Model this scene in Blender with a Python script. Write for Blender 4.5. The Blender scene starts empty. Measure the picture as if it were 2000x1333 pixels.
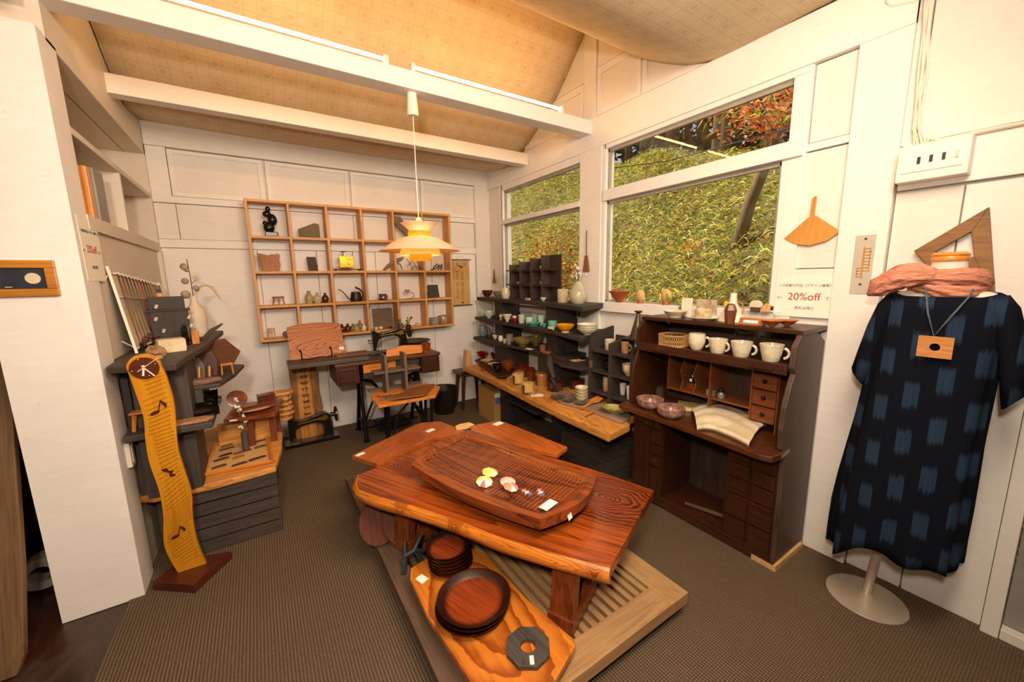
import bpy, bmesh, math, random
import numpy as np
from mathutils import Vector, Matrix
random.seed(7); rng = np.random.default_rng(5)
SC = bpy.context.scene
COL = SC.collection
PI = math.pi
R = math.radians

# ---------------------------------------------------------------- camera, world, sun, lights, exposure
F = 757.5                      # focal length in pixels of the 2000 x 1333 frame
CAM = np.array([0.0, 0.0, 1.45])
def cam_matrix():
    a, b, c = np.radians([-33.059, 9.335, -1.003])
    f = np.array([-math.sin(a)*math.cos(b), math.cos(a)*math.cos(b), -math.sin(b)])
    r0 = np.cross(f, [0, 0, 1]); r0 /= np.linalg.norm(r0); u0 = np.cross(r0, f)
    r = r0*math.cos(c) + u0*math.sin(c); u = -r0*math.sin(c) + u0*math.cos(c)
    return r, u, f
RV, UV, FV = cam_matrix()
cd = bpy.data.cameras.new('camera'); cam = bpy.data.objects.new('camera', cd); COL.objects.link(cam)
cd.sensor_width = 36; cd.lens = F/2000*36; cd.clip_start = .02; cd.clip_end = 200
m = Matrix([[RV[0], UV[0], -FV[0], 0], [RV[1], UV[1], -FV[1], 0], [RV[2], UV[2], -FV[2], 1.45], [0, 0, 0, 1]])
cam.matrix_world = m
SC.camera = cam
def P(ax, val, px, py):
    """the point of the photograph's pixel (px, py) on the real plane axis = val"""
    d = RV*(px-1000)/F - UV*(py-666)/F + FV
    return CAM + d*(val-CAM[ax])/d[ax]
def mpp(p):
    return float(np.dot(np.array(p)-CAM, FV))/F

SC.view_settings.view_transform = 'Standard'; SC.view_settings.look = 'None'
SC.view_settings.exposure = 0.07; SC.view_settings.gamma = 1; SC.view_settings.use_curve_mapping = False

w = bpy.data.worlds.new('world'); SC.world = w; w.use_nodes = True
nt = w.node_tree; bg = nt.nodes['Background']
sky = nt.nodes.new('ShaderNodeTexSky'); sky.sky_type = 'HOSEK_WILKIE'; sky.turbidity = 10; sky.ground_albedo = .3
sky.sun_direction = Vector((0.35, -0.45, 0.75)).normalized()
nt.links.new(sky.outputs[0], bg.inputs[0]); bg.inputs[1].default_value = 3.2

def area(name, loc, size, power, col, target, sy=None, spread=180):
    l = bpy.data.lights.new(name, 'AREA'); l.energy = power; l.color = col; l.size = size; l.spread = R(spread)
    if sy: l.shape = 'RECTANGLE'; l.size_y = sy
    o = bpy.data.objects.new(name, l); COL.objects.link(o); o.location = loc
    o.rotation_euler = (Vector(target)-Vector(loc)).to_track_quat('-Z', 'Y').to_euler(); return o
WARM = (1, .80, .58)
area('camera_flash', (-.22, -.05, 1.80), .14, 36, (1, .84, .70), (1.3, 3.0, 1.15))
area('room_fill_light', (.75, .15, 2.52), 1.5, 92, (1, .80, .63), (.9, 3.4, .9), sy=.8)  # added fill light above the frame, no real fixture; brightens the back wall
sun = bpy.data.lights.new('sun', 'SUN'); sun.energy = 8.5; sun.color = (1, .90, .70); sun.angle = R(8)
so = bpy.data.objects.new('sun', sun); COL.objects.link(so)
so.rotation_euler = Vector((.42, -.50, -.76)).to_track_quat('-Z', 'Y').to_euler()

# ---------------------------------------------------------------- materials
def lin(h):
    h = h.lstrip('#'); v = [int(h[i:i+2], 16)/255 for i in (0, 2, 4)]
    return tuple((c/12.92 if c <= .04045 else ((c+.055)/1.055)**2.4) for c in v) + (1,)
MATS = {}
class NT:
    def __init__(s, name):
        s.m = bpy.data.materials.new(name); s.m.use_nodes = True; s.t = s.m.node_tree
        s.b = s.t.nodes['Principled BSDF']; s.out = s.t.nodes['Material Output']
    def n(s, t, **k):
        n = s.t.nodes.new(t)
        for a, v in k.items():
            if a in n.inputs and not hasattr(n, a): n.inputs[a].default_value = v
            else: setattr(n, a, v)
        return n
    def l(s, a, b): s.t.links.new(a, b)
    def coord(s, sc=(1, 1, 1), rot=(0, 0, 0), kind='Object'):
        c = s.n('ShaderNodeTexCoord'); mp = s.n('ShaderNodeMapping')
        mp.inputs['Scale'].default_value = sc; mp.inputs['Rotation'].default_value = rot
        s.l(c.outputs[kind], mp.inputs['Vector']); return mp.outputs[0]
    def noise(s, vec, scale, detail=4, rough=.55, dist=0):
        n = s.n('ShaderNodeTexNoise'); s.l(vec, n.inputs['Vector'])
        n.inputs['Scale'].default_value = scale; n.inputs['Detail'].default_value = detail
        n.inputs['Roughness'].default_value = rough; n.inputs['Distortion'].default_value = dist
        return n.outputs['Fac']
    def ramp(s, fac, stops):
        r = s.n('ShaderNodeValToRGB'); e = r.color_ramp.elements
        while len(e) < len(stops): e.new(.5)
        for i, (p, c) in enumerate(stops): e[i].position = p; e[i].color = c if len(c) == 4 else c+(1,)
        s.l(fac, r.inputs[0]); return r.outputs[0]
    def math(s, op, a, b=None):
        n = s.n('ShaderNodeMath', operation=op)
        for i, v in enumerate((a, b)):
            if v is None: continue
            if isinstance(v, (int, float)): n.inputs[i].default_value = v
            else: s.l(v, n.inputs[i])
        return n.outputs[0]
    def mix(s, fac, a, b, mode='MIX'):
        n = s.n('ShaderNodeMix', data_type='RGBA', blend_type=mode)
        for i, v in ((0, fac), (6, a), (7, b)):
            if isinstance(v, (int, float)): n.inputs[i].default_value = v
            elif isinstance(v, tuple): n.inputs[i].default_value = v
            else: s.l(v, n.inputs[i])
        return n.outputs[2]
    def bump(s, h, strength=.3, dist=.01):
        n = s.n('ShaderNodeBump'); n.inputs['Strength'].default_value = strength
        n.inputs['Distance'].default_value = dist; s.l(h, n.inputs['Height']); s.l(n.outputs[0], s.b.inputs['Normal'])
    def set(s, rough=.5, metal=0, col=None, spec=None, coat=0, trans=0, emit=None):
        s.b.inputs['Roughness'].default_value = rough; s.b.inputs['Metallic'].default_value = metal
        if col is not None:
            if isinstance(col, tuple): s.b.inputs['Base Color'].default_value = col
            else: s.l(col, s.b.inputs['Base Color'])
        if spec is not None: s.b.inputs['Specular IOR Level'].default_value = spec
        if coat: s.b.inputs['Coat Weight'].default_value = coat; s.b.inputs['Coat Roughness'].default_value = .12
        if trans: s.b.inputs['Transmission Weight'].default_value = trans
        if emit: s.b.inputs['Emission Color'].default_value = emit[0]; s.b.inputs['Emission Strength'].default_value = emit[1]
        return s.m

def plain(h, rough=.5, metal=0, var=.10, scale=8, coat=0, bump=0, key=None, spec=None):
    k = ('p', h, rough, metal, var, scale, coat, bump)
    if k in MATS: return MATS[k]
    s = NT('plain_'+h.strip('#')); v = s.coord(); n = s.noise(v, scale, 4)
    c = lin(h); d = tuple(x*(1-var*1.6) for x in c[:3])+(1,); e = tuple(min(1, x*(1+var*.8)) for x in c[:3])+(1,)
    col = s.ramp(n, [(.3, d), (.7, e)])
    if bump: s.bump(s.noise(v, scale*6, 3), bump, .004)
    MATS[k] = s.set(rough, metal, col, coat=coat, spec=spec); return MATS[k]

def wood(dark, light, axis='y', rough=.5, scale=1.0, fine=1.0, figure=.5, coat=0, key='', bumps=.12, mid=None, rot=0, rim=None, knots=(), bands=0):
    """plank grain running along the object's own axis: stretched noise + ring figure"""
    k = ('w', dark, light, axis, rough, scale, fine, figure, coat, key, rot, rim, knots, bands)
    if k in MATS: return MATS[k]
    s = NT('wood_'+dark.strip('#')+'_'+axis)
    a = 'xyz'.index(axis)
    st = [4.2*scale]*3; st[a] = .42*scale
    def rc(sc):
        if not rot: return s.coord(tuple(sc))
        mp = s.n('ShaderNodeMapping'); mp.inputs['Scale'].default_value = sc; s.l(s.coord(rot=(0, 0, R(rot))), mp.inputs['Vector']); return mp.outputs[0]
    v = rc(st)
    n1 = s.noise(v, 1.6, 3, .5, .8)
    ringf = s.math('FRACT', s.math('MULTIPLY', n1, 13.0)); ringf = s.math('SUBTRACT', 1.0, s.math('POWER', ringf, 2.5))
    st2 = [110.0*fine]*3; st2[a] = 4.0*fine
    v2 = rc(st2); n2 = s.noise(v2, 1.0, 3, .6)
    n3 = s.noise(s.coord(), 2.3, 3)
    f = s.math('ADD', s.math('MULTIPLY', ringf, figure*.28), s.math('MULTIPLY', n2, .55-.1*figure))
    f = s.math('ADD', f, s.math('MULTIPLY', n3, .55-.18*figure))
    c1, c2 = lin(dark), lin(light)
    for kx, ky, kr, sx, sy in knots:
        km = s.n('ShaderNodeMapping', vector_type='TEXTURE'); km.inputs['Location'].default_value = (kx, ky, 0); km.inputs['Scale'].default_value = (sx, sy, 1e3); km.inputs['Rotation'].default_value = (0, 0, R(-rot)); s.l(s.coord(), km.inputs['Vector'])
        ln = s.n('ShaderNodeVectorMath', operation='LENGTH'); s.l(km.outputs[0], ln.inputs[0]); dd = s.math('ADD', ln.outputs['Value'], s.math('MULTIPLY', s.noise(s.coord(), 7, 3), .35))
        rg = s.math('SUBTRACT', 1.0, s.math('POWER', s.math('FRACT', s.math('MULTIPLY', dd, kr)), 2.0))
        mk = s.n('ShaderNodeClamp'); s.l(s.math('MULTIPLY', s.math('SUBTRACT', 1.25, dd), 3.0), mk.inputs[0])
        mxk = s.n('ShaderNodeMix', data_type='FLOAT'); s.l(mk.outputs[0], mxk.inputs[0]); s.l(f, mxk.inputs[2]); s.l(s.math('ADD', s.math('MULTIPLY', rg, .38), s.math('MULTIPLY', n2, .35)), mxk.inputs[3]); f = mxk.outputs[0]
    if bands:
        bw_ = s.n('ShaderNodeTexWave', wave_type='BANDS', bands_direction='Y'); s.l(s.coord(rot=(0, 0, R(rot))), bw_.inputs['Vector']); bw_.inputs['Scale'].default_value = bands; bw_.inputs['Distortion'].default_value = 2.2; bw_.inputs['Detail'].default_value = 3; bw_.inputs['Detail Scale'].default_value = .6
        f = s.math('ADD', f, s.math('MULTIPLY', s.math('SUBTRACT', bw_.outputs['Fac'], .55), .22))
    cm = lin(mid) if mid else tuple((x*.55+y*.45) for x, y in zip(c1, c2))
    col = s.ramp(f, [(.28, c1), (.48, cm), (.72, c2)])
    if rim:
        sp = s.n('ShaderNodeVectorMath', operation='LENGTH'); fl_ = s.n('ShaderNodeMapping'); fl_.inputs['Scale'].default_value = (1, 1, 0); s.l(s.coord(), fl_.inputs['Vector']); s.l(fl_.outputs[0], sp.inputs[0])
        rf = s.math('ADD', s.math('DIVIDE', sp.outputs['Value'], rim), s.math('MULTIPLY', s.math('SUBTRACT', n3, .5), .35))
        col = s.mix(s.ramp(rf, [(.66, (0, 0, 0, 1)), (.82, (.93,)*3+(1,))]), col, lin('#160a07'))
    s.bump(n2, bumps, .002)
    rr = s.math('ADD', s.math('MULTIPLY', n2, .2), rough-.1); s.l(rr, s.b.inputs['Roughness'])
    s.set(rough, 0, col, coat=coat); s.l(rr, s.b.inputs['Roughness'])
    MATS[k] = s.m; return s.m

def glaze(h1, h2, rough=.25, speck=0, scale=14, streak=False, coat=.3):
    k = ('g', h1, h2, rough, speck, scale, streak)
    if k in MATS: return MATS[k]
    s = NT('glaze_'+h1.strip('#')); v = s.coord((1, 1, .35) if streak else (1, 1, 1))
    col = s.ramp(s.noise(v, scale, 5, .6, .4), [(.35, lin(h1)), (.65, lin(h2))])
    if speck:
        sp = s.noise(s.coord(), 160, 2); col = s.mix(s.ramp(sp, [(.62, (0, 0, 0, 1)), (.68, (speck,)*3+(1,))]), col, lin('#4a3826'))
    s.bump(s.noise(s.coord(), 60, 3), .08, .003)
    MATS[k] = s.set(rough, 0, col, coat=coat); return MATS[k]

def paint(h, key='', rough=.55, stain=.06):
    k = ('paint', h, key)
    if k in MATS: return MATS[k]
    s = NT('paint_'+h.strip('#')); c = lin(h)
    n = s.noise(s.coord(kind='Object'), 1.7, 6, .6); n2 = s.noise(s.coord((4, 4, 30)), 2, 4)
    f = s.math('ADD', s.math('MULTIPLY', n, .7), s.math('MULTIPLY', n2, .3))
    col = s.ramp(f, [(.3, tuple(x*(1-stain*2) for x in c[:3])+(1,)), (.6, c)])
    sp = s.noise(s.coord(), 95, 2, .4); col = s.mix(s.ramp(sp, [(.73, (0, 0, 0, 1)), (.78, (.35,)*3+(1,))]), col, lin('#b59f7f'))
    s.bump(s.noise(s.coord((8, 8, 60)), 3, 5), .05, .004)
    MATS[k] = s.set(rough, 0, col); return MATS[k]

def fresnel_glass():
    s = NT('window_glass'); t = s.n('ShaderNodeBsdfTransparent'); g = s.n('ShaderNodeBsdfGlossy')
    g.inputs['Roughness'].default_value = .015; fr = s.n('ShaderNodeFresnel'); fr.inputs[0].default_value = 1.5
    mx = s.n('ShaderNodeMixShader'); t.inputs[0].default_value = (.97, .98, .96, 1)
    ge = s.n('ShaderNodeNewGeometry'); s.l(s.math('MULTIPLY', s.math('MULTIPLY', fr.outputs[0], 1.6), s.math('SUBTRACT', 1.0, ge.outputs['Backfacing'])), mx.inputs[0]); s.l(t.outputs[0], mx.inputs[1]); s.l(g.outputs[0], mx.inputs[2])
    s.l(mx.outputs[0], s.out.inputs[0]); return s.m
GLASS = fresnel_glass()

# ---------------------------------------------------------------- mesh helpers
class MB:
    def __init__(s): s.v = []; s.f = []
    def add(s, vs, fs):
        o = len(s.v); s.v += [tuple(float(c) for c in v) for v in vs]; s.f += [tuple(i+o for i in f) for f in fs]; return s
    def box(s, x0, x1, y0, y1, z0, z1):
        return s.add([(x, y, z) for x in (x0, x1) for y in (y0, y1) for z in (z0, z1)],
                     [(0, 1, 3, 2), (4, 6, 7, 5), (0, 4, 5, 1), (2, 3, 7, 6), (0, 2, 6, 4), (1, 5, 7, 3)])
    def obox(s, c, sz, rot=(0, 0, 0)):
        from mathutils import Euler
        M = Euler(rot).to_matrix(); h = [a/2 for a in sz]
        vs = [Vector(c)+M@Vector((x*h[0], y*h[1], z*h[2])) for x in (-1, 1) for y in (-1, 1) for z in (-1, 1)]
        return s.add(vs, [(0, 1, 3, 2), (4, 6, 7, 5), (0, 4, 5, 1), (2, 3, 7, 6), (0, 2, 6, 4), (1, 5, 7, 3)])
    def prism(s, poly, lo, hi, ax='z', inset=0):
        """polygon in the two other axes, extruded along ax; order of coordinates: the remaining axes in x,y,z order"""
        def pt(a, b, c): return {'z': (a, b, c), 'y': (a, c, b), 'x': (c, a, b)}[ax]
        n = len(poly); cx = sum(p[0] for p in poly)/n; cy = sum(p[1] for p in poly)/n
        vs = []
        rings = [(lo, 1), (hi, 1)] if not inset else [(lo, 1-inset), (lo+(hi-lo)*.3, 1), (hi-(hi-lo)*.25, 1), (hi, 1-inset*.5)]
        for c, k in rings: vs += [pt(cx+(a-cx)*k, cy+(b-cy)*k, c) for a, b in poly]
        fs = [tuple(range(n))[::-1], tuple(range((len(rings)-1)*n, len(rings)*n))]
        for r in range(len(rings)-1):
            fs += [(r*n+i, r*n+(i+1) % n, (r+1)*n+(i+1) % n, (r+1)*n+i) for i in range(n)]
        return s.add(vs, fs)
    def lathe(s, prof, c=(0, 0, 0), seg=24, wob=0, ax='z', flute=0, nf=0, sy=1):
        vs = []; fs = []; idx = []
        for r, z in prof:
            if r < 1e-6:
                idx.append([len(vs)]); vs.append((0, 0, z)); continue
            row = []
            for i in range(seg):
                a = 2*PI*i/seg; k = 1+wob*math.sin(2*a+z*30)+wob*.6*math.sin(3*a+1)
                if flute: k *= 1+flute*math.cos(nf*a)
                row.append(len(vs)); vs.append((r*k*math.cos(a), sy*r*k*math.sin(a), z))
            idx.append(row)
        for A, B in zip(idx, idx[1:]):
            for i in range(seg):
                j = (i+1) % seg
                if len(A) == 1 and len(B) == 1: continue
                if len(A) == 1: fs.append((A[0], B[j], B[i]))
                elif len(B) == 1: fs.append((A[i], A[j], B[0]))
                else: fs.append((A[i], A[j], B[j], B[i]))
        def tr(v):
            x, y, z = v
            if ax == 'x': x, y, z = z, x, y
            if ax == 'y': x, y, z = y, z, x
            return (x+c[0], y+c[1], z+c[2])
        return s.add([tr(v) for v in vs], fs)
    def cyl(s, c, r, h, seg=16, ax='z', r2=None):
        return s.lathe([(0, 0), (r, 0), (r if r2 is None else r2, h), (0, h)], c, seg, ax=ax)
    def tube(s, pts, r, seg=8, taper=None, flat=1):
        pts = [Vector(p) for p in pts]; n = len(pts); up = Vector((0.13, .31, .94)).normalized(); vs = []
        for i, p in enumerate(pts):
            t = (pts[min(i+1, n-1)]-pts[max(i-1, 0)]).normalized()
            a = t.cross(up)
            if a.length < 1e-3: a = t.cross(Vector((1, 0, 0)))
            a.normalize(); b = a.cross(t).normalized()
            rr = r if taper is None else r+(taper-r)*i/(n-1)
            if isinstance(r, (list, tuple)): rr = r[i]
            vs += [p+(a*math.cos(2*PI*k/seg)+b*flat*math.sin(2*PI*k/seg))*rr for k in range(seg)]
        fs = [tuple(range(seg))[::-1], tuple(range((n-1)*seg, n*seg))]
        for i in range(n-1):
            fs += [(i*seg+k, i*seg+(k+1) % seg, (i+1)*seg+(k+1) % seg, (i+1)*seg+k) for k in range(seg)]
        return s.add(vs, fs)
    def ball(s, c, r, seg=12, sz=(1, 1, 1), wob=0):
        vs = []; rows = seg//2; 
        for i in range(rows+1):
            th = PI*i/rows
            for k in range(seg):
                a = 2*PI*k/seg; q = 1+wob*math.sin(3*a+2*th*2)+wob*math.cos(5*th+a)
                vs.append((c[0]+r*q*sz[0]*math.sin(th)*math.cos(a), c[1]+r*q*sz[1]*math.sin(th)*math.sin(a), c[2]+r*q*sz[2]*math.cos(th)))
        fs = []
        for i in range(rows):
            for k in range(seg):
                a, b, cc, d = i*seg+k, i*seg+(k+1) % seg, (i+1)*seg+(k+1) % seg, (i+1)*seg+k
                if i == 0: fs.append((a, cc, d))
                elif i == rows-1: fs.append((a, b, cc))
                else: fs.append((a, b, cc, d))
        return s.add(vs, fs)
    def build(s, name, mat, parent=None, smooth=False, bevel=0, loc=(0, 0, 0), rot=(0, 0, 0), shift=True, sub=0):
        me = bpy.data.meshes.new(name); me.from_pydata(s.v, [], s.f); me.update()
        bm = bmesh.new(); bm.from_mesh(me); bmesh.ops.remove_doubles(bm, verts=bm.verts, dist=1e-6)
        bmesh.ops.recalc_face_normals(bm, faces=bm.faces)
        if bevel:
            es = [e for e in bm.edges if len(e.link_faces) == 2 and e.calc_face_angle(0) > .6]
            bmesh.ops.bevel(bm, geom=es, offset=bevel, segments=2, affect='EDGES', profile=.6, clamp_overlap=True)
        bm.to_mesh(me); bm.free()
        if smooth:
            me.polygons.foreach_set('use_smooth', [True]*len(me.polygons))
            if smooth != 2: me.set_sharp_from_angle(angle=R(42))
        me.materials.append(mat)
        o = bpy.data.objects.new(name, me); COL.objects.link(o)
        o.location = loc; o.rotation_euler = rot
        if parent is not None: o.parent = parent
        if sub:
            md = o.modifiers.new('s', 'SUBSURF'); md.levels = md.render_levels = sub
        return o
def tag(o, label=None, cat=None, group=None, kind=None):
    if label: o['label'] = label
    if cat: o['category'] = cat
    if group: o['group'] = group
    if kind: o['kind'] = kind
    return o
def thing(name, label, cat, loc=(0, 0, 0), rotz=0, group=None, rot=None):
    o = bpy.data.objects.new(name, None); COL.objects.link(o); o.location = loc
    o.rotation_euler = rot if rot else (0, 0, rotz); o.empty_display_size = .05
    return tag(o, label, cat, group)
def struct(name, mb, mat, parent=None, **k):
    o = mb.build(name, mat, parent, **k)
    o['kind'] = 'structure'; return o
def copy_tree(o, parent=None):
    c = o.copy(); COL.objects.link(c); c.parent = parent
    for ch in list(o.children): copy_tree(ch, c)
    return c
def V(p, dz=0): return (float(p[0]), float(p[1]), float(p[2])+dz)
# ---------------------------------------------------------------- the room
XL, XR, YB = -.587, 2.35, 4.09
WHITE = paint('#efe9df'); WHITE2 = paint('#e9e2d6', 'b'); CREAM = paint('#e4dccd', 'c')
def carpet_mat():
    s = NT('ribbed_carpet'); v = s.coord((1, 1, 1), (0, 0, R(0)))
    wv = s.n('ShaderNodeTexWave', wave_type='BANDS', bands_direction='X'); s.l(v, wv.inputs['Vector'])
    wv.inputs['Scale'].default_value = 26; wv.inputs['Distortion'].default_value = 1.2; wv.inputs['Detail'].default_value = 2; wv.inputs['Detail Scale'].default_value = 3
    wy = s.n('ShaderNodeTexWave', wave_type='BANDS', bands_direction='Y'); s.l(v, wy.inputs['Vector'])
    wy.inputs['Scale'].default_value = 34; wy.inputs['Distortion'].default_value = 2.5; wy.inputs['Detail'].default_value = 2
    n = s.noise(v, 400, 2); n2 = s.noise(v, 1.2, 4)
    f = s.math('ADD', s.math('MULTIPLY', wv.outputs['Fac'], .45), s.math('MULTIPLY', wy.outputs['Fac'], .25))
    f = s.math('ADD', f, s.math('MULTIPLY', n, .3))
    col = s.ramp(f, [(.2, lin('#43372b')), (.55, lin('#6b5a46')), (.9, lin('#8a7860'))])
    col = s.mix(s.ramp(n2, [(.35, (0, 0, 0, 1)), (.7, (.5,)*3+(1,))]), col, lin('#57493a'))
    s.bump(f, .8, .006); return s.set(.95, 0, col, spec=.1)
def darkfloor_mat():
    s = NT('worn_dark_floor'); v = s.coord((1, .35, 1)); n = s.noise(v, 5, 6, .65, 1.2)
    col = s.ramp(n, [(.3, lin('#24100b')), (.55, lin('#3d2018')), (.68, lin('#4a3f33')), (.8, lin('#7a7060'))])
    s.bump(n, .3, .004); return s.set(.35, 0, col, coat=.15)
struct('floor', MB().box(-4.0, 2.55, -2.6, 4.3, -.06, -.008), darkfloor_mat())
cp = MB().prism([(-.685, 2.9), (-.64, 2.33), (-.655, 1.88), (-.64, .6), (-.66, -2.5), (2.35, -2.5), (2.35, 4.09), (-.685, 4.09)], -.008, 0)
tag(cp.build('carpet', carpet_mat()), 'brown ribbed carpet covering the shop floor', 'carpet', kind='structure')

# back wall: plate, frieze, rails, panels
bwm = MB().box(-1.0, 2.5, YB+.012, YB+.12, 0, 4.2)
wb = struct('wall_back', bwm, CREAM)
def wp(name, x0, x1, z0, z1, t, mat=WHITE, bev=.003):
    return struct(name, MB().box(x0, x1, YB-t, YB+.014, z0, z1), mat, wb, bevel=bev)
wp('plate', -.587, 2.35, 2.47, 2.66, .05, WHITE2)
wp('rail', -.587, 2.35, 2.065, 2.115, .035)
wp('rail', -.587, 2.35, 1.725, 1.79, .03)
for x0, x1 in ((-.587, -.47), (2.22, 2.35)): wp('stile', x0, x1, 2.115, 2.47, .03)
for x0, x1 in ((-.47, .155), (.165, .84), (.85, 1.53), (1.54, 2.22)):
    p = wp('panel', x0+.006, x1-.006, 2.12, 2.465, .004, WHITE2)
    f = MB()
    for a, b, c, d in ((x0+.006, x1-.006, 2.12, 2.15), (x0+.006, x1-.006, 2.435, 2.465), (x0+.006, x0+.04, 2.15, 2.435), (x1-.04, x1-.006, 2.15, 2.435)):
        f.box(a, b, YB-.018, YB-.003, c, d)
    struct('panel_frame', f, WHITE, wb, bevel=.002)
for x0, x1 in ((-.587, -.46), (-.455, .145), (.155, .845), (.855, 1.55), (1.56, 2.16), (2.17, 2.35)):
    wp('panel', x0, x1, 1.793, 2.062, .012, WHITE2)
for x0, x1 in ((-.587, .04), (.045, .50), (.505, 1.03), (1.035, 1.62), (1.625, 2.16)):
    wp('board', x0, x1, .0, 1.722, .014, WHITE)
wp('corner_post', 2.165, 2.35, 0, 2.47, .05, WHITE2)
# right wall: posts, boards, sills, windows
wr = struct('wall_right', MB().box(XR+.0, XR+.04, 1.2, 3.4, 2.656, 4.2).box(XR+.03, XR+.10, 2.25, 2.50, 0, 2.44).box(XR+.03, XR+.10, 3.74, 4.2, 0, 2.44).box(XR+.03, XR+.10, .11, .93, 0, 2.44)
            .box(XR+.03, XR+.10, .9, 3.8, 0, 1.15).box(XR+.03, XR+.10, .11, 4.2, 2.42, 4.4).box(XR+.03, XR+.10, -2.6, -.72, 0, 4.4).box(XR+.03, XR+.10, -.72, .11, 1.95, 4.4), WHITE2)
def rp(name, y0, y1, z0, z1, t, mat=WHITE, bev=.003):
    return struct(name, MB().box(XR-t, XR+.032, y0, y1, z0, z1), mat, wr, bevel=bev)
rp('tie_beam', .56, 4.04, 2.43, 2.655, .03)
rp('post', 2.26, 2.50, 0, 2.43, .03); rp('post', .56, .735, 0, 2.66, .025)
rp('gable_post', 2.345, 2.475, 2.655, 3.5, .02)
for y0, y1, z0, z1 in ((1.93, 2.335, 2.665, 3.0), (1.3, 1.915, 2.665, 3.0), (2.485, 3.3, 2.665, 2.95)):
    f = MB()
    for a, b, c, d in ((y0, y1, z0, z0+.035), (y0, y1, z1-.05, z1), (y0, y0+.035, z0+.0352, z1-.0502), (y1-.035, y1, z0+.0352, z1-.0502)): f.box(XR-.014, XR+.03, a, b, c, d)
    struct('gable_panel_frame', f, WHITE, wr)
    rp('gable_panel', y0+.03, y1-.03, z0+.03, z1-.045, .004, WHITE2)
rp('gable_board', 1.93, 2.335, 3.01, 3.5, .008, WHITE2); rp('gable_board', 2.485, 3.0, 2.96, 3.5, .008, WHITE2)
rp('jamb', .905, .985, 1.2, 2.43, .015); rp('jamb', .985, 1.01, 1.27, 2.035, .012)
rp('board', .742, .90, 2.075, 2.425, 0, WHITE2); rp('board', .742, .975, 1.47, 2.03, 0, WHITE2)
rp('rail', .738, .985, 2.035, 2.07, .012); rp('rail', .738, .985, 1.395, 1.465, .012); rp('rail', .738, 1.2, 1.165, 1.18, .012)
rp('board', .742, .985, 1.185, 1.39, -.002, WHITE2); rp('board', .742, 1.3, 0, 1.16, 0, WHITE2); rp('board', 1.31, 2.25, 0, 1.16, 0, WHITE)
rp('board', 2.505, 3.4, 0, 1.13, 0, WHITE); rp('board', 3.41, 4.03, 0, 1.13, 0, WHITE2); rp('board', 3.80, 4.04, 1.13, 2.43, .005, WHITE2)
rp('stile', 3.735, 3.80, 1.13, 2.43, .02)
# shaft of wall behind the mannequin, and beyond
rp('wall_board', .36, .555, 0, 1.775, .0, WHITE2); rp('wall_board', .118, .355, 0, 1.775, .0, WHITE)
rp('wall_panel', -.2, .515, 1.97, 3.2, .004, WHITE2); rp('rail', -.9, .55, 1.785, 1.965, .02)
rp('corner_post', .52, .56, 1.965, 3.3, .008, WHITE2)
ow = struct('wall_right_upper', MB().box(XR+.0, XR+.03, -2.6, .9, 2.9, 4.3), WHITE2)
# grey door at the frame's right edge
dr = thing('door_1', None, None, (0, 0, 0)); dr['kind'] = 'structure'
GREYP = plain('#8f8e84', .5, var=.1)
struct('door_leaf', MB().box(XR+.025, XR+.06, -.72, .065, .05, 1.76), GREYP, dr)
for y0, y1, z0, z1 in ((-.72, .0, .05, .15), (.005, .065, .05, 1.76), (-.72, .0, .75, .85), (-.72, .0, 1.68, 1.76), (-.72, -.64, .05, 1.76)):
    struct('door_rail', MB().box(XR+.008, XR+.03, y0, y1, z0, z1), GREYP, dr, bevel=.002)
struct('door_frame', MB().box(XR-.035, XR+.06, .068, .115, 0, 1.79), WHITE, dr, bevel=.004)
struct('door_sill', MB().box(XR-.03, XR+.07, -.75, .066, 0, .045), WHITE2, dr, bevel=.004)
# windows
def window(n, y0, y1, yt0, z0, z1, z2, z3):
    w_ = thing('window_%d' % n, None, None, (0, 0, 0)); w_['kind'] = 'structure'
    fr = lambda nm, a, b, c, d, t0=.045, t1=.03: struct(nm, MB().box(XR-t1, XR+t0, a, b, c, d), WHITE, w_, bevel=.003)
    fr('sill', y0-.04, y1+.02, z0-.075, z0, .06, .05 if n == 1 else .03)
    fr('transom', yt0-.02, y1+.015, z1, z2, .05, .035)
    fr('head', yt0-.02, y1+.015, z3, 2.435, .05, .02)
    fr('side_frame', y1, y1+.03, z0, 2.44, .05, .02)
    for a, b, c, d in ((y0, y1, z0, z1), (yt0, y1, z2, z3)):
        f = MB()
        for e, g, h, i in ((a, b, c, c+.012), (a, b, d-.022, d), (a, a+.014, c, d), (b-.014, b, c, d)): f.box(XR+.006, XR+.03, e, g, h, i)
        struct('sash', f, plain('#a39a8c', .4), w_)
        struct('pane', MB().box(XR+.014, XR+.018, a+.01, b-.01, c+.01, d-.02), GLASS, w_)
window(1, 1.01, 2.225, .935, 1.245, 2.02, 2.10, 2.40)
window(2, 2.52, 3.72, 2.52, 1.165, 2.02, 2.065, 2.37)
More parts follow.
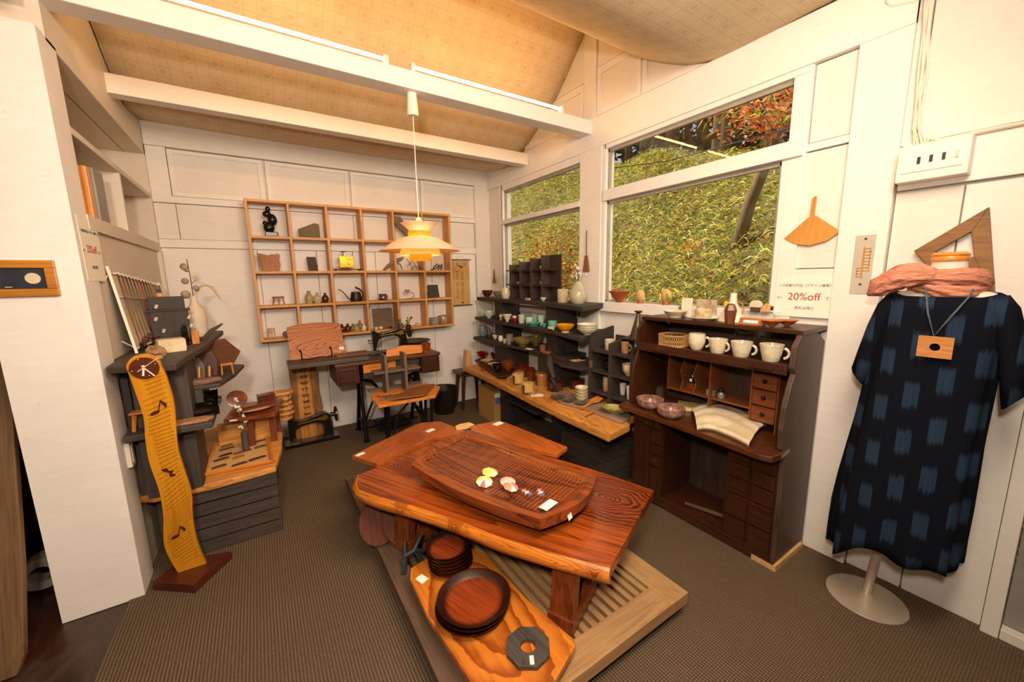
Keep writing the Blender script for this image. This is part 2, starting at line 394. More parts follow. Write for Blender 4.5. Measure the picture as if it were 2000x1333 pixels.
# left wall, pillar with the stacked niches
GW = paint('#d9cdb9', 'gw')
lw = struct('wall_left', MB().box(-.86, -.60, 2.5, YB+.1, 0, 1.70).box(-.875, -.86, 2.50, YB+.1, 0, 2.9), GW)
struct('pillar', MB().box(-.855, XL, 2.312, 2.495, -.005, 2.41), WHITE, lw)
NW = paint('#ded2be', 'nw')
def lp(name, x0, x1, y0, y1, z0, z1, mat=NW): return struct(name, MB().box(x0, x1, y0, y1, z0, z1), mat, lw, bevel=.003)
lp('lintel', -.70, XL, 2.40, YB, 2.395, 3.3); lp('niche_ceiling', -.86, -.69, 2.49, YB, 2.395, 2.43)
lp('niche_shelf', -.86, XL, 2.49, 4.03, 2.085, 2.115); lp('niche_ledge', -.86, XL+.004, 2.49, YB, 1.69, 1.755)
lp('niche_divider', -.86, -.592, 3.21, 3.24, 1.755, 2.085); lp('niche_end', -.86, XL, 4.03, YB, 1.72, 2.6)
lp('batten', -.62, -.575, 3.99, YB-.05, 0, 1.70); 
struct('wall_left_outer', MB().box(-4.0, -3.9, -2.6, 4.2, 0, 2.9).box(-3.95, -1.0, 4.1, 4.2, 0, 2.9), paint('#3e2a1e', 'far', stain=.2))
struct('wall_front', MB().box(-4.0, 2.5, -2.7, -2.6, 0, 4.2), WHITE2)
struct('ceiling_left', MB().box(-4.0, -.71, -2.6, 4.2, 2.46, 2.52), paint('#cfc2ae', 'cl'))
struct('ceiling_step', MB().box(-.709, -.605, -2.6, 2.27, 2.46, 4.25), WHITE2)
struct('trim_1', MB().box(-4.0, -.70, 2.28, 2.50, 2.405, 2.62), paint('#cfc2ae', 'cl'))
# beams
for k, (y0, y1, z0, z1) in enumerate(((2.375, 2.495, 2.545, 2.645), (3.235, 3.33, 2.52, 2.625))):
    struct('beam_%d' % (k+1), MB().box(-.70 if k == 0 else -.60, XR+.0, y0, y1, z0, z1), WHITE, bevel=.006)
# ceiling papers: one hung from the ridge down to the back wall, one sagging towards the room
def paper_mat():
    s = NT('patterned_ceiling_paper'); v = s.coord((1, 1, 0), kind='UV')
    c = s.n('ShaderNodeSeparateXYZ'); s.l(v, c.inputs[0])
    def tri(o, k): return s.math('ABSOLUTE', s.math('SUBTRACT', s.math('FRACT', s.math('MULTIPLY', o, k)), .5))
    u, vv = c.outputs[0], c.outputs[1]
    gx = s.math('LESS_THAN', tri(u, 15), .035); gy = s.math('LESS_THAN', tri(vv, 15), .035)
    d = s.math('ADD', tri(s.math('ADD', u, .0), 7.5), tri(vv, 7.5)); dia = s.math('LESS_THAN', d, .16)
    ring = s.math('LESS_THAN', s.math('ABSOLUTE', s.math('SUBTRACT', d, .30)), .02)
    f = s.math('MAXIMUM', s.math('MAXIMUM', gx, gy), s.math('MAXIMUM', dia, ring))
    n = s.noise(s.coord(), 2.2, 5)
    base = s.ramp(n, [(.3, lin('#d2bb95')), (.7, lin('#dfcdab'))])
    col = s.mix(s.math('MULTIPLY', f, .22), base, lin('#8d6f45')); return s.set(.8, 0, col, spec=.15)
PAPER = paper_mat()
def sheet(name, prof, x0, x1, nx=24, sag=0.0):
    # smooth the profile
    pts = [np.array(p, float) for p in prof]
    for _ in range(3):
        q = [pts[0]]
        for a, b in zip(pts, pts[1:]): q += [a*.75+b*.25, a*.25+b*.75]
        pts = q+[pts[-1]]
    L = [0]
    for a, b in zip(pts, pts[1:]): L.append(L[-1]+float(np.linalg.norm(b-a)))
    vs = []; uv = []
    for i in range(nx+1):
        x = x0+(x1-x0)*i/nx
        for j, p in enumerate(pts):
            t = (i/nx); vs.append((x, p[0], p[1]-sag*math.sin(PI*t))); uv.append((x, L[j]))
    n = len(pts); fs = [(i*n+j, i*n+j+1, (i+1)*n+j+1, (i+1)*n+j) for i in range(nx) for j in range(n-1)]
    me = bpy.data.meshes.new(name); me.from_pydata(vs, [], fs); me.update()
    ul = me.uv_layers.new(name='UVMap')
    for lp_ in me.loops: ul.data[lp_.index].uv = uv[lp_.vertex_index]
    me.polygons.foreach_set('use_smooth', [True]*len(fs)); me.materials.append(PAPER)
    o = bpy.data.objects.new(name, me); COL.objects.link(o); o['kind'] = 'structure'
    md = o.modifiers.new('t', 'SOLIDIFY'); md.thickness = .004; md.offset = 1
    return o
sheet('ceiling_1', [(2.30, 3.50), (2.477, 3.32), (2.842, 2.944), (3.11, 2.80), (3.40, 2.64), (3.60, 2.575), (3.8, 2.60), (4.09, 2.645)], -.58, 2.349, sag=.012)
sheet('ceiling_2', [(-2.6, 2.70), (-.6, 2.68), (.8, 2.668), (1.25, 2.652), (1.47, 2.66), (1.785, 2.805), (2.02, 2.96), (2.2, 3.14), (2.36, 3.52)], -.60, 2.349, sag=.0)
struct('roof', MB().box(-4.1, 2.6, -2.8, 4.4, 4.25, 4.35), plain('#5b4a38'))
# ---------------------------------------------------------------- outside: bank of bamboo grass, trees
def leaf_mat(name, rough=.55):
    s = NT(name); a = s.n('ShaderNodeAttribute', attribute_name='Col'); s.set(rough, 0, a.outputs['Color'], spec=.25)
    tr = s.n('ShaderNodeBsdfTranslucent'); s.l(a.outputs['Color'], tr.inputs[0]); mx = s.n('ShaderNodeMixShader'); mx.inputs[0].default_value = .25
    s.l(s.b.outputs[0], mx.inputs[1]); s.l(tr.outputs[0], mx.inputs[2]); s.l(mx.outputs[0], s.out.inputs[0]); return s.m
def hz(x, y):
    base = np.minimum(-.1+(x-2.9)*.86, 2.22+.29*np.clip(y, -2, 12)-.13*(np.minimum(x, 12)-7.0))
    return base + .10*np.sin(y*1.3+x)+.06*np.sin(y*3.1-x*2.2)
gx = np.linspace(2.6, 22, 60); gy = np.linspace(-8, 34, 90)
GX, GY = np.meshgrid(gx, gy, indexing='ij'); GZ = hz(GX, GY)
vs = np.stack([GX, GY, GZ], -1).reshape(-1, 3).tolist(); n = 90
fs = [(i*n+j, (i+1)*n+j, (i+1)*n+j+1, i*n+j+1) for i in range(59) for j in range(89)]
s = NT('leaf_litter'); nn = s.noise(s.coord(), 9, 6, .7)
LIT = s.set(.9, 0, s.ramp(nn, [(.3, lin('#2c2514')), (.5, lin('#5a4a24')), (.62, lin('#6e6a2c')), (.75, lin('#9a7a3a'))]))
tag(MB().add(vs, fs).build('hillside_ground', LIT, smooth=2), 'earth bank rising behind the windows', 'ground', kind='structure')
def blades(name, N, x0, x1, y0, y1, cols, wts, L=(.10, .26), W=(.008, .02), z_off=.05, hfun=None, lift=(.1, 1.0), place=None):
    if place is None:
        x = rng.uniform(x0, x1, N); y = rng.uniform(y0, y1, N)*1.0; z = hz(x, y)+rng.uniform(0, z_off, N)
    else: x, y, z = place
    az = rng.uniform(0, 2*PI, N); el = rng.uniform(lift[0]-.6, lift[1], N)
    l = rng.uniform(*L, N); wd = rng.uniform(*W, N)
    d = np.stack([np.cos(az)*np.cos(el), np.sin(az)*np.cos(el), np.sin(el)], -1)
    rv = rng.normal(size=(N, 3)); sd = np.cross(d, rv); sd /= np.linalg.norm(sd, axis=1)[:, None]
    p = np.stack([x, y, z], -1)
    droop = np.zeros((N, 3)); droop[:, 2] = -l*.35
    v0 = p; v1 = p+d*l[:, None]*.45+sd*wd[:, None]; v2 = p+d*l[:, None]+droop; v3 = p+d*l[:, None]*.45-sd*wd[:, None]
    vs = np.stack([v0, v1, v2, v3], 1).reshape(-1, 3)
    me = bpy.data.meshes.new(name); me.vertices.add(4*N); me.vertices.foreach_set('co', vs.ravel())
    me.loops.add(4*N); me.loops.foreach_set('vertex_index', np.arange(4*N)); me.polygons.add(N)
    me.polygons.foreach_set('loop_start', np.arange(0, 4*N, 4)); me.polygons.foreach_set('loop_total', np.full(N, 4)); me.update()
    ci = rng.choice(len(cols), N, p=np.array(wts)/sum(wts)); C_ = np.array([lin(c) for c in cols])[ci]
    C_[:, :3] *= rng.uniform(.6, 1.25, (N, 1)); C_ = np.clip(C_, 0, 1)
    at = me.color_attributes.new('Col', 'FLOAT_COLOR', 'POINT'); at.data.foreach_set('color', np.repeat(C_, 4, axis=0).ravel())
    me.materials.append(LEAF); o = bpy.data.objects.new(name, me); COL.objects.link(o); return o
LEAF = leaf_mat('leaf')
cols = ['#d9c65a', '#bfb546', '#94a038', '#6a8436', '#f2e49a', '#d0a048', '#4c5a24', '#a8803c']
tag(blades('bamboo_grass', 190000, 2.9, 9.0, -1, 24, cols, [22, 20, 18, 12, 10, 8, 8, 6], L=(.08, .22), W=(.004, .011), z_off=.20), 'dense yellow-green bamboo grass on the bank', 'grass', kind='stuff')
# low green undergrowth near the window foot, orange leaves by the small window
N = 9000; x = rng.uniform(2.9, 3.9, N); y = rng.uniform(.5, 9, N); z = hz(x, y)+rng.uniform(.0, .25, N)
tag(blades('undergrowth', N, 0, 0, 0, 0, ['#3f6a2c', '#5c8436', '#2e4a1e', '#9aa05a', '#b0602a'], [30, 25, 25, 10, 8], L=(.05, .13), W=(.015, .035), place=(x, y, z)), 'leafy green undergrowth at the foot of the bank', 'plants', kind='stuff')
N = 1500; x = rng.normal(4.3, .35, N); y = 5.6+rng.normal(0, .5, N); z = hz(x, y)+np.abs(rng.normal(.35, .3, N))
tag(blades('orange_shrub', N, 0, 0, 0, 0, ['#d2792c', '#e29a48', '#b0602a', '#8a8a3a'], [4, 4, 2, 2], L=(.05, .11), W=(.012, .03), place=(x, y, z)), 'orange-leaved shrub seen through the small window', 'shrub', kind='stuff')
BARK = wood('#3d2d20', '#83684e', 'z', .9, 1.2, .5, .3, key='bark'); BARK2 = wood('#4f4436', '#a3937a', 'z', .9, 1.4, .6, .2, key='bark2')
k = 0; spots = []
for i in range(170):
    x_ = random.uniform(8.4, 20); y_ = random.uniform(-1, 30)
    if x_ < 10 and random.random() < .5: continue
    r_ = random.uniform(.10, .20)
    z_ = float(hz(np.array(x_), np.array(y_)))
    m_ = MB().tube([(0, 0, -.3), (.02, 0, 4), (.05, .04, 12)], r_, 8, taper=r_*.5)
    tag(m_.build('cedar_tree', BARK2 if i % 6 == 0 else BARK, loc=(x_, y_, z_), smooth=2), 'tall straight cedar trunk in the wood above the bank', 'tree', 'cedars above the bank')
# dark crowns of the wood
N = 26000; x = rng.uniform(12, 22, N); y = rng.uniform(-6, 34, N); z = hz(x, y)+rng.uniform(.6, 12, N)
tag(blades('forest_foliage', N, 0, 0, 0, 0, ['#1c2412', '#2a3318', '#3f4a22', '#5a5a30'], [5, 4, 2, 1], L=(.3, .8), W=(.06, .16), place=(x, y, z)), 'dark foliage of the cedar wood', 'foliage', kind='stuff')
struct('hill_ridge', MB().box(22, 23, -12, 40, 4, 7.6), LIT)
# leaning maple by the big window
mp = thing('maple_tree', 'leaning maple tree with red and orange leaves outside the big window', 'tree', (0, 0, 0))
b0 = P(0, 5.0, 1428, 480); b1 = P(0, 4.9, 1463, 400); b2 = P(0, 4.8, 1498, 315); b3 = P(0, 4.7, 1525, 255); b4 = P(0, 4.6, 1545, 190)
b0 = b0-np.array([0, 0, .35])
MB().tube([b0, b1, b2, b3, b4], [.085, .068, .056, .04, .02], 10).build('trunk', wood('#43311f', '#8a7358', 'z', .9, 3, .5, .3, key='maple'), mp, smooth=2)
br = MB()
for q in ((1400, 215), (1440, 240), (1560, 170), (1500, 150), (1410, 180), (1480, 285), (1565, 230), (1470, 200)):
    e = P(0, 4.6+random.uniform(-.2, .2), *q); br.tube([b3, (np.array(b3)+np.array(e))/2+np.array([0, 0, .05]), e], .014, 5, taper=.004)
br.build('branches', BARK2, mp)
N = 850; cx = rng.choice(9, N); cen = np.array([P(0, 4.55, *q) for q in ((1430, 215), (1455, 235), (1545, 190), (1515, 215), (1480, 215), (1530, 240), (1495, 262), (1560, 235), (1540, 165))])
pt = cen[cx]+rng.normal(size=(N, 3))*np.array([.2, .14, .07])
o = blades('leaves', N, 0, 0, 0, 0, ['#e8703c', '#f09858', '#e07060', '#f0b860', '#b0b044', '#8a9a3c'], [5, 5, 3, 3, 3, 2], L=(.05, .12), W=(.008, .02), place=(pt[:, 0], pt[:, 1], pt[:, 2])); o.parent = mp; o['kind'] = 'stuff'
# eaves corner seen in the small window
struct('eaves', MB().box(2.45, 3.0, 4.62, 6.6, 2.745, 2.9).box(2.45, 2.6, 4.3, 6.6, -.1, 2.9), plain('#7b7468', .6))
wi = MB().tube([P(0, 3.6, 980, 352), P(0, 3.6, 1060, 347), P(0, 3.6, 1140, 335), P(0, 4.2, 1300, 315), P(0, 4.2, 1450, 275), P(0, 4.2, 1580, 240)], .006, 5)
tag(wi.build('overhead_wire', plain('#3a332a', .6)), 'thin dark wire strung outside the windows', 'wire')
# ---------------------------------------------------------------- wood palette
W_GRID = lambda a: wood('#b8772f', '#dba35a', a, .5, .8, 1, .5, key='grid')
W_HONEY = lambda a: wood('#a3541a', '#dd8c34', a, .38, .9, .8, .9, coat=.25, key='honey')
W_ORANGE = lambda a: wood('#8f4413', '#e08a2c', a, .32, 1.0, .7, 1.0, coat=.35, key='orange')
W_RED = lambda a: wood('#3a170a', '#8a4218', a, .35, .8, .8, .7, coat=.2, key='red')
W_DARK = lambda a: wood('#211a17', '#4b413b', a, .6, 1.2, 1, .4, key='dark')
W_CHAR = lambda a: wood('#15120f', '#3d342d', a, .62, 1.1, 1, .4, key='char')
W_WENGE = lambda a: wood('#1c0c06', '#48230f', a, .42, 1.0, 1.2, .4, coat=.1, key='wenge')
W_GREYB = lambda a: wood('#4a3a2e', '#7d6a5a', a, .6, 1.2, 1.6, .3, key='greyb')
W_PALE = lambda a: wood('#a5733f', '#dcb27a', a, .5, 1.0, 1, .6, key='pale')
W_TEAK = lambda a: wood('#856040', '#b8915f', a, .6, 1.2, 1, .4, key='teak')
W_LIVE = lambda a: wood('#7a4618', '#d99848', a, .5, 1.4, .8, 1.0, key='live')
W_PLATE = lambda a: wood('#2a0c06', '#7a2c10', a, .3, 1.2, .8, .5, coat=.3, key='plate')
IRON = plain('#1c1a1a', .45, .6, key='iron', var=.2)
CARD = plain('#f4efe2', .6, var=.04)
BRASS = plain('#c9a13a', .28, 1.0, var=.15)
def card(parent, c, sz=(.05, .03), rot=(0, 0, 0)):
    return MB().obox((0, 0, 0), (sz[0], sz[1], .0012)).build('price_card', CARD, parent, loc=c, rot=rot)

# ---------------------------------------------------------------- grid shelf on the back wall
g = thing('grid_shelf', 'honey-coloured wooden grid shelf with twenty-four openings on the back wall', 'shelf', (0, 3.9, 0))
GX = np.linspace(0, 1.775, 7); GZ_ = np.linspace(.947, 2.105, 5); t = .021; D_ = .165
for i, x in enumerate(GX):
    MB().box(x-t/2, x+t/2, 0, D_, GZ_[0]-t/2, GZ_[-1]+t/2).build('upright', W_GRID('z'), g, bevel=.002)
for j, z in enumerate(GZ_):
    if j in (0, 4): MB().box(-t/2-.001, GX[-1]+t/2+.001, -.002, D_, z-t/2, z+t/2).build('board', W_GRID('x'), g, bevel=.002)
    else:
        for a, b in zip(GX, GX[1:]): MB().box(a+t/2, b-t/2, .0, D_, z-t/2, z+t/2).build('shelf_board', W_GRID('x'), g, bevel=.002)

# ---------------------------------------------------------------- dark bracketed shelves on the right wall
sh = thing('wall_shelf', 'charred dark wooden shelving of three long boards below the windows', 'shelf', (0, 0, 0))
def live(poly, z0, z1, name, mat, parent, bev=.006): return MB().prism(poly, z0, z1).build(name, mat, parent, bevel=bev)
live([(1.93, 2.04), (2.318, 2.20), (2.318, 2.52), (2.30, 3.9), (2.10, 3.95), (2.06, 3.4), (2.07, 2.9), (2.02, 2.5)], 1.198, 1.235, 'top_board', W_CHAR('y'), sh)
live([(1.89, 2.01), (2.345, 2.24), (2.345, 3.9), (2.03, 3.88), (2.0, 3.3), (2.0, 2.8), (1.97, 2.4)], .985, 1.018, 'middle_board', W_CHAR('y'), sh)
live([(2.02, 2.33), (2.345, 2.40), (2.345, 3.92), (1.98, 3.84), (2.0, 3.3), (2.06, 2.8)], .765, .80, 'lower_board', W_CHAR('y'), sh)
live([(1.98, 2.10), (2.345, 2.10), (2.345, 2.62), (2.06, 2.58), (1.95, 2.30)], .742, .764, 'end_board', W_CHAR('x'), sh)
for y0, y1, z0, z1, x0 in ((3.41, 3.55, 1.018, 1.198, 2.10), (2.52, 2.68, 1.018, 1.198, 2.10), (3.39, 3.54, .80, .985, 2.09), (2.50, 2.66, .80, .985, 2.09),
                       (3.26, 3.53, .505, .765, 2.07), (2.47, 2.76, .505, .742, 2.07)):
    MB().box(x0, x0+.025, y0, y1, z0, z1).box(x0+.025, 2.33, y0, y0+.03, z0, z1).build('upright_board', W_CHAR('z'), sh, bevel=.003)
# curved charred branch between the lower board and the table
br = MB().tube([(2.0, 2.42, .51), (1.99, 2.44, .62), (2.02, 2.50, .72), (2.06, 2.56, .80), (2.12, 2.66, .85)], [.05, .045, .04, .03, .02], 8, flat=.6)
br.build('charred_branch', W_CHAR('z'), sh, smooth=True)

# cubby unit of charred board
cu = thing('cubby_unit', 'charred dark wooden cubby unit of open cells beside the roll-top desk', 'shelf', (0, 0, 0))
for y, zt in ((2.085, 1.055), (1.885, 1.01), (1.69, 1.0), (1.655+.0, .98)):
    if y < 1.66: continue
    MB().prism([(2.05, .508), (2.30, .508), (2.30, zt+.01), (2.05, zt-.035)], y-.012, y+.012, 'y').build('upright_board', W_CHAR('z'), cu, bevel=.003)
for a, b in ((1.897, 2.073), (1.702, 1.873)):
    for z in (.585, .745, .90):
        MB().box(2.055, 2.30, a, b, z-.009, z+.009).build('cell_shelf', W_CHAR('y'), cu, bevel=.002)
    MB().box(2.285, 2.297, a, b-.03, .515, 1.0).build('back_board', W_CHAR('z'), cu)
# small dark rack of four bays on the top board
rk = thing('tall_rack', 'small dark board rack of four bays standing before the left window', 'rack', (0, 0, 1.236))
for i, y in enumerate((3.36, 3.18, 3.0, 2.83)):
    h = .34+.022*i
    MB().box(2.17, 2.27, y-.006, y+.006, 0, h).build('upright_board', wood('#1a1210', '#4c3a30', 'z', .6, key='rk'), rk, bevel=.001)
    MB().box(2.262, 2.274, y-.16, y-.02 if False else y+.0, .0, h-.0).build('back_slat', W_CHAR('z'), rk)
for z in (.135, .275): MB().box(2.19, 2.205, 2.66, 3.46, z, z+.012).build('rail', W_CHAR('y'), rk)
for z in (.12, .262): MB().box(2.18, 2.262, 2.70, 3.35, z+.003, z+.009).build('rack_shelf', W_CHAR('y'), rk)

# ---------------------------------------------------------------- thick live-edge lumber table
lt = thing('lumber_table', 'long pale live-edge plank table under the wall shelves', 'table', (0, 0, 0))
live([(1.69, 1.545), (1.93, 1.585), (1.975, 1.66), (2.33, 1.68), (2.33, 3.70), (2.0, 3.74), (1.80, 3.72), (1.79, 3.4), (1.77, 3.0), (1.73, 2.5), (1.70, 2.0)], .45, .502, 'plank_top', W_LIVE('y'), lt, .01)
MB().box(1.93, 2.30, 3.05, 3.12, 0, .45).box(1.93, 1.99, 3.12, 3.2, 0, .45).build('support_board', W_CHAR('z'), lt, bevel=.004)
MB().box(2.02, 2.06, 2.32, 2.50, 0, .45).box(2.06, 2.30, 2.32, 2.36, 0, .45).build('support_board', W_CHAR('z'), lt, bevel=.004)
MB().box(1.86, 2.30, 2.5, 3.05, .30, .33).build('lower_shelf', W_CHAR('y'), lt, bevel=.003)
# upright block and stool at the far end
MB().prism([(1.83, .0), (1.935, .0), (1.90, .23), (1.855, .235)], 3.70, 3.78, 'y').build('wood_block', W_PALE('z'), None, bevel=.006, loc=(0, .06, .432))
tag(bpy.data.objects['wood_block'], 'tapered rough wood block standing on the stool at the far table end', 'wood block')
st = thing('low_stool', 'small dark wooden stool under the far end of the plank table', 'stool', (1.93, 3.86, 0))
MB().box(-.16, .17, -.10, .12, .395, .43).build('seat', W_WENGE('x'), st, bevel=.006)
for a, b in ((-.12, -.07), (.13, -.07), (-.12, .09), (.13, .09)): MB().tube([(a*1.12, b*1.1, 0), (a*.9, b*.9, .40)], .017, 8, taper=.02).build('leg', W_WENGE('z'), st)
# cardboard file box on the floor
fb = thing('file_box', 'tan cardboard file box with a blue label on the floor under the plank table', 'box', (1.90, 3.24, 0), R(0))
MB().box(-.035, .055, -.03, .30, 0, .33).build('carton', plain('#b08648', .7, var=.06), fb, bevel=.002)
MB().box(-.025, .045, -.0325, -.0305, .20, .26).build('blue_label', plain('#5a6a9c', .5), fb)
MB().box(-.025, .045, -.0325, -.0305, .27, .31).build('white_label', CARD, fb)
# slatted crates under the table
def crate(name, label, x0, x1, y0, y1, z0, z1, n, mat, top=0, grp=None, cat='crate'):
    c = thing(name, label, cat, ((x0+x1)/2, (y0+y1)/2, z0), group=grp); hx, hy = (x1-x0)/2, (y1-y0)/2; H_ = z1-z0; g_ = H_/n
    for i in range(n):
        a, b = i*g_+.004, (i+1)*g_-.004
        for yy in (-hy, hy-.012): MB().box(-hx, hx, yy, yy+.012, a, b).build('slat', mat, c, bevel=.002)
        for xx in (-hx, hx-.012): MB().box(xx, xx+.012, -hy+.012, hy-.012, a, b).build('slat', mat, c, bevel=.002)
    for a, b in ((-hx+.012, -hy+.012), (hx-.036, -hy+.012), (-hx+.012, hy-.036), (hx-.036, hy-.036)): MB().box(a, a+.024, b, b+.024, 0, H_-.002).build('corner_post', mat, c)
    if top:
        w_ = (2*hy)/top
        for i in range(top): MB().box(-hx+.0, hx, -hy+i*w_+.006, -hy+(i+1)*w_-.006, H_, H_+.01).build('lid_slat', mat, c, bevel=.002)
    return c
crate('slatted_crate', 'dark brown slatted crate on the carpet beneath the near end of the plank table', 1.81, 2.22, 1.72, 2.12, 0, .30, 3, W_CHAR('y'), top=4)
crate('black_crate', 'black slatted crate carrying the pale slab under the left shelves', -.42, -.012, 2.50, 2.95, 0, .36, 5, W_DARK('x'))
# ---------------------------------------------------------------- left shelves
ls = thing('corner_shelf', 'charred dark wooden shelving with live edges behind the white pillar', 'shelf', (0, 0, 0))
live([(-.575, 2.32), (-.33, 2.21), (-.315, 2.45), (-.27, 2.8), (-.235, 3.55), (-.597, 3.60), (-.597, 2.51), (-.58, 2.5)], 1.068, 1.10, 'top_board', W_DARK('y'), ls)
live([(-.597, 2.62), (-.22, 2.62), (-.16, 2.85), (-.12, 3.14), (-.30, 3.3), (-.597, 3.3)], .878, .902, 'middle_board', W_DARK('y'), ls)
live([(-.575, 2.36), (-.25, 2.36), (-.245, 2.9), (-.597, 3.0), (-.597, 2.51), (-.575, 2.5)], .735, .766, 'lower_board', W_DARK('y'), ls)
for x0, x1, y0, z0, z1 in ((-.54, -.33, 2.46, .766, 1.068), (-.55, -.335, 2.46, .402, .735), (-.35, -.30, 2.62, .766, .878)):
    MB().box(x0, x1, y0, y0+.03, z0, z1).box(x1-.03, x1, y0+.03, y0+.30, z0, z1).build('upright_board', W_DARK('z'), ls, bevel=.003)
MB().box(-.585, -.56, 2.52, 2.55, .4, 1.06).build('upright_board', W_DARK('z'), ls)
sl = thing('slab_bench', 'thick pale live-edge slab on the black crate behind the wavy clock', 'slab', (0, 0, 0))
live([(-.60, 2.53), (-.54, 2.49), (-.30, 2.47), (-.01, 2.50), (.03, 2.75), (.05, 3.05), (.0, 3.4), (-.3, 3.5), (-.59, 3.3), (-.585, 2.8)], .362, .402, 'slab_top', W_LIVE('x'), sl, .012)
MB().box(-.56, -.44, 2.62, 2.95, 0, .362).build('support_board', W_DARK('z'), sl)
MB().box(-.56, -.0, 3.22, 3.30, 0, .362).build('support_board', W_DARK('z'), sl)
# ---------------------------------------------------------------- low centre display: grating platform
pl = thing('grating_platform', 'low slatted wooden grating platform on the carpet under the centre tables', 'platform', (0, 0, 0))
TE, TD = W_TEAK('y'), wood('#3a2c22', '#6b5440', 'y', .6, key='pd')
MB().box(1.285, 1.40, .815, 2.70, .065, .12).build('side_rail', TE, pl, bevel=.004)
MB().box(.375, .47, .815, 2.70, .065, .12).build('side_rail', TD, pl, bevel=.004)
MB().box(.47, 1.285, .815, .925, .066, .121).build('end_rail', W_TEAK('x'), pl, bevel=.004)
MB().box(.47, 1.285, 2.60, 2.70, .066, .121).build('end_rail', TD, pl, bevel=.004)
for i in range(19):
    x = .485+i*.0425
    MB().box(x, x+.025, .925, 2.60, .045, .115).build('slat', TE if x > .75 else TD, pl, bevel=.002)
for y in (1.1, 1.75, 2.4): MB().box(.47, 1.285, y, y+.05, .02, .0445).build('bearer', TD, pl)
for x in (.42, 1.33):
    for y in (.95, 2.5): MB().box(x-.03, x+.03, y-.04, y+.04, 0, .065).build('foot', TD, pl)
# main low table: thick slab with a barked orange live edge
def curve_poly(pts, n=5):
    out = []
    for i in range(len(pts)-1):
        for k in range(n): pass
    return pts
mt = thing('slab_table', 'large low red-brown slab table with a bright orange live edge in the centre', 'table', (0, 0, 0))
top = [(.925, .825), (1.47, 1.055), (1.40, 1.30), (1.33, 1.50), (1.22, 1.75), (1.12, 1.98), (.98, 2.16), (.82, 2.18), (.60, 2.10), (.345, 2.02), (.315, 1.93), (.315, 1.86), (.38, 1.74), (.50, 1.56), (.60, 1.38), (.70, 1.17), (.82, .98)]
M_TOP = wood('#361307', '#a04c17', 'y', .30, .62, .8, 1.0, coat=.35, key='mt', mid='#78320f', rot=-29.7, knots=((1.24, 1.14, 12, .22, .36), (.62, 1.92, 9, .10, .16)))
MB().prism(top, .405, .45).build('slab_top', M_TOP, mt, bevel=.006)
edge = MB(); el = [(.925, .825), (.82, .98), (.70, 1.17), (.60, 1.38), (.50, 1.56), (.38, 1.74), (.315, 1.86), (.315, 1.93), (.345, 2.02)]
vs = []; fs = []
for i, (x, y) in enumerate(el):
    a = el[max(i-1, 0)]; b = el[min(i+1, len(el)-1)]; tx, ty = b[0]-a[0], b[1]-a[1]; q = math.hypot(tx, ty); nx_, ny_ = (ty/q, -tx/q)
    if nx_*(x-.9)+ny_*(y-1.5) < 0: nx_, ny_ = -nx_, -ny_
    k_ = 1+.25*math.sin(i*1.9)
    for o_, z_ in ((-.012, .4485), (.001, .449), (.016*k_, .432), (.018*k_, .412), (.004, .388), (-.022, .378), (-.03, .405)): vs.append((x+nx_*o_, y+ny_*o_, z_))
for i in range(len(el)-1): fs += [(i*7+k, i*7+k+1, (i+1)*7+k+1, (i+1)*7+k) for k in range(6)]
fs += [tuple(range(7)), tuple(range(len(vs)-7, len(vs)))]
edge.add(vs, fs).build('live_edge', wood('#7a3408', '#d9822a', 'y', .34, 1.6, .7, 1.0, coat=.3, key='le', rot=-29.7, knots=((.90, .87, 5, .03, .04), (.60, 1.38, 5, .03, .045), (.45, 1.63, 4, .025, .04))), mt, smooth=True)['label'] = 'bright orange barked live edge'
for cx_, cy_ in ((.93, 1.02), (.56, 1.80)):
    lg = MB(); 
    lg.obox((cx_-.055, cy_-.02, .27), (.05, .10, .28), (R(0), R(8), R(25))).obox((cx_+.10, cy_+.05, .27), (.05, .10, .28), (0, R(-8), R(25)))
    lg.obox((cx_+.02, cy_+.015, .15), (.26, .11, .055), (0, 0, R(25))).build('leg', W_RED('z'), mt, bevel=.006)
# small table behind with two flaps seen: red-brown board left, another right
t2 = thing('board_table', 'reddish-brown board table behind the slab table, left corner towards the sewing machine', 'table', (0, 0, 0))
MB().prism([(.355, 2.235), (.45, 2.055), (.85, 2.20), (1.05, 2.17), (.98, 2.44), (.868, 2.49), (.82, 2.485)], .44, .468, inset=0).build('board_top', wood('#6a2c0e', '#ad5c22', 'y', .35, .8, .8, .6, coat=.3, key='b2', rot=50, knots=((.72, 2.28, 9, .10, .10),)), t2, bevel=.004)
for x, y in ((.52, 2.2), (.88, 2.3)): MB().box(x-.03, x+.03, y-.03, y+.03, .121, .44).build('leg', W_RED('z'), t2)
card(t2, (.40, 2.22, .4695), (.05, .025), (0, 0, R(20)))
card(t2, (.86, 2.32, .4695), (.06, .035), (0, 0, R(20)))
t3 = thing('small_board_table', 'orange-brown board table poking out behind the carved tray on the right', 'table', (0, 0, 0))
MB().prism([(1.28, 2.20), (1.325, 2.14), (1.412, 1.60), (1.30, 1.56), (1.17, 1.83), (1.05, 2.10), (1.10, 2.22)], .452, .478).build('board_top', wood('#702e0e', '#b8621f', 'y', .35, .8, .8, .6, coat=.3, key='b3'), t3, bevel=.005)
for x, y in ((1.33, 1.70), (1.24, 2.10)): MB().box(x-.03, x+.03, y-.03, y+.03, .121, .452).build('leg', W_RED('z'), t3)
card(t3, (1.27, 2.14, .4795), (.07, .045), (0, 0, R(15)))
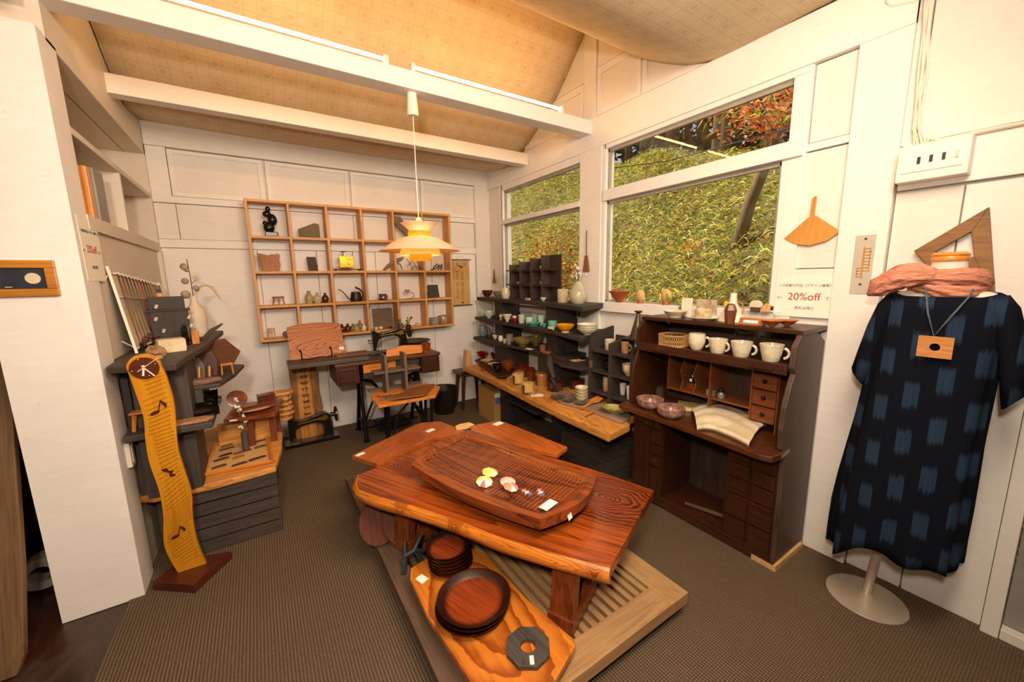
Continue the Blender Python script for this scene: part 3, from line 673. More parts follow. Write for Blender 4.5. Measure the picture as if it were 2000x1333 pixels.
# carved grooved tray
tr = thing('carved_tray', 'large grooved dark red-brown carved tray with curved ends on the slab table', 'tray', (0, 0, 0))
A, B_, C_, D__ = np.array([.547, 1.77]), np.array([.80, 1.06]), np.array([1.20, 1.165]), np.array([.98, 2.0])
def tray_pt(u, v):  # u across, v along
    p = (A*(1-v)+B_*v)*(1-u)+(D__*(1-v)+C_*v)*u
    bow = np.array([-(B_-A)[1], (B_-A)[0]])*.0
    end = (B_-A)/np.linalg.norm(B_-A)*(.055*math.sin(PI*u))*(1 if v > .5 else -1)*abs(2*v-1)
    side = np.array([-.86, -.3])*.03*math.sin(PI*v)*(1-2*u)
    return p+end+side
nu, nv = 40, 110; vs = []
for j in range(nv+1):
    for i in range(nu+1):
        u, v = i/nu, j/nv; p = tray_pt(u, v)
        rim = min(1, max(0, (min(u, 1-u)-.10)/.06)); rim2 = min(1, max(0, (min(v, 1-v)-.04)/.04)); k_ = min(rim, rim2)
        gr = .0011*math.sin(v*2*PI*36+1.6*math.sin(u*5))*(.6+.4*math.sin(u*9+v*5)) if k_ > .9 else 0
        z = .545-.020*k_+gr*1.6+.008*abs(2*v-1)**2
        vs.append((p[0], p[1], z))
nb = len(vs)
for j in range(nv+1):
    for i in range(nu+1):
        u, v = i/nu, j/nv; p = tray_pt(.5+(u-.5)*.965, .5+(v-.5)*.98); vs.append((p[0], p[1], .495+.008*abs(2*v-1)**2))
W1 = nu+1; fs = []
for j in range(nv):
    for i in range(nu):
        a = j*W1+i; fs += [(a, a+1, a+W1+1, a+W1), (nb+a, nb+a+W1, nb+a+W1+1, nb+a+1)]
for i in range(nu): fs += [(i, nb+i, nb+i+1, i+1), (nv*W1+i, nv*W1+i+1, nb+nv*W1+i+1, nb+nv*W1+i)]
for j in range(nv): fs += [(j*W1, (j+1)*W1, nb+(j+1)*W1, nb+j*W1), (j*W1+nu, nb+j*W1+nu, nb+(j+1)*W1+nu, (j+1)*W1+nu)]
TRAYB = wood('#260f07', '#8a4218', 'y', .34, .7, .6, .8, coat=.25, key='trayb', rot=-19.4, mid='#4a200e', bands=17)
TRAYW = wood('#260f07', '#94481a', 'y', .34, .7, .6, .8, coat=.25, key='tray', rot=-19.4, mid='#5e2c12')
inner = [f_ for f_ in fs if max(f_) < nb and .11 < (f_[0] % W1)/nu < .87 and .06 < (f_[0]//W1)/nv < .93]; si = set(inner)
MB().add(vs, [f_ for f_ in fs if f_ not in si]).build('tray_body', TRAYW, tr, smooth=True)
ci_ = MB().add(vs, inner); used_ = sorted({i for f_ in inner for i in f_}); mp_ = {i: k for k, i in enumerate(used_)}; ci_.v = [ci_.v[i] for i in used_]; ci_.f = [tuple(mp_[i] for i in f_) for f_ in ci_.f]
ci_.build('carved_surface', TRAYB, tr, smooth=2)
for x, y in ((.90, 1.18), (1.0, 1.28), (.75, 1.70), (.92, 1.82)): MB().box(x-.03, x+.03, y-.02, y+.02, .451, .497).build('foot', W_RED('x'), tr, bevel=.004)
card(tr, (.885, 1.115, .5535), (.075, .04), (0, 0, R(15))); card(tr, (.932, 1.040, .525), (.028, .02), (R(70), 0, R(20)))
# low orange slab with burnt plates
lo = thing('display_slab', 'bright orange wooden slab low on the grating carrying the plates', 'slab', (0, 0, 0))
lp_ = [(.417, 1.46), (.44, 1.52), (.50, 1.535), (.62, 1.55), (.70, 1.53), (.75, 1.42), (.76, 1.30), (.765, 1.10), (.80, .87), (.785, .845), (.62, .78), (.47, .72), (.44, .78), (.43, 1.0), (.41, 1.25)]
MB().prism(lp_, .178, .203).build('slab_top', wood('#8f4413', '#e08a2c', 'y', .32, 1.0, .7, 1.0, coat=.35, key='los', knots=((.58, 1.12, 4.5, .24, .50),)), lo, bevel=.006)
for y in (.95, 1.4): MB().box(.50, .70, y-.03, y+.03, .121, .178).build('bearer', W_RED('x'), lo)
card(lo, (.458, 1.43, .2045), (.035, .045), (0, 0, R(20)))
def plate(name, label, c, r, h, grp, deep=.5, mat=None, fl=.0):
    o = MB().lathe([(0, .002), (r*.6, .002), (r*.8, h*.25), (r*.99, h*.9), (r, h), (r*.965, h*.98), (r*.80, h*.42), (r*.72, h*.30), (0, h*.24)], (0, 0, 0), 40, wob=.004)  .build(name, wood('#3a0f07', '#96401a', 'y', .32, 1.2, .8, .5, coat=.3, key='plate', rot=-20, rim=r), None, smooth=True, loc=c)
    return tag(o, label, 'plate', grp)
for i in range(3): plate('large_plate', ['bottom', 'middle', 'top'][i]+' large burnt-edge wooden plate in the stack of three', (.56+.003*i, 1.17-.004*i, .2035+.0185*i), .138, .034, 'large round plates')
for i in range(6): plate('small_plate', ['bottom', 'second from bottom', 'third from bottom', 'fourth from bottom', 'second from top', 'top'][i]+' small dark wooden plate in the stack of six', (.588-.002*i, 1.425+.001*i, .2035+.0165*i), .094, .030, 'small round plates')
# octagonal charred trivet with a hole
oc = MB(); n = 8; vs = []
for rr, z in ((.078, 0), (.078, .016), (.026, .016), (.026, 0)):
    for i in range(32):
        a = 2*PI*i/32; k_ = math.cos(PI/8)/math.cos(((a+PI/8) % (PI/4))-PI/8) if rr > .05 else 1
        vs.append((rr*k_*math.cos(a), rr*k_*math.sin(a), z))
oc.add(vs, [(r*32+i, r*32+(i+1) % 32, ((r+1) % 4)*32+(i+1) % 32, ((r+1) % 4)*32+i) for r in range(4) for i in range(32)])
tv = thing('octagon_trivet', 'black charred octagonal wooden trivet with a round hole', 'trivet', (.645, .925, .204), R(10))
oc.build('ring', wood('#1e1b1a', '#4a4541', 'y', .6, 2, .7, .9, key='trivet', bumps=.5), tv, bevel=.002)
card(tv, (-.028, -.045, .0172), (.03, .014), (0, 0, R(50)))
# plates leaning at the left end of the grating, and a dark branch ornament
for i, (x, y, z_, tl) in enumerate(((.40, 1.86, .125, 62), (.50, 1.80, .125, 58), (.47, 1.93, .125, 65))):
    o = MB().prism([(.085*math.cos(a)*1.1, .115*math.sin(a)) for a in np.linspace(0, 2*PI, 21)[:-1]], -.008, .008, inset=.06).build('leaning_board', wood('#2a0f08', '#6e3418', 'y', .75, 1, 1, .6, key='lb'), None, bevel=.003, loc=(x, y+.04, z_+.10), rot=(R(tl), 0, R(-12+10*i)))
    tag(o, ['leftmost oval brown board leaning under the slab table', 'right oval brown board leaning under the slab table', 'rear oval brown board leaning under the slab table'][i], 'board', 'oval boards under the slab table')
on_ = MB()
for pts in ([(0, 0, 0), (.02, .03, .06), (.03, .06, .12)], [(.02, .03, .06), (.06, .02, .08), (.11, .05, .13)], [(.03, .06, 0), (.03, .04, .06)], [(.10, .0, 0), (.06, .02, .08)], [(.06, .02, .08), (.10, .02, .06), (.12, .06, .02)]): on_.tube(pts, .014, 6, taper=.007)
tag(on_.build('branch_stand', plain('#26272a', .6), None, smooth=True, loc=(.43, 1.60, .122)), 'dark grey branching twig stand beside the small plates', 'ornament')
# paper fragment and disc behind
tag(MB().prism([(0, 0), (.06, -.02), (.13, 0), (.12, .05), (.05, .06), (.01, .04)], 0, .012).build('bark_piece', plain('#e0b878', .8, bump=.4), None, loc=(1.0, 2.22, .47)), 'pale ragged piece of bark on the board table', 'bark')
tag(MB().lathe([(0, 0), (.05, 0), (.055, .02), (.05, .03), (0, .03)], seg=20).build('round_disc', W_RED('x'), None, smooth=True, loc=(1.04, 2.80, .125), rot=(R(75), 0, 0)), 'round reddish wooden disc propped behind the board table', 'disc')
tag(MB().box(.95, 1.10, 2.76, 2.85, 0, .085).build('dark_block', W_CHAR('x'), None, bevel=.004), 'dark block on the carpet under the round disc', 'block')
# paper umbrellas and earrings on the tray
def parasol(label, c, r, cols, tilt):
    t_ = thing('paper_parasol', label, 'ornament', c, group='tiny paper parasols on the carved tray', rot=tilt)
    for k in range(8):
        a, b = 2*PI*k/8, 2*PI*(k+1)/8
        MB().add([(0, 0, r*.42), (r*math.cos(a), r*math.sin(a), 0), (r*.96*math.cos((a+b)/2), r*.96*math.sin((a+b)/2), .003), (r*math.cos(b), r*math.sin(b), 0),
                  (r*.52*math.cos(a), r*.52*math.sin(a), r*.30), (r*.52*math.cos(b), r*.52*math.sin(b), r*.30)], [(0, 4, 5), (4, 1, 2), (4, 2, 5), (5, 2, 3)]).build('segment', plain(cols[k % len(cols)], .6, var=.03), t_)
    MB().tube([(0, 0, -.012), (0, 0, r*.5)], .0012, 5).build('stick', W_PALE('z'), t_)
parasol('yellow tiny paper parasol farthest back on the carved tray', (.838, 1.50, .538), .038, ['#f2dc4c', '#f5e878', '#f8f2e0', '#f2dc4c'], (R(10), R(4), 0))
parasol('white and yellow tiny paper parasol at the left', (.775, 1.44, .538), .038, ['#f8efe0', '#f6d8c8', '#f2dc4c', '#f8efe0', '#e86a58'], (R(12), R(-8), .4))
parasol('pale pink tiny paper parasol behind the striped one', (.862, 1.38, .538), .036, ['#f2b8b0', '#f6c8bc', '#f2b0a4'], (R(8), 0, 0))
parasol('salmon and white tiny paper parasol in front', (.842, 1.325, .545), .035, ['#f08c70', '#f8f0e4', '#f08c70', '#f08c70'], (R(14), R(6), .3))
for i, (x, y, a) in enumerate(((.888, 1.29, .35), (.945, 1.255, -.1))):
    e = thing('star_earring', ['left', 'right'][i]+' earring of pink, white and blue folded stars', 'earring', (x, y, .527), a, 'star earrings on the carved tray')
    for k, c in enumerate(('#e88a8c', '#f6f0d8', '#6a6f9c')):
        MB().prism([((.015 if j % 2 == 0 else .006)*math.cos(j*PI/4), (.015 if j % 2 == 0 else .006)*math.sin(j*PI/4)) for j in range(8)], 0, .004).build('folded_star', plain(c, .5), e, loc=(-.004*k, -.019*k, 0))
    MB().tube([(0, .012, .002), (.004, .02, .004), (.0, .026, .003)], .0012, 5).build('hook', BRASS, e)
# ---------------------------------------------------------------- treadle sewing table, machines, slab
def sewing_machine(label, loc, s, rz=0, gold=True):
    t_ = thing('sewing_machine', label, 'sewing machine', loc, rz)
    BL = plain('#14110f', .22, .0, var=.1, coat=.6)
    arm = [(-.17, .03), (-.17, .25), (-.155, .265), (-.13, .235), (-.08, .215), (0, .228), (.08, .25), (.13, .252), (.165, .225), (.175, .15), (.18, .03), (.10, .03), (.105, .13), (.09, .165), (.04, .185), (-.06, .175), (-.105, .16), (-.125, .12), (-.135, .03)]
    arm = [(-.17, .045)]+arm[1:-1]+[(-.145, .045)]
    MB().prism([(a*s, b*s) for a, b in arm], -.035*s, .035*s, 'y').build('arm', BL, t_, bevel=.006*s)
    MB().box(-.21*s, .22*s, -.075*s, .075*s, 0, .032*s).build('bed', BL, t_, bevel=.005*s)
    MB().box(-.20*s, -.10*s, -.06*s, .06*s, .0325*s, .036*s).build('slide_plate', plain('#8d8676', .3, .9), t_)
    wh = MB().lathe([(.055*s, -.006*s), (.068*s, -.008*s), (.068*s, .008*s), (.055*s, .006*s), (.055*s, -.006*s)], (.215*s, 0, .215*s), 24, ax='x')
    wh.lathe([(0, -.01*s), (.018*s, -.01*s), (.018*s, .01*s), (0, .01*s)], (.215*s, 0, .215*s), 12, ax='x')
    for k in range(9):
        a = 2*PI*k/9; wh.tube([(.215*s, .015*s*math.cos(a), .215*s+.015*s*math.sin(a)), (.215*s, .058*s*math.cos(a), .215*s+.058*s*math.sin(a))], .005*s, 5)
    wh.cyl((.17*s, 0, .215*s), .02*s, .05*s, 12, 'x'); wh.build('handwheel', plain('#4a3f38', .3, .8), t_, smooth=True)
    MB().tube([(-.158*s, 0, .10*s), (-.158*s, 0, .036*s)], .004*s, 6).box(-.168*s, -.148*s, -.01*s, .01*s, .036*s, .045*s).build('needle_bar', plain('#9a958a', .3, 1), t_)
    MB().tube([(-.17*s, 0, .15*s), (-.21*s, 0, .15*s)], .006*s, 6).ball((-.2*s, 0, .15*s), .012*s, 8).tube([(-.172*s, 0, .125*s), (-.205*s, 0, .125*s)], .005*s, 6).build('tension_knob', plain('#8f8a7c', .3, 1), t_)
    MB().tube([(.06*s, 0, .245*s), (.06*s, 0, .29*s)], .003*s, 5).build('spool_pin', plain('#8f8a7c', .3, 1), t_)
    GD = plain('#b8922c', .35, .8, var=.4, scale=60)
    MB().prism([(a*s, b*s) for a, b in ((-.10, .197), (.0, .207), (.07, .215), (.13, .235), (.15, .20), (.12, .185), (.06, .20), (0, .196), (-.09, .187))], -.0365*s, -.0355*s, 'y').build('gilt_decoration', GD, t_)
    return t_
ta = thing('treadle_table', 'dark brown treadle sewing table with black iron legs by the back wall', 'table', (0, 0, 0))
TW = W_WENGE('x')
MB().box(.477, 1.40, 3.40, 3.84, .735, .76).build('table_top', wood('#2e160b', '#6b3c20', 'x', .4, 1, 1, .5, coat=.2, key='tt'), ta, bevel=.004)
for x0, x1 in ((.485, .665), (1.22, 1.395)):
    d = MB().box(x0, x1, 3.42, 3.80, .575, .73).build('drawer_case', TW, ta, bevel=.004)
    MB().box(x0+.02, x1-.02, 3.412, 3.421, .595, .715).build('panel_moulding', W_WENGE('x'), d, bevel=.003)
    MB().box(x0-.006, x0, 3.45, 3.78, .59, .72).build('drawer_side', W_WENGE('y'), d, bevel=.002)
MB().box(.70, 1.20, 3.44, 3.80, .60, .73).build('machine_well', W_CHAR('x'), ta)
MB().box(.70, .98, 3.425, 3.441, .655, .732).build('front_apron', W_HONEY('x'), ta, bevel=.002)
for x in (.70, 1.235):
    l_ = MB().tube([(x, 3.60, .735), (x, 3.585, .4), (x+.0, 3.52, .02)], .017, 8).tube([(x, 3.62, .735), (x, 3.70, .4), (x, 3.86, .02)], .017, 8)
    l_.tube([(x, 3.54, .12), (x, 3.70, .16), (x, 3.85, .12)], .011, 6).tube([(x, 3.56, .5), (x, 3.63, .45), (x, 3.70, .5)], .009, 6)
    l_.cyl((x, 3.515, 0), .028, .02, 12).cyl((x, 3.865, 0), .028, .02, 12); l_.build('leg', IRON, ta, smooth=True)
MB().tube([(.71, 3.60, .56), (.80, 3.60, .53), (.88, 3.60, .42), (.97, 3.60, .36), (1.06, 3.60, .42), (1.14, 3.60, .53), (1.23, 3.60, .56)], .014, 8).tube([(.71, 3.6, .15), (.80, 3.60, .35), (.88, 3.60, .42)], .010, 6).tube([(1.23, 3.6, .15), (1.14, 3.60, .35), (1.06, 3.60, .42)], .010, 6).build('cross_brace', IRON, ta, smooth=True)
ped = MB().box(.82, 1.14, 3.55, 3.565, .06, .075).box(.82, 1.14, 3.80, 3.815, .06, .075)
for i in range(9): ped.box(.82+i*.038, .834+i*.038, 3.565, 3.80, .062, .073)
for i in range(4): ped.box(.82, 1.14, 3.60+i*.05, 3.61+i*.05, .062, .073)
ped.build('treadle', IRON, ta)
MB().tube([(.70, 3.68, .07), (1.235, 3.68, .07)], .008, 6).build('treadle_rod', IRON, ta)
fw = MB().lathe([(.115, -.008), (.135, -.008), (.135, .008), (.115, .008), (.115, -.008)], (1.20, 3.70, .36), 28, ax='x').cyl((1.19, 3.70, .36), .02, .02, 10, 'x')
for k in range(6):
    a = 2*PI*k/6; fw.tube([(1.20, 3.70+.02*math.cos(a), .36+.02*math.sin(a)), (1.20, 3.70+.12*math.cos(a), .36+.12*math.sin(a))], .006, 5)
fw.build('flywheel', IRON, ta, smooth=True)
sewing_machine('black and gold sewing machine standing on the treadle table', (1.00, 3.66, .76), .92)
sewing_machine('black sewing machine standing on the carpet before the upright slab', (.285, 3.82, 0.0), 1.02)
bb = MB().box(.15, .76, 3.44, 3.70, .762, .795); tag(bb.build('dark_board', wood('#2e2722', '#5c5048', 'x', .5, key='db'), None, bevel=.004), 'dark flat board bridging the upright slab and the treadle table', 'board')
tag(MB().box(.52, .80, 3.56, 3.72, .796, .806).build('thin_board', wood('#54301a', '#8a5a38', 'x', .45, key='tb'), None, bevel=.002), 'thin brown board lying on the dark board', 'board')
us = thing('upright_slab', 'upright barked log slab with carved characters holding up the dark board', 'slab', (0, 0, 0))
MB().prism([(.165, 0), (.40, 0), (.405, .3), (.385, .5), (.39, .76), (.165, .76), (.17, .4)], 3.86, 3.90, 'y').build('slab', wood('#5a3313', '#a06a2c', 'z', .6, 1.4, .8, .8, key='bkslab', bumps=.4), us, bevel=.008)
MB().prism([(.21, 0.01), (.335, 0.01), (.325, .4), (.33, .745), (.225, .745), (.21, .3)], 3.852, 3.861, 'y').build('smooth_face', W_LIVE('z'), us, bevel=.002)
cv = MB(); rr = random.Random(3)
for k in range(8):
    z = .66-k*.058; q = .05-.002*k
    for (a, b, c, d) in ((-1, .4, 1, .4), (-.7, .4, -.3, -.5), (.7, .4, .3, -.5), (-.8, -.1, .8, -.1), (0, .5, 0, -.5))[:3+k % 3]:
        p0 = (.275+a*q*.75, 3.850, z+b*q*.55); p1 = (.275+c*q*.75, 3.850, z+d*q*.55); cv.tube([p0, p1], .0028, 4)
cv.build('carved_characters', plain('#4a2c16', .8), us)
# plank with strong grain held in iron hooks
gp = thing('grained_board', 'wide pinkish-brown board with bold ring grain in iron hooks on the dark board', 'board', (0, 0, 0))
vs = []; fs = []; nx_ = 16
for i in range(nx_+1):
    u = i/nx_; x = .185+.43*u; zt = 1.055+.025*math.sin(PI*u); 
    for (yy, zz) in ((3.86, zt), (3.70, .80+.006*u), (3.685, .795), (3.845, zt-.012+.01)): vs.append((x+(0 if zz > .9 else -.004+.01*u), yy, zz))
for i in range(nx_): fs += [(i*4+k, i*4+(k+1) % 4, (i+1)*4+(k+1) % 4, (i+1)*4+k) for k in range(4)]
fs += [(0, 1, 2, 3), tuple(range(nx_*4, nx_*4+4))]
gm = NT('bold_ring_grain'); v_ = gm.coord((1.0, 3.0, 4.2)); mpn = v_.node; mpn.inputs['Location'].default_value = (-.42, -11.2, -3.75)
nn = gm.noise(gm.coord((2, 6, 6)), 1.6, 3, .5, .4); gl = gm.n('ShaderNodeVectorMath', operation='LENGTH')
sp = gm.n('ShaderNodeSeparateXYZ'); gm.l(v_, sp.inputs[0]); cb = gm.n('ShaderNodeCombineXYZ'); gm.l(sp.outputs[0], cb.inputs[0]); gm.l(sp.outputs[2], cb.inputs[1]); gm.l(cb.outputs[0], gl.inputs[0])
f_ = gm.math('FRACT', gm.math('MULTIPLY', gm.math('ADD', gl.outputs['Value'], gm.math('MULTIPLY', nn, .55)), 13))
gmat = gm.set(.45, 0, gm.ramp(f_, [(.0, lin('#7c4128')), (.25, lin('#b8734c')), (.9, lin('#c98a62')), (1, lin('#7c4128'))]), coat=.1)
MB().add(vs, fs).build('board_panel', gmat, gp, smooth=True)
card(gp, (.585, 3.70, .85), (.04, .03), (R(60), 0, 0))
hk = thing('iron_hook_stand', 'black wrought iron scroll stand holding the grained board', 'stand', (0, 0, 0))
for x in (.26, .49): MB().tube([(x, 3.66, .797), (x, 3.62, .81), (x, 3.60, .85), (x-.005, 3.615, .885), (x-.01, 3.64, .88), (x-.008, 3.632, .865)], .005, 6).build('hook', IRON, hk, smooth=True)
sc = MB()
for x in (.30, .37, .44): sc.tube([(x+.022*math.cos(a)*(1-a/9), 3.60, .765+.030*math.sin(a)*(1-a/9)) for a in np.linspace(0, 5.5, 12)], .004, 5)
sc.tube([(.26, 3.60, .81), (.32, 3.60, .80), (.38, 3.6, .81), (.49, 3.60, .805)], .0045, 6).build('scroll', IRON, hk, smooth=True)
# metal basin, orange board and glass on the treadle table
cb_ = tag(MB().prism([(-.16, 0), (.175, 0), (.19, .075), (.0, .09), (-.15, .065)], -.012, .012, 'y').build('orange_board', W_HONEY('x'), None, bevel=.003, loc=(1.07, 3.47, .762), rot=(R(-14), 0, 0)), 'orange-brown wooden board leaning on the treadle table before the machine', 'board')
tag(MB().lathe([(0, 0), (.05, 0), (.12, .04), (.15, .085), (.155, .088), (.147, .086), (.115, .046), (.05, .008), (0, .008)], seg=32).build('basin', plain('#8a857a', .35, .9), None, smooth=True, loc=(1.27, 3.73, .7605)), 'wide grey metal basin on the treadle table', 'basin')
tag(MB().lathe([(0, 0), (.034, 0), (.044, .09), (.040, .09), (.031, .006), (0, .006)], seg=20).build('amber_cup', glaze('#6a2a10', '#a8501c', .15), None, smooth=True, loc=(1.285, 3.46, .7605)), 'amber brown glass cup at the right front of the treadle table', 'cup')
pv = thing('dried_branch', 'thin dried branch with leaves rising behind the machine on the treadle table', 'plant', (1.13, 3.72, .77))
b_ = MB(); lv = MB()
for k in range(6):
    a = rr.uniform(0, 6.28); e = (.06*math.cos(a)+.03, .05*math.sin(a), rr.uniform(.20, .31)); b_.tube([(0, 0, 0), (e[0]*.4, e[1]*.4, e[2]*.5), e], .002, 5)
    for q in range(7): f0 = .55+.07*q; p = np.array(e)*f0; lv.ball(p+np.array([rr.uniform(-.01, .01), 0, rr.uniform(-.01, .01)]), .010, 6, (1, .3, .8))
b_.build('stems', plain('#4a3a20', .8), pv); lv.build('leaves', plain('#4f4a24', .7, var=.3), pv)
# bench-like small stand with the board rack and diamond tray
sd = thing('iron_leg_stand', 'small orange wooden table on black iron legs before the treadle table', 'table', (0, 0, 0))
MB().prism([(.675, 2.89), (1.125, 2.875), (1.26, 3.10), (1.19, 3.28), (.74, 3.34), (.68, 3.12)], .495, .52).build('table_top', W_HONEY('x'), sd, bevel=.004)
for x, y in ((.78, 3.0), (.82, 3.24), (1.13, 2.98), (1.16, 3.20)):
    MB().tube([(x, y, .495), (x-.01, y, .25), (x-.005, y, 0)], .012, 7).build('leg', IRON, sd, smooth=True)
MB().tube([(.78, 3.0, .12), (.85, 3.0, .38), (.95, 3.0, .47), (1.05, 3.0, .38), (1.13, 3.0, .12)], .009, 6).build('arched_brace', IRON, sd, smooth=True)
hr = thing('board_rack', 'dark grey interlocked board rack standing on the iron-legged table', 'rack', (0, 0, 0))
for x in (.815, .975): MB().box(x-.011, x+.011, 3.12, 3.24, .522, .845).build('upright_board', W_GREYB('z'), hr, bevel=.002)
MB().box(.72, .80, 3.12, 3.24, .70, .716).box(.828, .962, 3.12, 3.24, .70, .716).box(.988, 1.10, 3.12, 3.24, .70, .716).build('cross_shelf', W_GREYB('x'), hr, bevel=.002)
tag(MB().box(.70, 1.15, 3.19, 3.29, .521, .535).build('base_board', W_GREYB('x'), None, bevel=.002, loc=(0, .06, 0)), 'grey board lying at the back of the iron-legged table', 'board')
di = thing('diamond_tray', 'square brown wooden tray turned cornerwise on the iron-legged table', 'tray', (1.0, 3.02, .524), R(20))
MB().prism([(-.26, -.02), (-.03, -.16), (.24, .02), (.05, .10)], .010, .022).build('panel_board', wood('#5a3416', '#8c5c2c', 'x', .4, key='dt'), di, bevel=.002)
tag(MB().prism([(-.27, 0), (-.02, -.09), (.10, -.05), (-.1, .08)], 0, .010).build('grey_tray', W_GREYB('x'), None, bevel=.002, loc=(.98, 3.0, .522)), 'dark grey board under the square tray', 'board')
fk = MB()
for k in range(9): fk.obox((.74+k*.025, 3.09-.004*k, .540), (.018, .07, .006), (0, 0, .3))
tag(fk.build('wooden_spoons', W_HONEY('y'), None), 'row of small orange wooden butter knives on the iron-legged table', 'cutlery', kind='thing')
bk = thing('bucket', 'dark iron bucket with a handle on the carpet by the back wall', 'bucket', (1.60, 3.84, 0))
MB().lathe([(0, 0), (.105, 0), (.11, .01), (.15, .27), (.158, .275), (.148, .272), (.10, .012), (0, .012)], seg=32).build('body', plain('#2e2620', .45, .5, var=.2), bk, smooth=True)
MB().tube([(.15*math.cos(a), -.02-.14*math.sin(a), .275+.004*math.sin(a)) for a in np.linspace(0, PI, 14)], .004, 6).build('handle', IRON, bk, smooth=True)

# ---------------------------------------------------------------- roll-top desk
dk = thing('roll_top_desk', 'dark brown roll-top writing desk against the right wall', 'desk', (0, 0, 0))
y0, y1 = .735, 1.615; XF, XB = 2.0, 2.318
side = [(XF, .03), (XB, .03), (XB, 1.115), (XB-.10, 1.168), (XB-.27, 1.168), (2.0, 1.115), (1.995, 1.02), (2.015, .99), (1.985, .93), (1.955, .84), (1.945, .74), (1.955, .64), (2.0, .60)]
side = [(max(a, 1.945), b) for a, b in side]
for y in (y0, y1-.022):
    MB().prism(side, y, y+.022, 'y').build('side_panel', wood('#2e211a', '#5c463a', 'z', .5, 1, 1.4, .3, key='dkside') if y == y0 else W_WENGE('z'), dk, bevel=.003)
DW = W_WENGE('y'); DZ = W_WENGE('z')
MB().box(2.045, XB, y0-.005, y1+.005, 1.168, 1.19).build('top_board', DW, dk, bevel=.004)
MB().box(1.985, XB-.012, y0+.022, y1-.022, 1.0, 1.022).build('upper_shelf', DW, dk, bevel=.003)
rl = MB().box(1.975, 1.99, y0+.022, y1-.022, .985, 1.035).build('roll_lid_edge', DW, dk, bevel=.003)
for a in (.86, 1.42): MB().box(1.962, 1.976, a-.05, a+.05, 1.0, 1.018).build('lid_handle', DW, rl, bevel=.002)
MB().box(XB-.012, XB, y0+.022, y1-.022, .05, 1.165).build('back_panel', wood('#241811', '#4e3a2e', 'z', .5, key='dkb'), dk)
MB().prism([(1.865, y0+.0), (1.85, y0+.05), (1.875, 1.2), (1.885, y1+.03), (1.93, y1+.04), (XB-.013, y1-.023), (XB-.013, y0+.023), (1.93, y0-.01)], .60, .63, 'z').build('writing_surface', wood('#2c1409', '#5e3216', 'y', .35, 1, 1, .5, coat=.25, key='dks'), dk, bevel=.006)
# pigeonholes
ph = thing('pigeonhole_unit', None, None); ph.parent = dk
PW = wood('#4a2410', '#8a4e26', 'y', .4, key='pw')
XP = 2.13
MB().box(XP, XB-.013, .96, 1.46, .735, .745).build('pigeonhole_shelf', PW, ph, bevel=.001)
for y, za, zb in ((1.19, .70, .995), (.965, .632, .995), (1.46, .735, .995)): MB().box(XP-.005, XB-.013, y-.005, y+.005, za, zb).build('divider', PW, ph)
for y in (1.38, 1.295):
    MB().prism([(XB-.013, .745), (XP+.01, .745), (XP+.03, .80), (XP+.0, .86), (XP+.035, .93), (XP+.05, .995), (XB-.013, .995)], y-.004, y+.004, 'y').build('curved_divider', PW, ph)
for k in range(3):
    z = .862-k*.088
    d = MB().box(XP-.012, XB-.05, .845, .955, z, z+.080).build('small_drawer', wood('#4a2210', '#854620', 'y', .35, 1, 1, .6, coat=.2, key='dr'), ph, bevel=.002)
    MB().lathe([(0, 0), (.011, 0), (.011, .006), (.006, .012), (0, .014)], seg=14, ax='x').build('drawer_knob', plain('#2c2724', .35, .7), d, smooth=True, loc=(XP-.013, .90, z+.042), rot=(0, 0, PI))
MB().box(XP-.002, XB-.05, .838, .844, .632, .995).build('drawer_case_side', PW, ph)
# pedestals
for a, b in ((1.385, y1-.022), (y0+.022, 1.0)):
    MB().box(XF+.006, XB-.02, a, b, .06, .60).build('pedestal', wood('#1d0e08', '#43200f', 'z', .45, key='pd2'), dk)
def ppanel(a, b, z0, z1, x=XF, nm='front_panel', mt_=None): return MB().box(x-.006, x+.007, a, b, z0, z1).build(nm, mt_ or W_WENGE('z'), dk, bevel=.003)
for (a, b, c, d) in ((1.39, 1.455, .50, .58), (1.46, 1.525, .50, .595), (1.53, 1.59, .52, .595), (1.39, 1.475, .40, .49), (1.39, 1.475, .33, .39), (1.39, 1.475, .25, .32), (1.48, 1.59, .06, .51), (1.39, 1.475, .06, .24)): ppanel(a, b, c, d)
DR2 = wood('#1c0b06', '#482312', 'y', .4, 1, 1, .5, coat=.15, key='dr2')
ped_z = [(.06, .17), (.18, .30), (.31, .39), (.40, .475), (.48, .595)]
for c, d in ped_z:
    ppanel(.765, .868, c, d, nm='drawer_front', mt_=DR2); ppanel(.882, .985, c-.0, d, nm='drawer_front', mt_=DR2)
hd = MB()
for q in (1.44, 1.425): hd.tube([(XF-.008, q, .30), (XF-.016, q, .295), (XF-.016, q, .275), (XF-.008, q, .27)], .0025, 5)
hd.build('ring_pull', plain('#7a5a3a', .4, .8), dk)
MB().box(XF-.01, XB-.012, .757, 1.593, .03, .058).build('knee_floor', W_WENGE('y'), dk, bevel=.003)
MB().box(XF-.014, XF+.004, y0, y1, .008, .032).build('plinth_moulding', DW, dk, bevel=.002)
for a, b in ((y0-.012, y0+.10), (y1-.14, y1-.02)): MB().box(1.985, XB-.02, a, b, 0, .029).build('foot_block', W_PALE('x'), dk)
tag(MB().tube([(2.05, 1.15, .075), (2.10, .98, .075), (2.14, .85, .072)], [.010, .012, .006], 8).build('dried_bundle', plain('#5a4634', .9), None, smooth=True, loc=(0, .10, 0)), 'grey-brown dried stick lying in the desk knee space', 'stick')
o = MB(); 
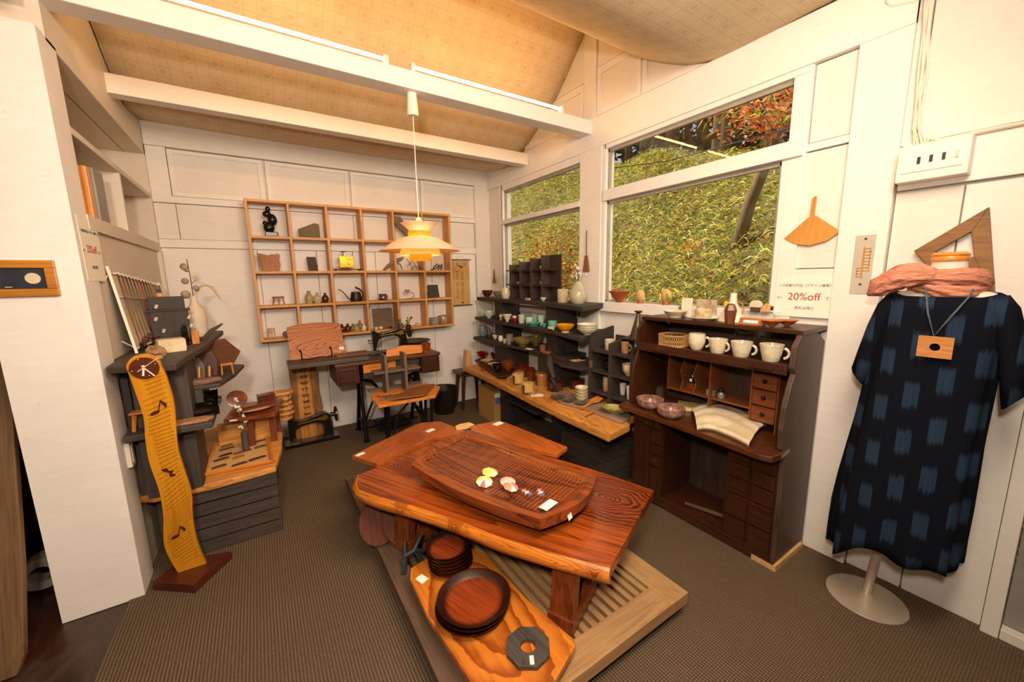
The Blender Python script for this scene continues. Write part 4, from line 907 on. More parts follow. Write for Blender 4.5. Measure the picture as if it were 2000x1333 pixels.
for k in range(60):
    a = rr.uniform(0, 6.28); q = rr.uniform(0, .03); o.tube([(2.06+rr.uniform(-.01, .01), .98, .085), (2.055+q*math.cos(a), .90+rr.uniform(-.02, .0), .09+.022*math.sin(a)), (2.05+q*math.cos(a), .86+rr.uniform(-.02, .02), .085+.02*math.sin(a))], .0015, 4)
tag(o.build('seed_head_bundle', plain('#8a7052', .9), None), 'bundle of dried brown seed heads in the desk knee space', 'plant')
# ---------------------------------------------------------------- pottery helpers
PROF = {
 'bowl': [(.40, 0), (.40, .10), (.55, .16), (.80, .45), (.95, .8), (1, 1)],
 'shallow': [(.35, 0), (.38, .15), (.6, .3), (.9, .75), (1, 1)],
 'flare': [(.22, 0), (.26, .08), (.5, .4), (.8, .8), (1, 1)],
 'cup': [(.70, 0), (.80, .08), (.93, .35), (.98, .7), (1, 1)],
 'straight': [(.85, 0), (.94, .06), (.98, .5), (1, 1)],
 'teabowl': [(.45, 0), (.5, .08), (.85, .3), (.97, .6), (1, 1)],
 'tumbler': [(.62, 0), (.7, .05), (.85, .5), (1, 1)],
 'dish': [(.55, 0), (.6, .3), (.85, .6), (1, 1)],
 'mugfat': [(.5, 0), (.72, .12), (.95, .45), (.98, .75), (.92, 1)],
 'jar': [(.7, 0), (.85, .1), (1, .4), (.98, .7), (.82, .88), (.85, 1)]}
def vbody(r, h, prof, t=None, seg=28, **k):
    p = [(a*r, b*h) for a, b in PROF[prof]]; t = t or max(.0025, r*.07)
    inner = [(max(a-t, .001), max(b, t*1.5)) for a, b in reversed(p) if b > t or b == p[-1][1]]
    return MB().lathe([(0, 0)]+p+[(p[-1][0]-t*.5, h+t*.3)]+inner+[(0, t*1.5)], (0, 0, 0), seg, **k)
def handle_mb(r, h, az, w=.55, th=.16):
    pts = []; 
    for a in np.linspace(-1.35, 1.35, 9): d = r*.9+h*w*.55*math.cos(a); pts.append((d*math.cos(az), d*math.sin(az), h*.52+h*.30*math.sin(a)))
    return MB().tube(pts, h*th*.5, 7)
def vessel(name, label, cat, c, r, h, prof, mat, group=None, handle=None, t=None, rot=None, foot=None, **k):
    if handle is None and foot is None:
        o = vbody(r, h, prof, t, **k).build(name, mat, None, smooth=True, loc=c); 
        if rot: o.rotation_euler = rot
        return tag(o, label, cat, group)
    e = thing(name, label, cat, c, 0, group)
    vbody(r, h, prof, t, **k).build('bowl_body' if foot else 'cup_body', mat, e, smooth=True)
    if handle is not None: handle_mb(r, h, handle).build('handle', mat, e, smooth=True)
    if foot: MB().lathe([(0, -.0005), (r*.42, -.0005), (r*.42, h*.10), (0, h*.10)], seg=20).build('foot', foot, e, smooth=True)
    return e
def on_x(px, py, x, z):
    p = P(0, x, px, py); return (x, float(p[1]), z)
def S(c, w): return w*mpp(c)          # metres spanned by w pixels at the point c
def pot(name, label, cat, px, y_top, y_bot, w, x, z, prof, mat, group=None, handle=None, **k):
    c = on_x(px, y_bot, x, z+.0005); return vessel(name, label, cat, c, S(c, w)/2, S(c, y_bot-y_top)*.95, prof, mat, group, handle, **k)
CEL = glaze('#a9c4b0', '#c3d8c6', .2); CEL2 = glaze('#8fb8a4', '#b4d0bf', .2); WHT = glaze('#dfd6c2', '#efe8d8', .3, .5)
OFFW = glaze('#cfc6a8', '#e2dac2', .3, .6); OLV = glaze('#6b5a30', '#93824c', .3, .3); BRN = glaze('#3a1a12', '#6a2f1c', .2)
TEAL = glaze('#2f7f70', '#5aa890', .2); TURQ = glaze('#2f9a98', '#9cc6a0', .15, scale=6); YEL = glaze('#c9820c', '#e0a01c', .25)
GRYB = glaze('#6a7078', '#8e949a', .35, .3); MAUVE = glaze('#7a4a4a', '#94605c', .3); GRYD = glaze('#4a4038', '#6a5c50', .4)
LACR = plain('#7a1210', .12, var=.12, coat=.7); LACB = plain('#120c0a', .1, var=.1, coat=.8); LACW = wood('#3a120a', '#8a4218', 'z', .15, 1.2, .8, .6, coat=.7, key='lac')
TERR = plain('#a8552a', .6, var=.12); TERR2 = wood('#8a3e1a', '#bb6a34', 'y', .5, 1.5, 1, .4, key='terr')
A_, B2_, C2_ = 1.2355, 1.0185, .8005
g1 = 'bowls and cups on the top board'; g2 = 'pottery on the middle board'; g3 = 'pottery on the lower board'
pot('bowl', 'small dark red-brown glazed bowl at the far end of the top board', 'bowl', 952, 571, 584, 22, 2.2, A_, 'bowl', BRN, g1)
pot('bowl', 'small grey-green ribbed bowl next to the red-brown one on the top board', 'bowl', 973, 571, 584, 20, 2.2, A_, 'bowl', glaze('#6a6a50', '#8a8a6c'), g1, flute=.03, nf=18)
pot('jar', 'pale green jar at the left of the small dark rack', 'jar', 988, 563, 585, 17, 2.13, A_, 'jar', OFFW, g1)
pot('tumbler', 'tan ribbed tumbler between the dark rack and the round vase', 'cup', 1099, 562, 589, 21, 2.12, A_, 'straight', glaze('#b0a07a', '#cfc29c', .4, .4), g1)
pot('bowl', 'small pale bowl in the foot of the dark rack', 'bowl', 1061, 583, 590, 13, 2.14, A_, 'bowl', CEL, g1)
tag(MB().box(-.01, .01, -.03, .03, 0, .022).build('paper_box', plain('#c99a72', .7), None, bevel=.001, loc=on_x(1031, 588, 2.12, A_)), 'small salmon paper box in the foot of the dark rack', 'box')
for px, py, zz, m_, lb in ((1013, 517, .272, GRYD, 'dark cup on the upper left shelf of the dark rack'), (1036, 517, .272, BRN, 'brown cup on the upper middle shelf of the dark rack'), (1059, 518, .272, WHT, 'pale cup on the upper right shelf of the dark rack'),
                   (1013, 558, .130, GRYB, 'grey cup on the lower left shelf of the dark rack'), (1038, 558, .130, OLV, 'olive cup on the lower middle shelf of the dark rack'), (1059, 560, .130, OFFW, 'cream cup on the lower right shelf of the dark rack')):
    c = on_x(px, py, 2.225, 1.236+zz); vessel('small_cup', lb, 'cup', c, .022, .042, 'cup', m_, 'cups in the dark rack')
# big round vase
c = on_x(1129, 590, 2.13, A_); vz = thing('round_vase', 'large pear-shaped grey-green vase at the near end of the top board', 'vase', c)
r = S(c, 37)/2
MB().lathe([(0, 0), (r*.62, 0), (r*.9, r*.35), (r, r*.75), (r*.9, r*1.25), (r*.55, r*1.85), (r*.36, r*2.15), (r*.34, r*2.3), (r*.38, r*2.36), (r*.30, r*2.3), (0, r*2.0)], seg=36).build('body', glaze('#a49a78', '#c4bea0', .35, .5, scale=5), vz, smooth=True)
st_ = MB(); fl = MB()
for k in range(9):
    a = rr.uniform(0, 6.28); q = rr.uniform(.2, 1); e = (.05*math.cos(a)*q, .06*math.sin(a)*q, r*2.3+rr.uniform(.03, .14)); st_.tube([(0, 0, r*2.1), e], .0015, 4)
    for _ in range(3): fl.ball((e[0]+rr.uniform(-.012, .012), e[1]+rr.uniform(-.012, .012), e[2]+rr.uniform(-.01, .01)), .007, 6)
st_.build('stems', plain('#5a6a38', .7), vz); fl.build('white_flowers', plain('#e9e6d2', .7), vz)
# middle board
pot('bowl', 'small celadon bowl at the far end of the middle board', 'bowl', 942, 604, 615, 15, 2.14, B2_, 'bowl', CEL, g2)
pot('bowl', 'larger pale celadon bowl beside the smallest one on the middle board', 'bowl', 955, 607, 621, 19, 2.08, B2_, 'bowl', CEL, g2)
c = on_x(978, 619, 2.06, B2_); e = thing('egg_ornament', 'pale yellow egg-shaped ornament on a small base on the middle board', 'ornament', c)
MB().ball((0, 0, .042), .017, 14, (1, 1, 1.3)).build('egg', plain('#cdb07a', .5), e, smooth=2); MB().cyl((0, 0, 0), .010, .022, 12).build('base', W_PALE('z'), e)
pot('bowl', 'white footed rice bowl on the middle board', 'bowl', 991, 614, 629, 20, 2.03, B2_, 'flare', WHT, g2)
pot('bowl', 'red bowl under a white one on the middle board', 'bowl', 1005, 621, 631, 17, 2.04, B2_, 'bowl', plain('#8a1c1c', .2, coat=.5), g2)
c = on_x(1005, 622, 2.04, B2_+.036); vessel('bowl', 'small white bowl stacked on the red bowl', 'bowl', c, .022, .030, 'bowl', WHT, g2)
pot('cup', 'pale celadon beaker left of the handleless cup on the middle board', 'cup', 1019, 613, 630, 13, 2.08, B2_, 'straight', CEL, g2)
pot('cup', 'wide pale celadon cup behind the teal dish', 'cup', 1034, 614, 629, 15, 2.06, B2_, 'straight', CEL, g2)
pot('cup', 'tall slim celadon tumbler behind the teal dish', 'cup', 1045, 609, 628, 11, 2.16, B2_, 'straight', CEL2, g2)
pot('cup', 'tall celadon tumbler left of the dark upright board', 'cup', 1057, 609, 629, 14, 2.12, B2_, 'tumbler', CEL, g2)
pot('dish', 'flat teal green dish at the front of the middle board', 'dish', 1042, 627, 634, 31, 2.03, B2_, 'dish', TEAL, g2)
pot('cup', 'tiny teal cup beside the teal dish', 'cup', 1063, 624, 632, 9, 2.05, B2_, 'cup', TEAL, g2)
pot('bowl', 'turquoise and green footed bowl on the middle board', 'bowl', 1079, 616, 633, 18, 2.02, B2_, 'teabowl', TURQ, g2)
pot('bowl', 'yellow shallow bowl on the middle board', 'bowl', 1104, 628, 644, 37, 1.99, B2_, 'shallow', YEL, g2, foot=OFFW)
for k, lb in enumerate(('bottom', 'middle', 'top')):
    c = on_x(1147, 646, 2.03, B2_+.016*k+.0005); vessel('bowl', lb+' cream bowl in the stack at the near end of the middle board', 'bowl', c, S(c, 41)/2, .048, 'shallow', OFFW, g2)
MB().obox((0, 0, .012), (.03, .05, .02), (0, R(25), 0)).build('paper_card', plain('#d8b48c', .7), None, loc=on_x(1076, 640, 1.985, B2_+.002)); tag(bpy.data.objects['paper_card'], 'small folded tan card before the turquoise bowl', 'card')
# lower board
c = on_x(943, 660, 2.10, C2_); r = S(c, 19)/2
jg = thing('jug', 'blue-grey round jug at the far end of the lower board', 'jug', c)
MB().lathe([(0, 0), (r*.6, 0), (r*.95, r*.6), (r, r*1.1), (r*.8, r*1.8), (r*.78, r*2.2), (r*.70, r*2.2), (r*.7, r*1.8), (0, r*.3)], seg=28).build('body', GRYB, jg, smooth=True); handle_mb(r, r*2.1, R(-50), .7).build('handle', GRYB, jg, smooth=True)
for a in ((957, 656, 661, 9, 'tiny dark saucer beside the blue-grey jug', 'saucer', 'dish', GRYD, 2.12), (967, 655, 664, 11, 'small cream cup with a brown rim right of the jug', 'cup', 'bowl', OFFW, 2.08),
          (978, 655, 666, 10, 'small white bottle-like cup on the lower board', 'cup', 'jar', WHT, 2.06), (986, 660, 669, 8, 'small straw-coloured cup before the tall grey cup', 'cup', 'cup', glaze('#a89a60', '#c4b880'), 2.02),
          (996, 649, 664, 15, 'tall grey mottled cup at the back of the lower board', 'cup', 'straight', GRYD if False else glaze('#8a8474', '#aaa48e', .4, .5), 2.12), (994, 663, 672, 9, 'small grey cup with a blue band in front', 'cup', 'cup', GRYB, 1.99+.02)):
    pot(a[5], a[4], a[5], a[0], a[1], a[2], a[3], a[8], C2_, a[6], a[7], g3)
pot('bowl', 'wide olive-brown bowl on the lower board', 'bowl', 1021, 659, 675, 38, 2.08, C2_, 'bowl', OLV, g3)
pot('bowl', 'second olive bowl half behind the dark upright on the lower board', 'bowl', 1047, 658, 676, 30, 2.20, C2_, 'bowl', OLV, g3)
pot('cup', 'mauve-brown cup with a white rim on the lower board', 'cup', 1060, 670, 684, 12, 2.045, C2_, 'straight', MAUVE, g3)
pot('cup', 'dark grey cup with a pale rim on the lower board', 'cup', 1075, 664, 678, 13, 2.10, C2_, 'tumbler', GRYD, g3) if False else None
tag(MB().box(-.02, .02, -.03, .03, 0, .018).build('copper_box', plain('#b8703c', .35, .4), None, bevel=.001, loc=on_x(1067, 688, 2.03, C2_)), 'small copper-coloured box at the front of the lower board', 'box')
tag(MB().prism([(-.02, -.05), (.03, -.03), (.02, .06), (-.03, .03)], 0, .0015).build('paper_slip', CARD, None, loc=on_x(1034, 677, 2.03, C2_)), 'white paper slip before the olive bowls', 'paper')
for k in range(6):
    q = MB().obox((0, 0, 0), (.11, .012, .008), (0, 0, R(-14))).build('chopstick_rest', W_PALE('x'), None, bevel=.001, loc=(2.11+.006*k, 2.52-.045*k, .7695))
    tag(q, ['farthest', 'second farthest', 'third', 'fourth', 'second nearest', 'nearest'][k]+' slim pale wooden strip in the row on the end board', 'chopstick rest', 'pale wooden strips on the end board')
pot('cup', 'small brown and white cup on the end board against the cubby unit', 'cup', 1154, 688, 703, 9, 2.06, .7645, 'straight', GRYD)
# cubby unit contents
def cub(name, label, px, yt, yb, w_, z, prof, mat, handle=None, x=2.13): return pot(name, label, 'mug' if handle is not None else 'bowl' if 'bowl' in prof else 'cup', px, yt, yb, w_, x, z, prof, mat, 'pottery in the cubby unit', handle)
cub('speckled_cup', 'speckled cream cup in the upper left cell of the cubby unit', 1191, 640, 662, 19, .9095, 'straight', glaze('#b8ac8c', '#d8ccaa', .4, .8))
cub('mug', 'brown and cream mug in the upper right cell of the cubby unit', 1221, 647, 669, 15, .9095, 'straight', glaze('#8a5a34', '#c8a27c', .35, .4, scale=9), R(-75))
cub('bowl', 'black bowl with a white inside in the middle left cell', 1189, 692, 712, 21, .7545, 'teabowl', LACB)
cub('bowl', 'cream bowl with brown brushwork in the middle right cell', 1229, 698, 722, 27, .7545, 'teabowl', glaze('#b0905c', '#dccfae', .35, .3, scale=22))
cub('tall_mug', 'tall beige mug with carved bands in the lower left cell', 1187, 731, 760, 20, .5945, 'straight', glaze('#8c7450', '#b8a480', .5, .7, scale=40))
for px, yt, yb, lb, x in ((1216, 749, 772, 'left', 2.15), (1229, 749, 777, 'right', 2.10)): cub('white_cup', lb+' tall white cup in the lower right cell of the cubby unit', px, yt, yb, 13, .5945, 'tumbler', plain('#d9d8cc', .3, coat=.3), x=x)
c = (2.19, 1.655, 1.05); tag(MB().lathe([(0, 0), (.055, 0), (.035, .08), (.012, .17), (.012, .175), (.028, .19), (.028, .194), (0, .19)], seg=24).build('cone_vase', plain('#5a5040', .4, .5), None, smooth=True, loc=(2.22, 1.785, 1.01)), 'dark bronze cone-shaped vase rising behind the cubby unit', 'vase')
tag(MB().box(2.15, 2.29, 1.70, 1.88, 1.0, 1.01).build('cover_board', W_CHAR('y'), None), 'thin dark board capping the right cells of the cubby unit', 'board')
# ---------------------------------------------------------------- on the plank table
T_ = .5025
lg = thing('long_tray', 'long brown footed serving board at the far end of the plank table', 'tray', (0, 0, 0))
q = [P(2, .545, *a)[:2] for a in ((927, 703), (944, 697), (1006, 720), (996, 733), (975, 735))]
MB().prism([tuple(a) for a in q], .53, .545).build('board', W_WENGE('y'), lg, bevel=.003)
for k in (0, 2): MB().obox((float(q[k][0])*.5+.5*float(q[4-k][0]), float(q[k][1])*.55+.45*float(q[4-k][1]), .516), (.05, .03, .027)).build('foot', W_RED('x'), lg)
def zt(px, py, z): p = P(2, z, px, py); return (float(p[0]), float(p[1]), z+.0004)
def potz(name, label, cat, px, py, w_, hpx, z, prof, mat, group=None, **k):
    c = zt(px, py, z); return vessel(name, label, cat, c, S(c, w_)/2, S(c, hpx), prof, mat, group, **k)
gl_ = 'lacquer bowls on the plank table'
potz('lacquer_bowl', 'dark red lacquer bowl at the far left on the long tray', 'bowl', 942, 698, 23, 10, .545, 'shallow', LACR, gl_)
potz('lacquer_bowl', 'small dark red lacquer bowl by the upright board', 'bowl', 966, 700, 16, 11, .545, 'bowl', LACR, gl_)
potz('wooden_plate', 'pale wooden plate nearer the wall on the long tray', 'plate', 950, 707, 24, 4, .545, 'dish', W_PALE('x'), 'pale plates on the long tray')
potz('wooden_plate', 'pale wooden plate nearer the front on the long tray', 'plate', 964, 714, 24, 4, .545, 'dish', W_PALE('x'), 'pale plates on the long tray')
potz('lacquer_bowl', 'black lacquer bowl at the front of the long tray', 'bowl', 971, 726, 20, 15, .545, 'teabowl', LACB, gl_)
potz('lacquer_bowl', 'red lacquer bowl behind the black one', 'bowl', 980, 714, 20, 13, .52, 'bowl', LACR, gl_) if False else None
potz('lacquer_bowl', 'brown and black lidded lacquer bowl with a shiny wood-grain top', 'bowl', 992, 723, 23, 18, .545, 'teabowl', LACW, gl_)
potz('lacquer_bowl', 'wide red lacquer bowl right of the lidded bowl', 'bowl', 1020, 722, 27, 13, T_, 'shallow', LACR, gl_)
potz('lacquer_bowl', 'red lacquer dish in front of the wide red bowl', 'bowl', 1034, 729, 22, 10, T_, 'shallow', LACR, gl_)
def bento(label, px, py, w_, h, z, mats, oval=1.0, rz=0, bands=1):
    c = zt(px, py, z); r = S(c, w_)/2; H_ = S(c, h)*.9
    e = thing('bentwood_box', label, 'box', c, rz, 'bentwood boxes on the plank table')
    for k in range(bands): MB().lathe([(0, k*H_*.8/bands), (r*.97, k*H_*.8/bands), (r*.97, (k+1)*H_*.8/bands-.001), (0, (k+1)*H_*.8/bands-.001)], seg=36, sy=oval).build('body', mats[0], e, smooth=True)
    MB().lathe([(0, H_*.68), (r, H_*.68), (r, H_*.98), (r*.97, H_), (0, H_)], seg=36, sy=oval).build('lid', mats[1], e, smooth=True)
    MB().obox((-r*.995, 0, H_*.45), (.003, r*.3, H_*.85)).build('bark_strap', W_CHAR('z'), e)
PB = wood('#a87c3a', '#d9b66c', 'z', .45, 1, 1, .3, key='pb'); DB = wood('#28100a', '#6a3214', 'x', .25, 1, 1, .5, coat=.4, key='dbx'); MBX = wood('#6a3814', '#b07838', 'x', .25, 1, 1, .6, coat=.4, key='mbx')
cards_ = []
for lb, pts, z0, z1 in (('far', [(990, 745), (1003, 737), (1030, 745), (1018, 757)], T_, .535), ('near', [(1008, 765), (1020, 753), (1051, 760), (1044, 773)], T_, .53)):
    q = [tuple(P(2, z0, *a)[:2]) for a in pts]; tag(MB().prism(q, z0, z1).build('carton', plain('#b98f52', .7), None, bevel=.001), lb+' flat tan carton under the pale bentwood boxes', 'box', 'tan cartons on the plank table')
bento('pale bentwood box with a dark top farther from the camera', 1012, 746, 26, 19, .5355, (PB, PB), .8, .3)
bento('pale bentwood box with a dark strap nearer the camera', 1031, 764, 27, 19, .5305, (PB, PB), .8, .3)
bento('tall two-tier amber bentwood box', 1058, 751, 25, 26, T_, (MBX, MBX), 1, 0, 2)
bento('brown bentwood box behind the pale ones', 1036, 742, 24, 21, T_, (DB, DB), 1)
bento('amber bentwood box on a carton by the dark upright', 1080, 741, 19, 22, T_, (MBX, MBX), 1)
bento('dark brown round bentwood box at the front', 1084, 761, 32, 18, T_, (DB, DB), 1)
bento('dark brown oval bentwood box by the wall', 1127, 757, 33, 19, T_, (DB, DB), .85)
c = zt(1047, 773, T_); tag(MB().obox((0, 0, .001), (.10, .07, .0015), (0, 0, R(-35))).build('white_card', CARD, None, loc=zt(1049, 772, T_)), 'white card lying on the plank table', 'card')
# driftwood board and what lies on it
q = [tuple(P(2, T_, *a)[:2]) for a in ((1077, 776), (1095, 766), (1150, 782), (1232, 812), (1228, 822), (1213, 829), (1140, 801), (1096, 790))]
tag(MB().prism(q, T_+.001, T_+.016).build('driftwood_board', wood('#54402f', '#a08870', 'y', .8, 1.5, 1.2, .3, key='drift', bumps=.5), None, bevel=.005), 'long grey weathered driftwood board on the near half of the plank table', 'board')
T2 = T_+.0165
for lb, px, py, w_ in (('far', 1090, 777, 30), ('middle', 1110, 784, 24), ('near', 1135, 789, 26)):
    potz('stone_dish', lb+' dark grey pebble dish on the driftwood board', 'dish', px, py, w_, 4, T2, 'dish', glaze('#4a443c', '#6e665a', .4, .3), 'pebble dishes')
for k, lb in enumerate(('bottom', 'second', 'third', 'top')):
    c = zt(1137, 787, T2+.001); c = (c[0]+.03, c[1]+.04, c[2]+.023*k); vessel('striped_bowl', lb+' cream bowl with dark bands in the stack of four on the driftwood board', 'bowl', c, .050, .040, 'bowl', glaze('#c4b48c', '#e4d8b8', .35, .5), 'striped cream bowls in a stack')
pd_ = MB().prism([(-.10, -.010), (.02, -.012), (.06, -.035), (.13, -.03), (.135, .03), (.06, .035), (.02, .012), (-.10, .010)], 0, .006).build('wooden_paddle', W_HONEY('x'), None, bevel=.002, loc=zt(1152, 789, T2+.012), rot=(R(6), R(-8), R(10)))
tag(pd_, 'orange wooden rice paddle lying across the driftwood board', 'paddle')
tag(MB().prism([(-.06, -.006), (.06, -.009), (.06, .009), (-.06, .006)], 0, .005).build('butter_knife', W_HONEY('x'), None, bevel=.001, loc=zt(1152, 808, T_+.018), rot=(0, 0, R(15))), 'small orange wooden butter knife before the green dish', 'cutlery')
c = zt(1196, 806, T2); lf = vbody(S(c, 60)/2*.95, .045, 'shallow', sy=.62, wob=.02).build('leaf_dish', glaze('#6b6a34', '#a8a55c', .3, .3), None, smooth=True, loc=(c[0]-.0, c[1]-.02, c[2]), rot=(0, 0, R(-60))); tag(lf, 'large olive green leaf-shaped dish at the near end of the plank table', 'dish')
tag(MB().box(1.95, 2.18, 1.76, 1.98, .311, .36).build('folded_cloth', plain('#6a1c18', .9, var=.25, scale=30, bump=.6), None, bevel=.012), 'dark red folded cloth on the slatted crate', 'cloth')
tag(MB().lathe([(0, 0), (.07, 0), (.10, .04), (.105, .09), (.095, .09), (.06, .02), (0, .02)], seg=26).build('clay_pot', plain('#8f7a58', .8), None, smooth=True, loc=(1.97, 2.62, .3305)), 'pale tan pot on the ledge below the plank table', 'pot')
tag(MB().box(1.78, 2.005, 2.18, 2.45, 0, .10).build('shallow_box', W_CHAR('y'), None, bevel=.004), 'shallow black box on the carpet beneath the plank table', 'box')
for k in range(4): tag(MB().tube([(1.80, 2.22+.045*k, .108), (1.88, 2.24+.045*k, .112), (1.99, 2.26+.045*k, .106)], [.014, .012, .005], 8, flat=.5).build('lacquer_spoon', LACW, None, smooth=True), ['nearest', 'second', 'third', 'farthest'][k]+' reddish lacquer spoon in the shallow black box', 'spoon', 'lacquer spoons in the black box')
# ---------------------------------------------------------------- window sill
ZS = 1.2455
c = on_x(1209, 598, 2.314, ZS)
tag(vbody(.105, .085, 'flare', .006, 32).build('terracotta_bowl', TERR, None, smooth=True, loc=c), 'wide terracotta bowl on the big window\'s sill', 'bowl'); bpy.data.objects['terracotta_bowl'].scale = (.42, 1, 1)
tag(MB().ball((0, 0, 0), .022, 10, (.5, 1, .7), wob=.1).build('red_leaf', plain('#c8472c', .6), None, loc=(c[0], c[1]+.035, c[2]+.085)), 'red crumpled leaf in the terracotta bowl', 'leaf')
for px, w_, h_, lb in ((1250, 19, 27, 'smaller egg-shaped wooden ornament right of the terracotta bowl'), (1300, 22, 38, 'larger egg-shaped wooden ornament on a brown cup base')):
    c = on_x(px, 600, 2.325, ZS); r = S(c, w_)/2*.95; e = thing('wooden_egg', lb, 'ornament', c, 0, 'wooden eggs on the sill')
    MB().cyl((0, 0, 0), r*.62, r*.7, 16).build('base', TERR2, e, bevel=.001); MB().ball((0, 0, r*.55+r*1.2), r, 18, (.9, 1, 1.3)).build('egg', W_PALE('z'), e, smooth=2)
sp_ = thing('leafy_sprig', 'green leafy sprig with red berries beside the larger egg', 'plant', on_x(1305, 600, 2.31, ZS))
MB().tube([(0, 0, .01), (0, -.04, .05), (0, -.09, .03), (-.02, -.10, -.02)], .0025, 5).build('stem', plain('#5a5a2a', .7), sp_)
lv = MB()
for y_, z_ in ((.01, .07), (0, .05), (-.02, .045), (-.075, .035), (-.09, .015), (-.10, -.01), (-.105, -.03)): lv.ball((-.01, y_, z_), .017, 8, (.25, 1, .7))
lv.build('leaves', plain('#8fa32c', .6, var=.2), sp_); bn = MB()
for k in range(12): bn.ball((rr.uniform(-.01, .01), -.05+rr.uniform(-.03, .02), .045+rr.uniform(-.012, .012)), .005, 6)
bn.build('berries', plain('#7a1a1c', .4), sp_)
gs = thing('glass_shelf', 'small glass stand at the right end of the sill', 'stand', on_x(1484, 610, 2.28, 1.195))
MB().box(-.05, .03, -.09, .10, .028, .033).build('glass_top', GLASS, gs); MB().box(-.05, -.046, -.09, .10, -.11, .028).build('glass_front', GLASS, gs); MB().box(-.046, .03, -.09, -.086, -.0, .028).build('glass_side', GLASS, gs)
gs.location.z = 1.21
c = (2.28, on_x(1476, 605, 2.28, 0)[1], 1.2435)
e = thing('stone_ornament', 'rounded white stone ornament with a dark notch on the glass stand', 'ornament', c)
MB().prism([(.03*math.cos(a), .03*math.sin(a)+.03) for a in np.linspace(-.3, PI+.3, 14)], -.015, .015, 'x').build('stone', plain('#d8c9b0', .7), e, bevel=.004); MB().box(-.017, .0, -.022, .02, 0, .022).build('dark_notch', plain('#4a352a', .7), e)
tag(MB().prism([(-.015, 0), (.02, 0), (.022, .03), (.0, .045), (-.015, .035)], -.012, .012, 'x').build('wood_ornament', W_PALE('z'), None, bevel=.003, loc=(2.28, c[1]-.055, 1.2435)), 'small pale wooden ornament beside the white stone', 'ornament')
# ---------------------------------------------------------------- desk contents
ZT = 1.1905
pot('ribbed_bowl', 'shallow pale ribbed bowl at the left on the desk top', 'bowl', 1318, 619, 632, 44, 2.13, ZT, 'dish', glaze('#b8ac84', '#d6ccaa', .25, .2), 'pottery on the desk top', flute=.03, nf=30)
c = on_x(1340, 632, 2.22, ZT); e = thing('square_vase', 'tall flat white square vase on the desk top', 'vase', c); MB().box(-.015, .015, -.03, .03, 0, .115).build('body', WHT, e, bevel=.004)
c = on_x(1376, 634, 2.22, ZT); e = thing('square_vase', 'wide square vase with brown strokes behind the glass cup', 'vase', c); MB().box(-.015, .015, -.062, .052, 0, .11).build('body', glaze('#9a7a54', '#e0d4bc', .35, .4, scale=9), e, bevel=.004)
pot('saucer', 'pale oval saucer under the patterned cup', 'saucer', 1373, 635, 641, 62, 2.12, ZT, 'dish', OFFW)
c = on_x(1372, 636, 2.12, ZT+.008); vessel('patterned_cup', 'cream cup with green and pink flowers on the saucer', 'cup', c, .045, .055, 'cup', glaze('#b09a6c', '#e2cfae', .2, .2, scale=26), None, R(100))
c = on_x(1428, 641, 2.17, ZT); e = thing('flask_vase', 'white flask-shaped jug with a handle on the desk top', 'vase', c)
r = S(c, 52)/2; MB().lathe([(0, 0), (r*.98, 0), (r, r*.06), (r*.36, r*1.25), (r*.24, r*1.55), (r*.22, r*2.1), (r*.25, r*2.12), (r*.18, r*2.1), (r*.2, r*1.5), (0, r*.3)], seg=36).build('body', glaze('#d9c8aa', '#efe4cf', .3, .3), e, smooth=True)
MB().tube([(0, -r*.3, r*1.45), (0, -r*.62, r*1.40), (0, -r*.80, r*1.05), (0, -r*.72, r*.6)], r*.06, 7).build('handle', glaze('#9a6a44', '#c09a74', .3), e, smooth=True)
c = on_x(1424, 646, 2.07, ZT+.0); e = MB().lathe([(0, 0), (.022, 0), (.030, .07), (.020, .098), (.010, .104), (0, .104)], seg=6).build('facet_vase', wood('#44200f', '#7a4222', 'z', .35, 2, 1, .4, key='fv'), None, bevel=.001, loc=c); tag(e, 'brown faceted wooden bud vase in front of the white flask', 'vase')
tag(MB().ball((0, 0, 0), .018, 10, (.3, .8, 1.1)).build('yellow_leaf', plain('#e6c41c', .6), None, smooth=2, loc=V(P(0, 2.20, 1418, 594))), 'yellow leaf behind the white flask', 'leaf')
bpy.data.objects['yellow_leaf'].location.z = ZT+.09
MB().tube([(2.20, float(P(0, 2.20, 1418, 594)[1]), ZT), (2.20, float(P(0, 2.20, 1418, 594)[1]), ZT+.08)], .002, 5).build('leaf_stalk', plain('#8a7a2a'), bpy.data.objects['yellow_leaf']).matrix_parent_inverse = bpy.data.objects['yellow_leaf'].matrix_world.inverted() if False else Matrix.Translation((-2.20, -float(P(0, 2.20, 1418, 594)[1]), -(ZT+.09)))
c = on_x(1467, 648, 2.09, ZT); e = thing('label_block', 'terracotta block with a white label on the desk top', 'sign', c, R(0)); MB().prism([(-.02, 0), (.02, 0), (.006, .034), (-.004, .034)], -.058, .058, 'y').build('block', TERR2, e, bevel=.002)
MB().obox((-.0145, 0, .017), (.0012, .07, .014), (0, R(22), 0)).build('paper_label', CARD, e)
pot('terracotta_dish', 'front flared terracotta dish on the desk top', 'dish', 1506, 640, 653, 38, 2.08, ZT, 'flare', TERR2, 'terracotta dishes on the desk')
pot('terracotta_dish', 'rear flared terracotta dish on the desk top', 'dish', 1536, 635, 647, 38, 2.16, ZT, 'flare', TERR2, 'terracotta dishes on the desk')
Z2 = 1.0225
c = on_x(1315, 677, 2.09, Z2); r = S(c, 52)/2
bs = thing('bamboo_basket', 'hexagonal openwork bamboo basket on the upper desk shelf', 'basket', c)
BM = plain('#c29452', .55, var=.12); mb_ = MB(); hx_ = lambda a, k=1: (k*r*math.cos(a)*(1+.05*math.cos(6*a)), k*r*math.sin(a)*(1+.05*math.cos(6*a)))
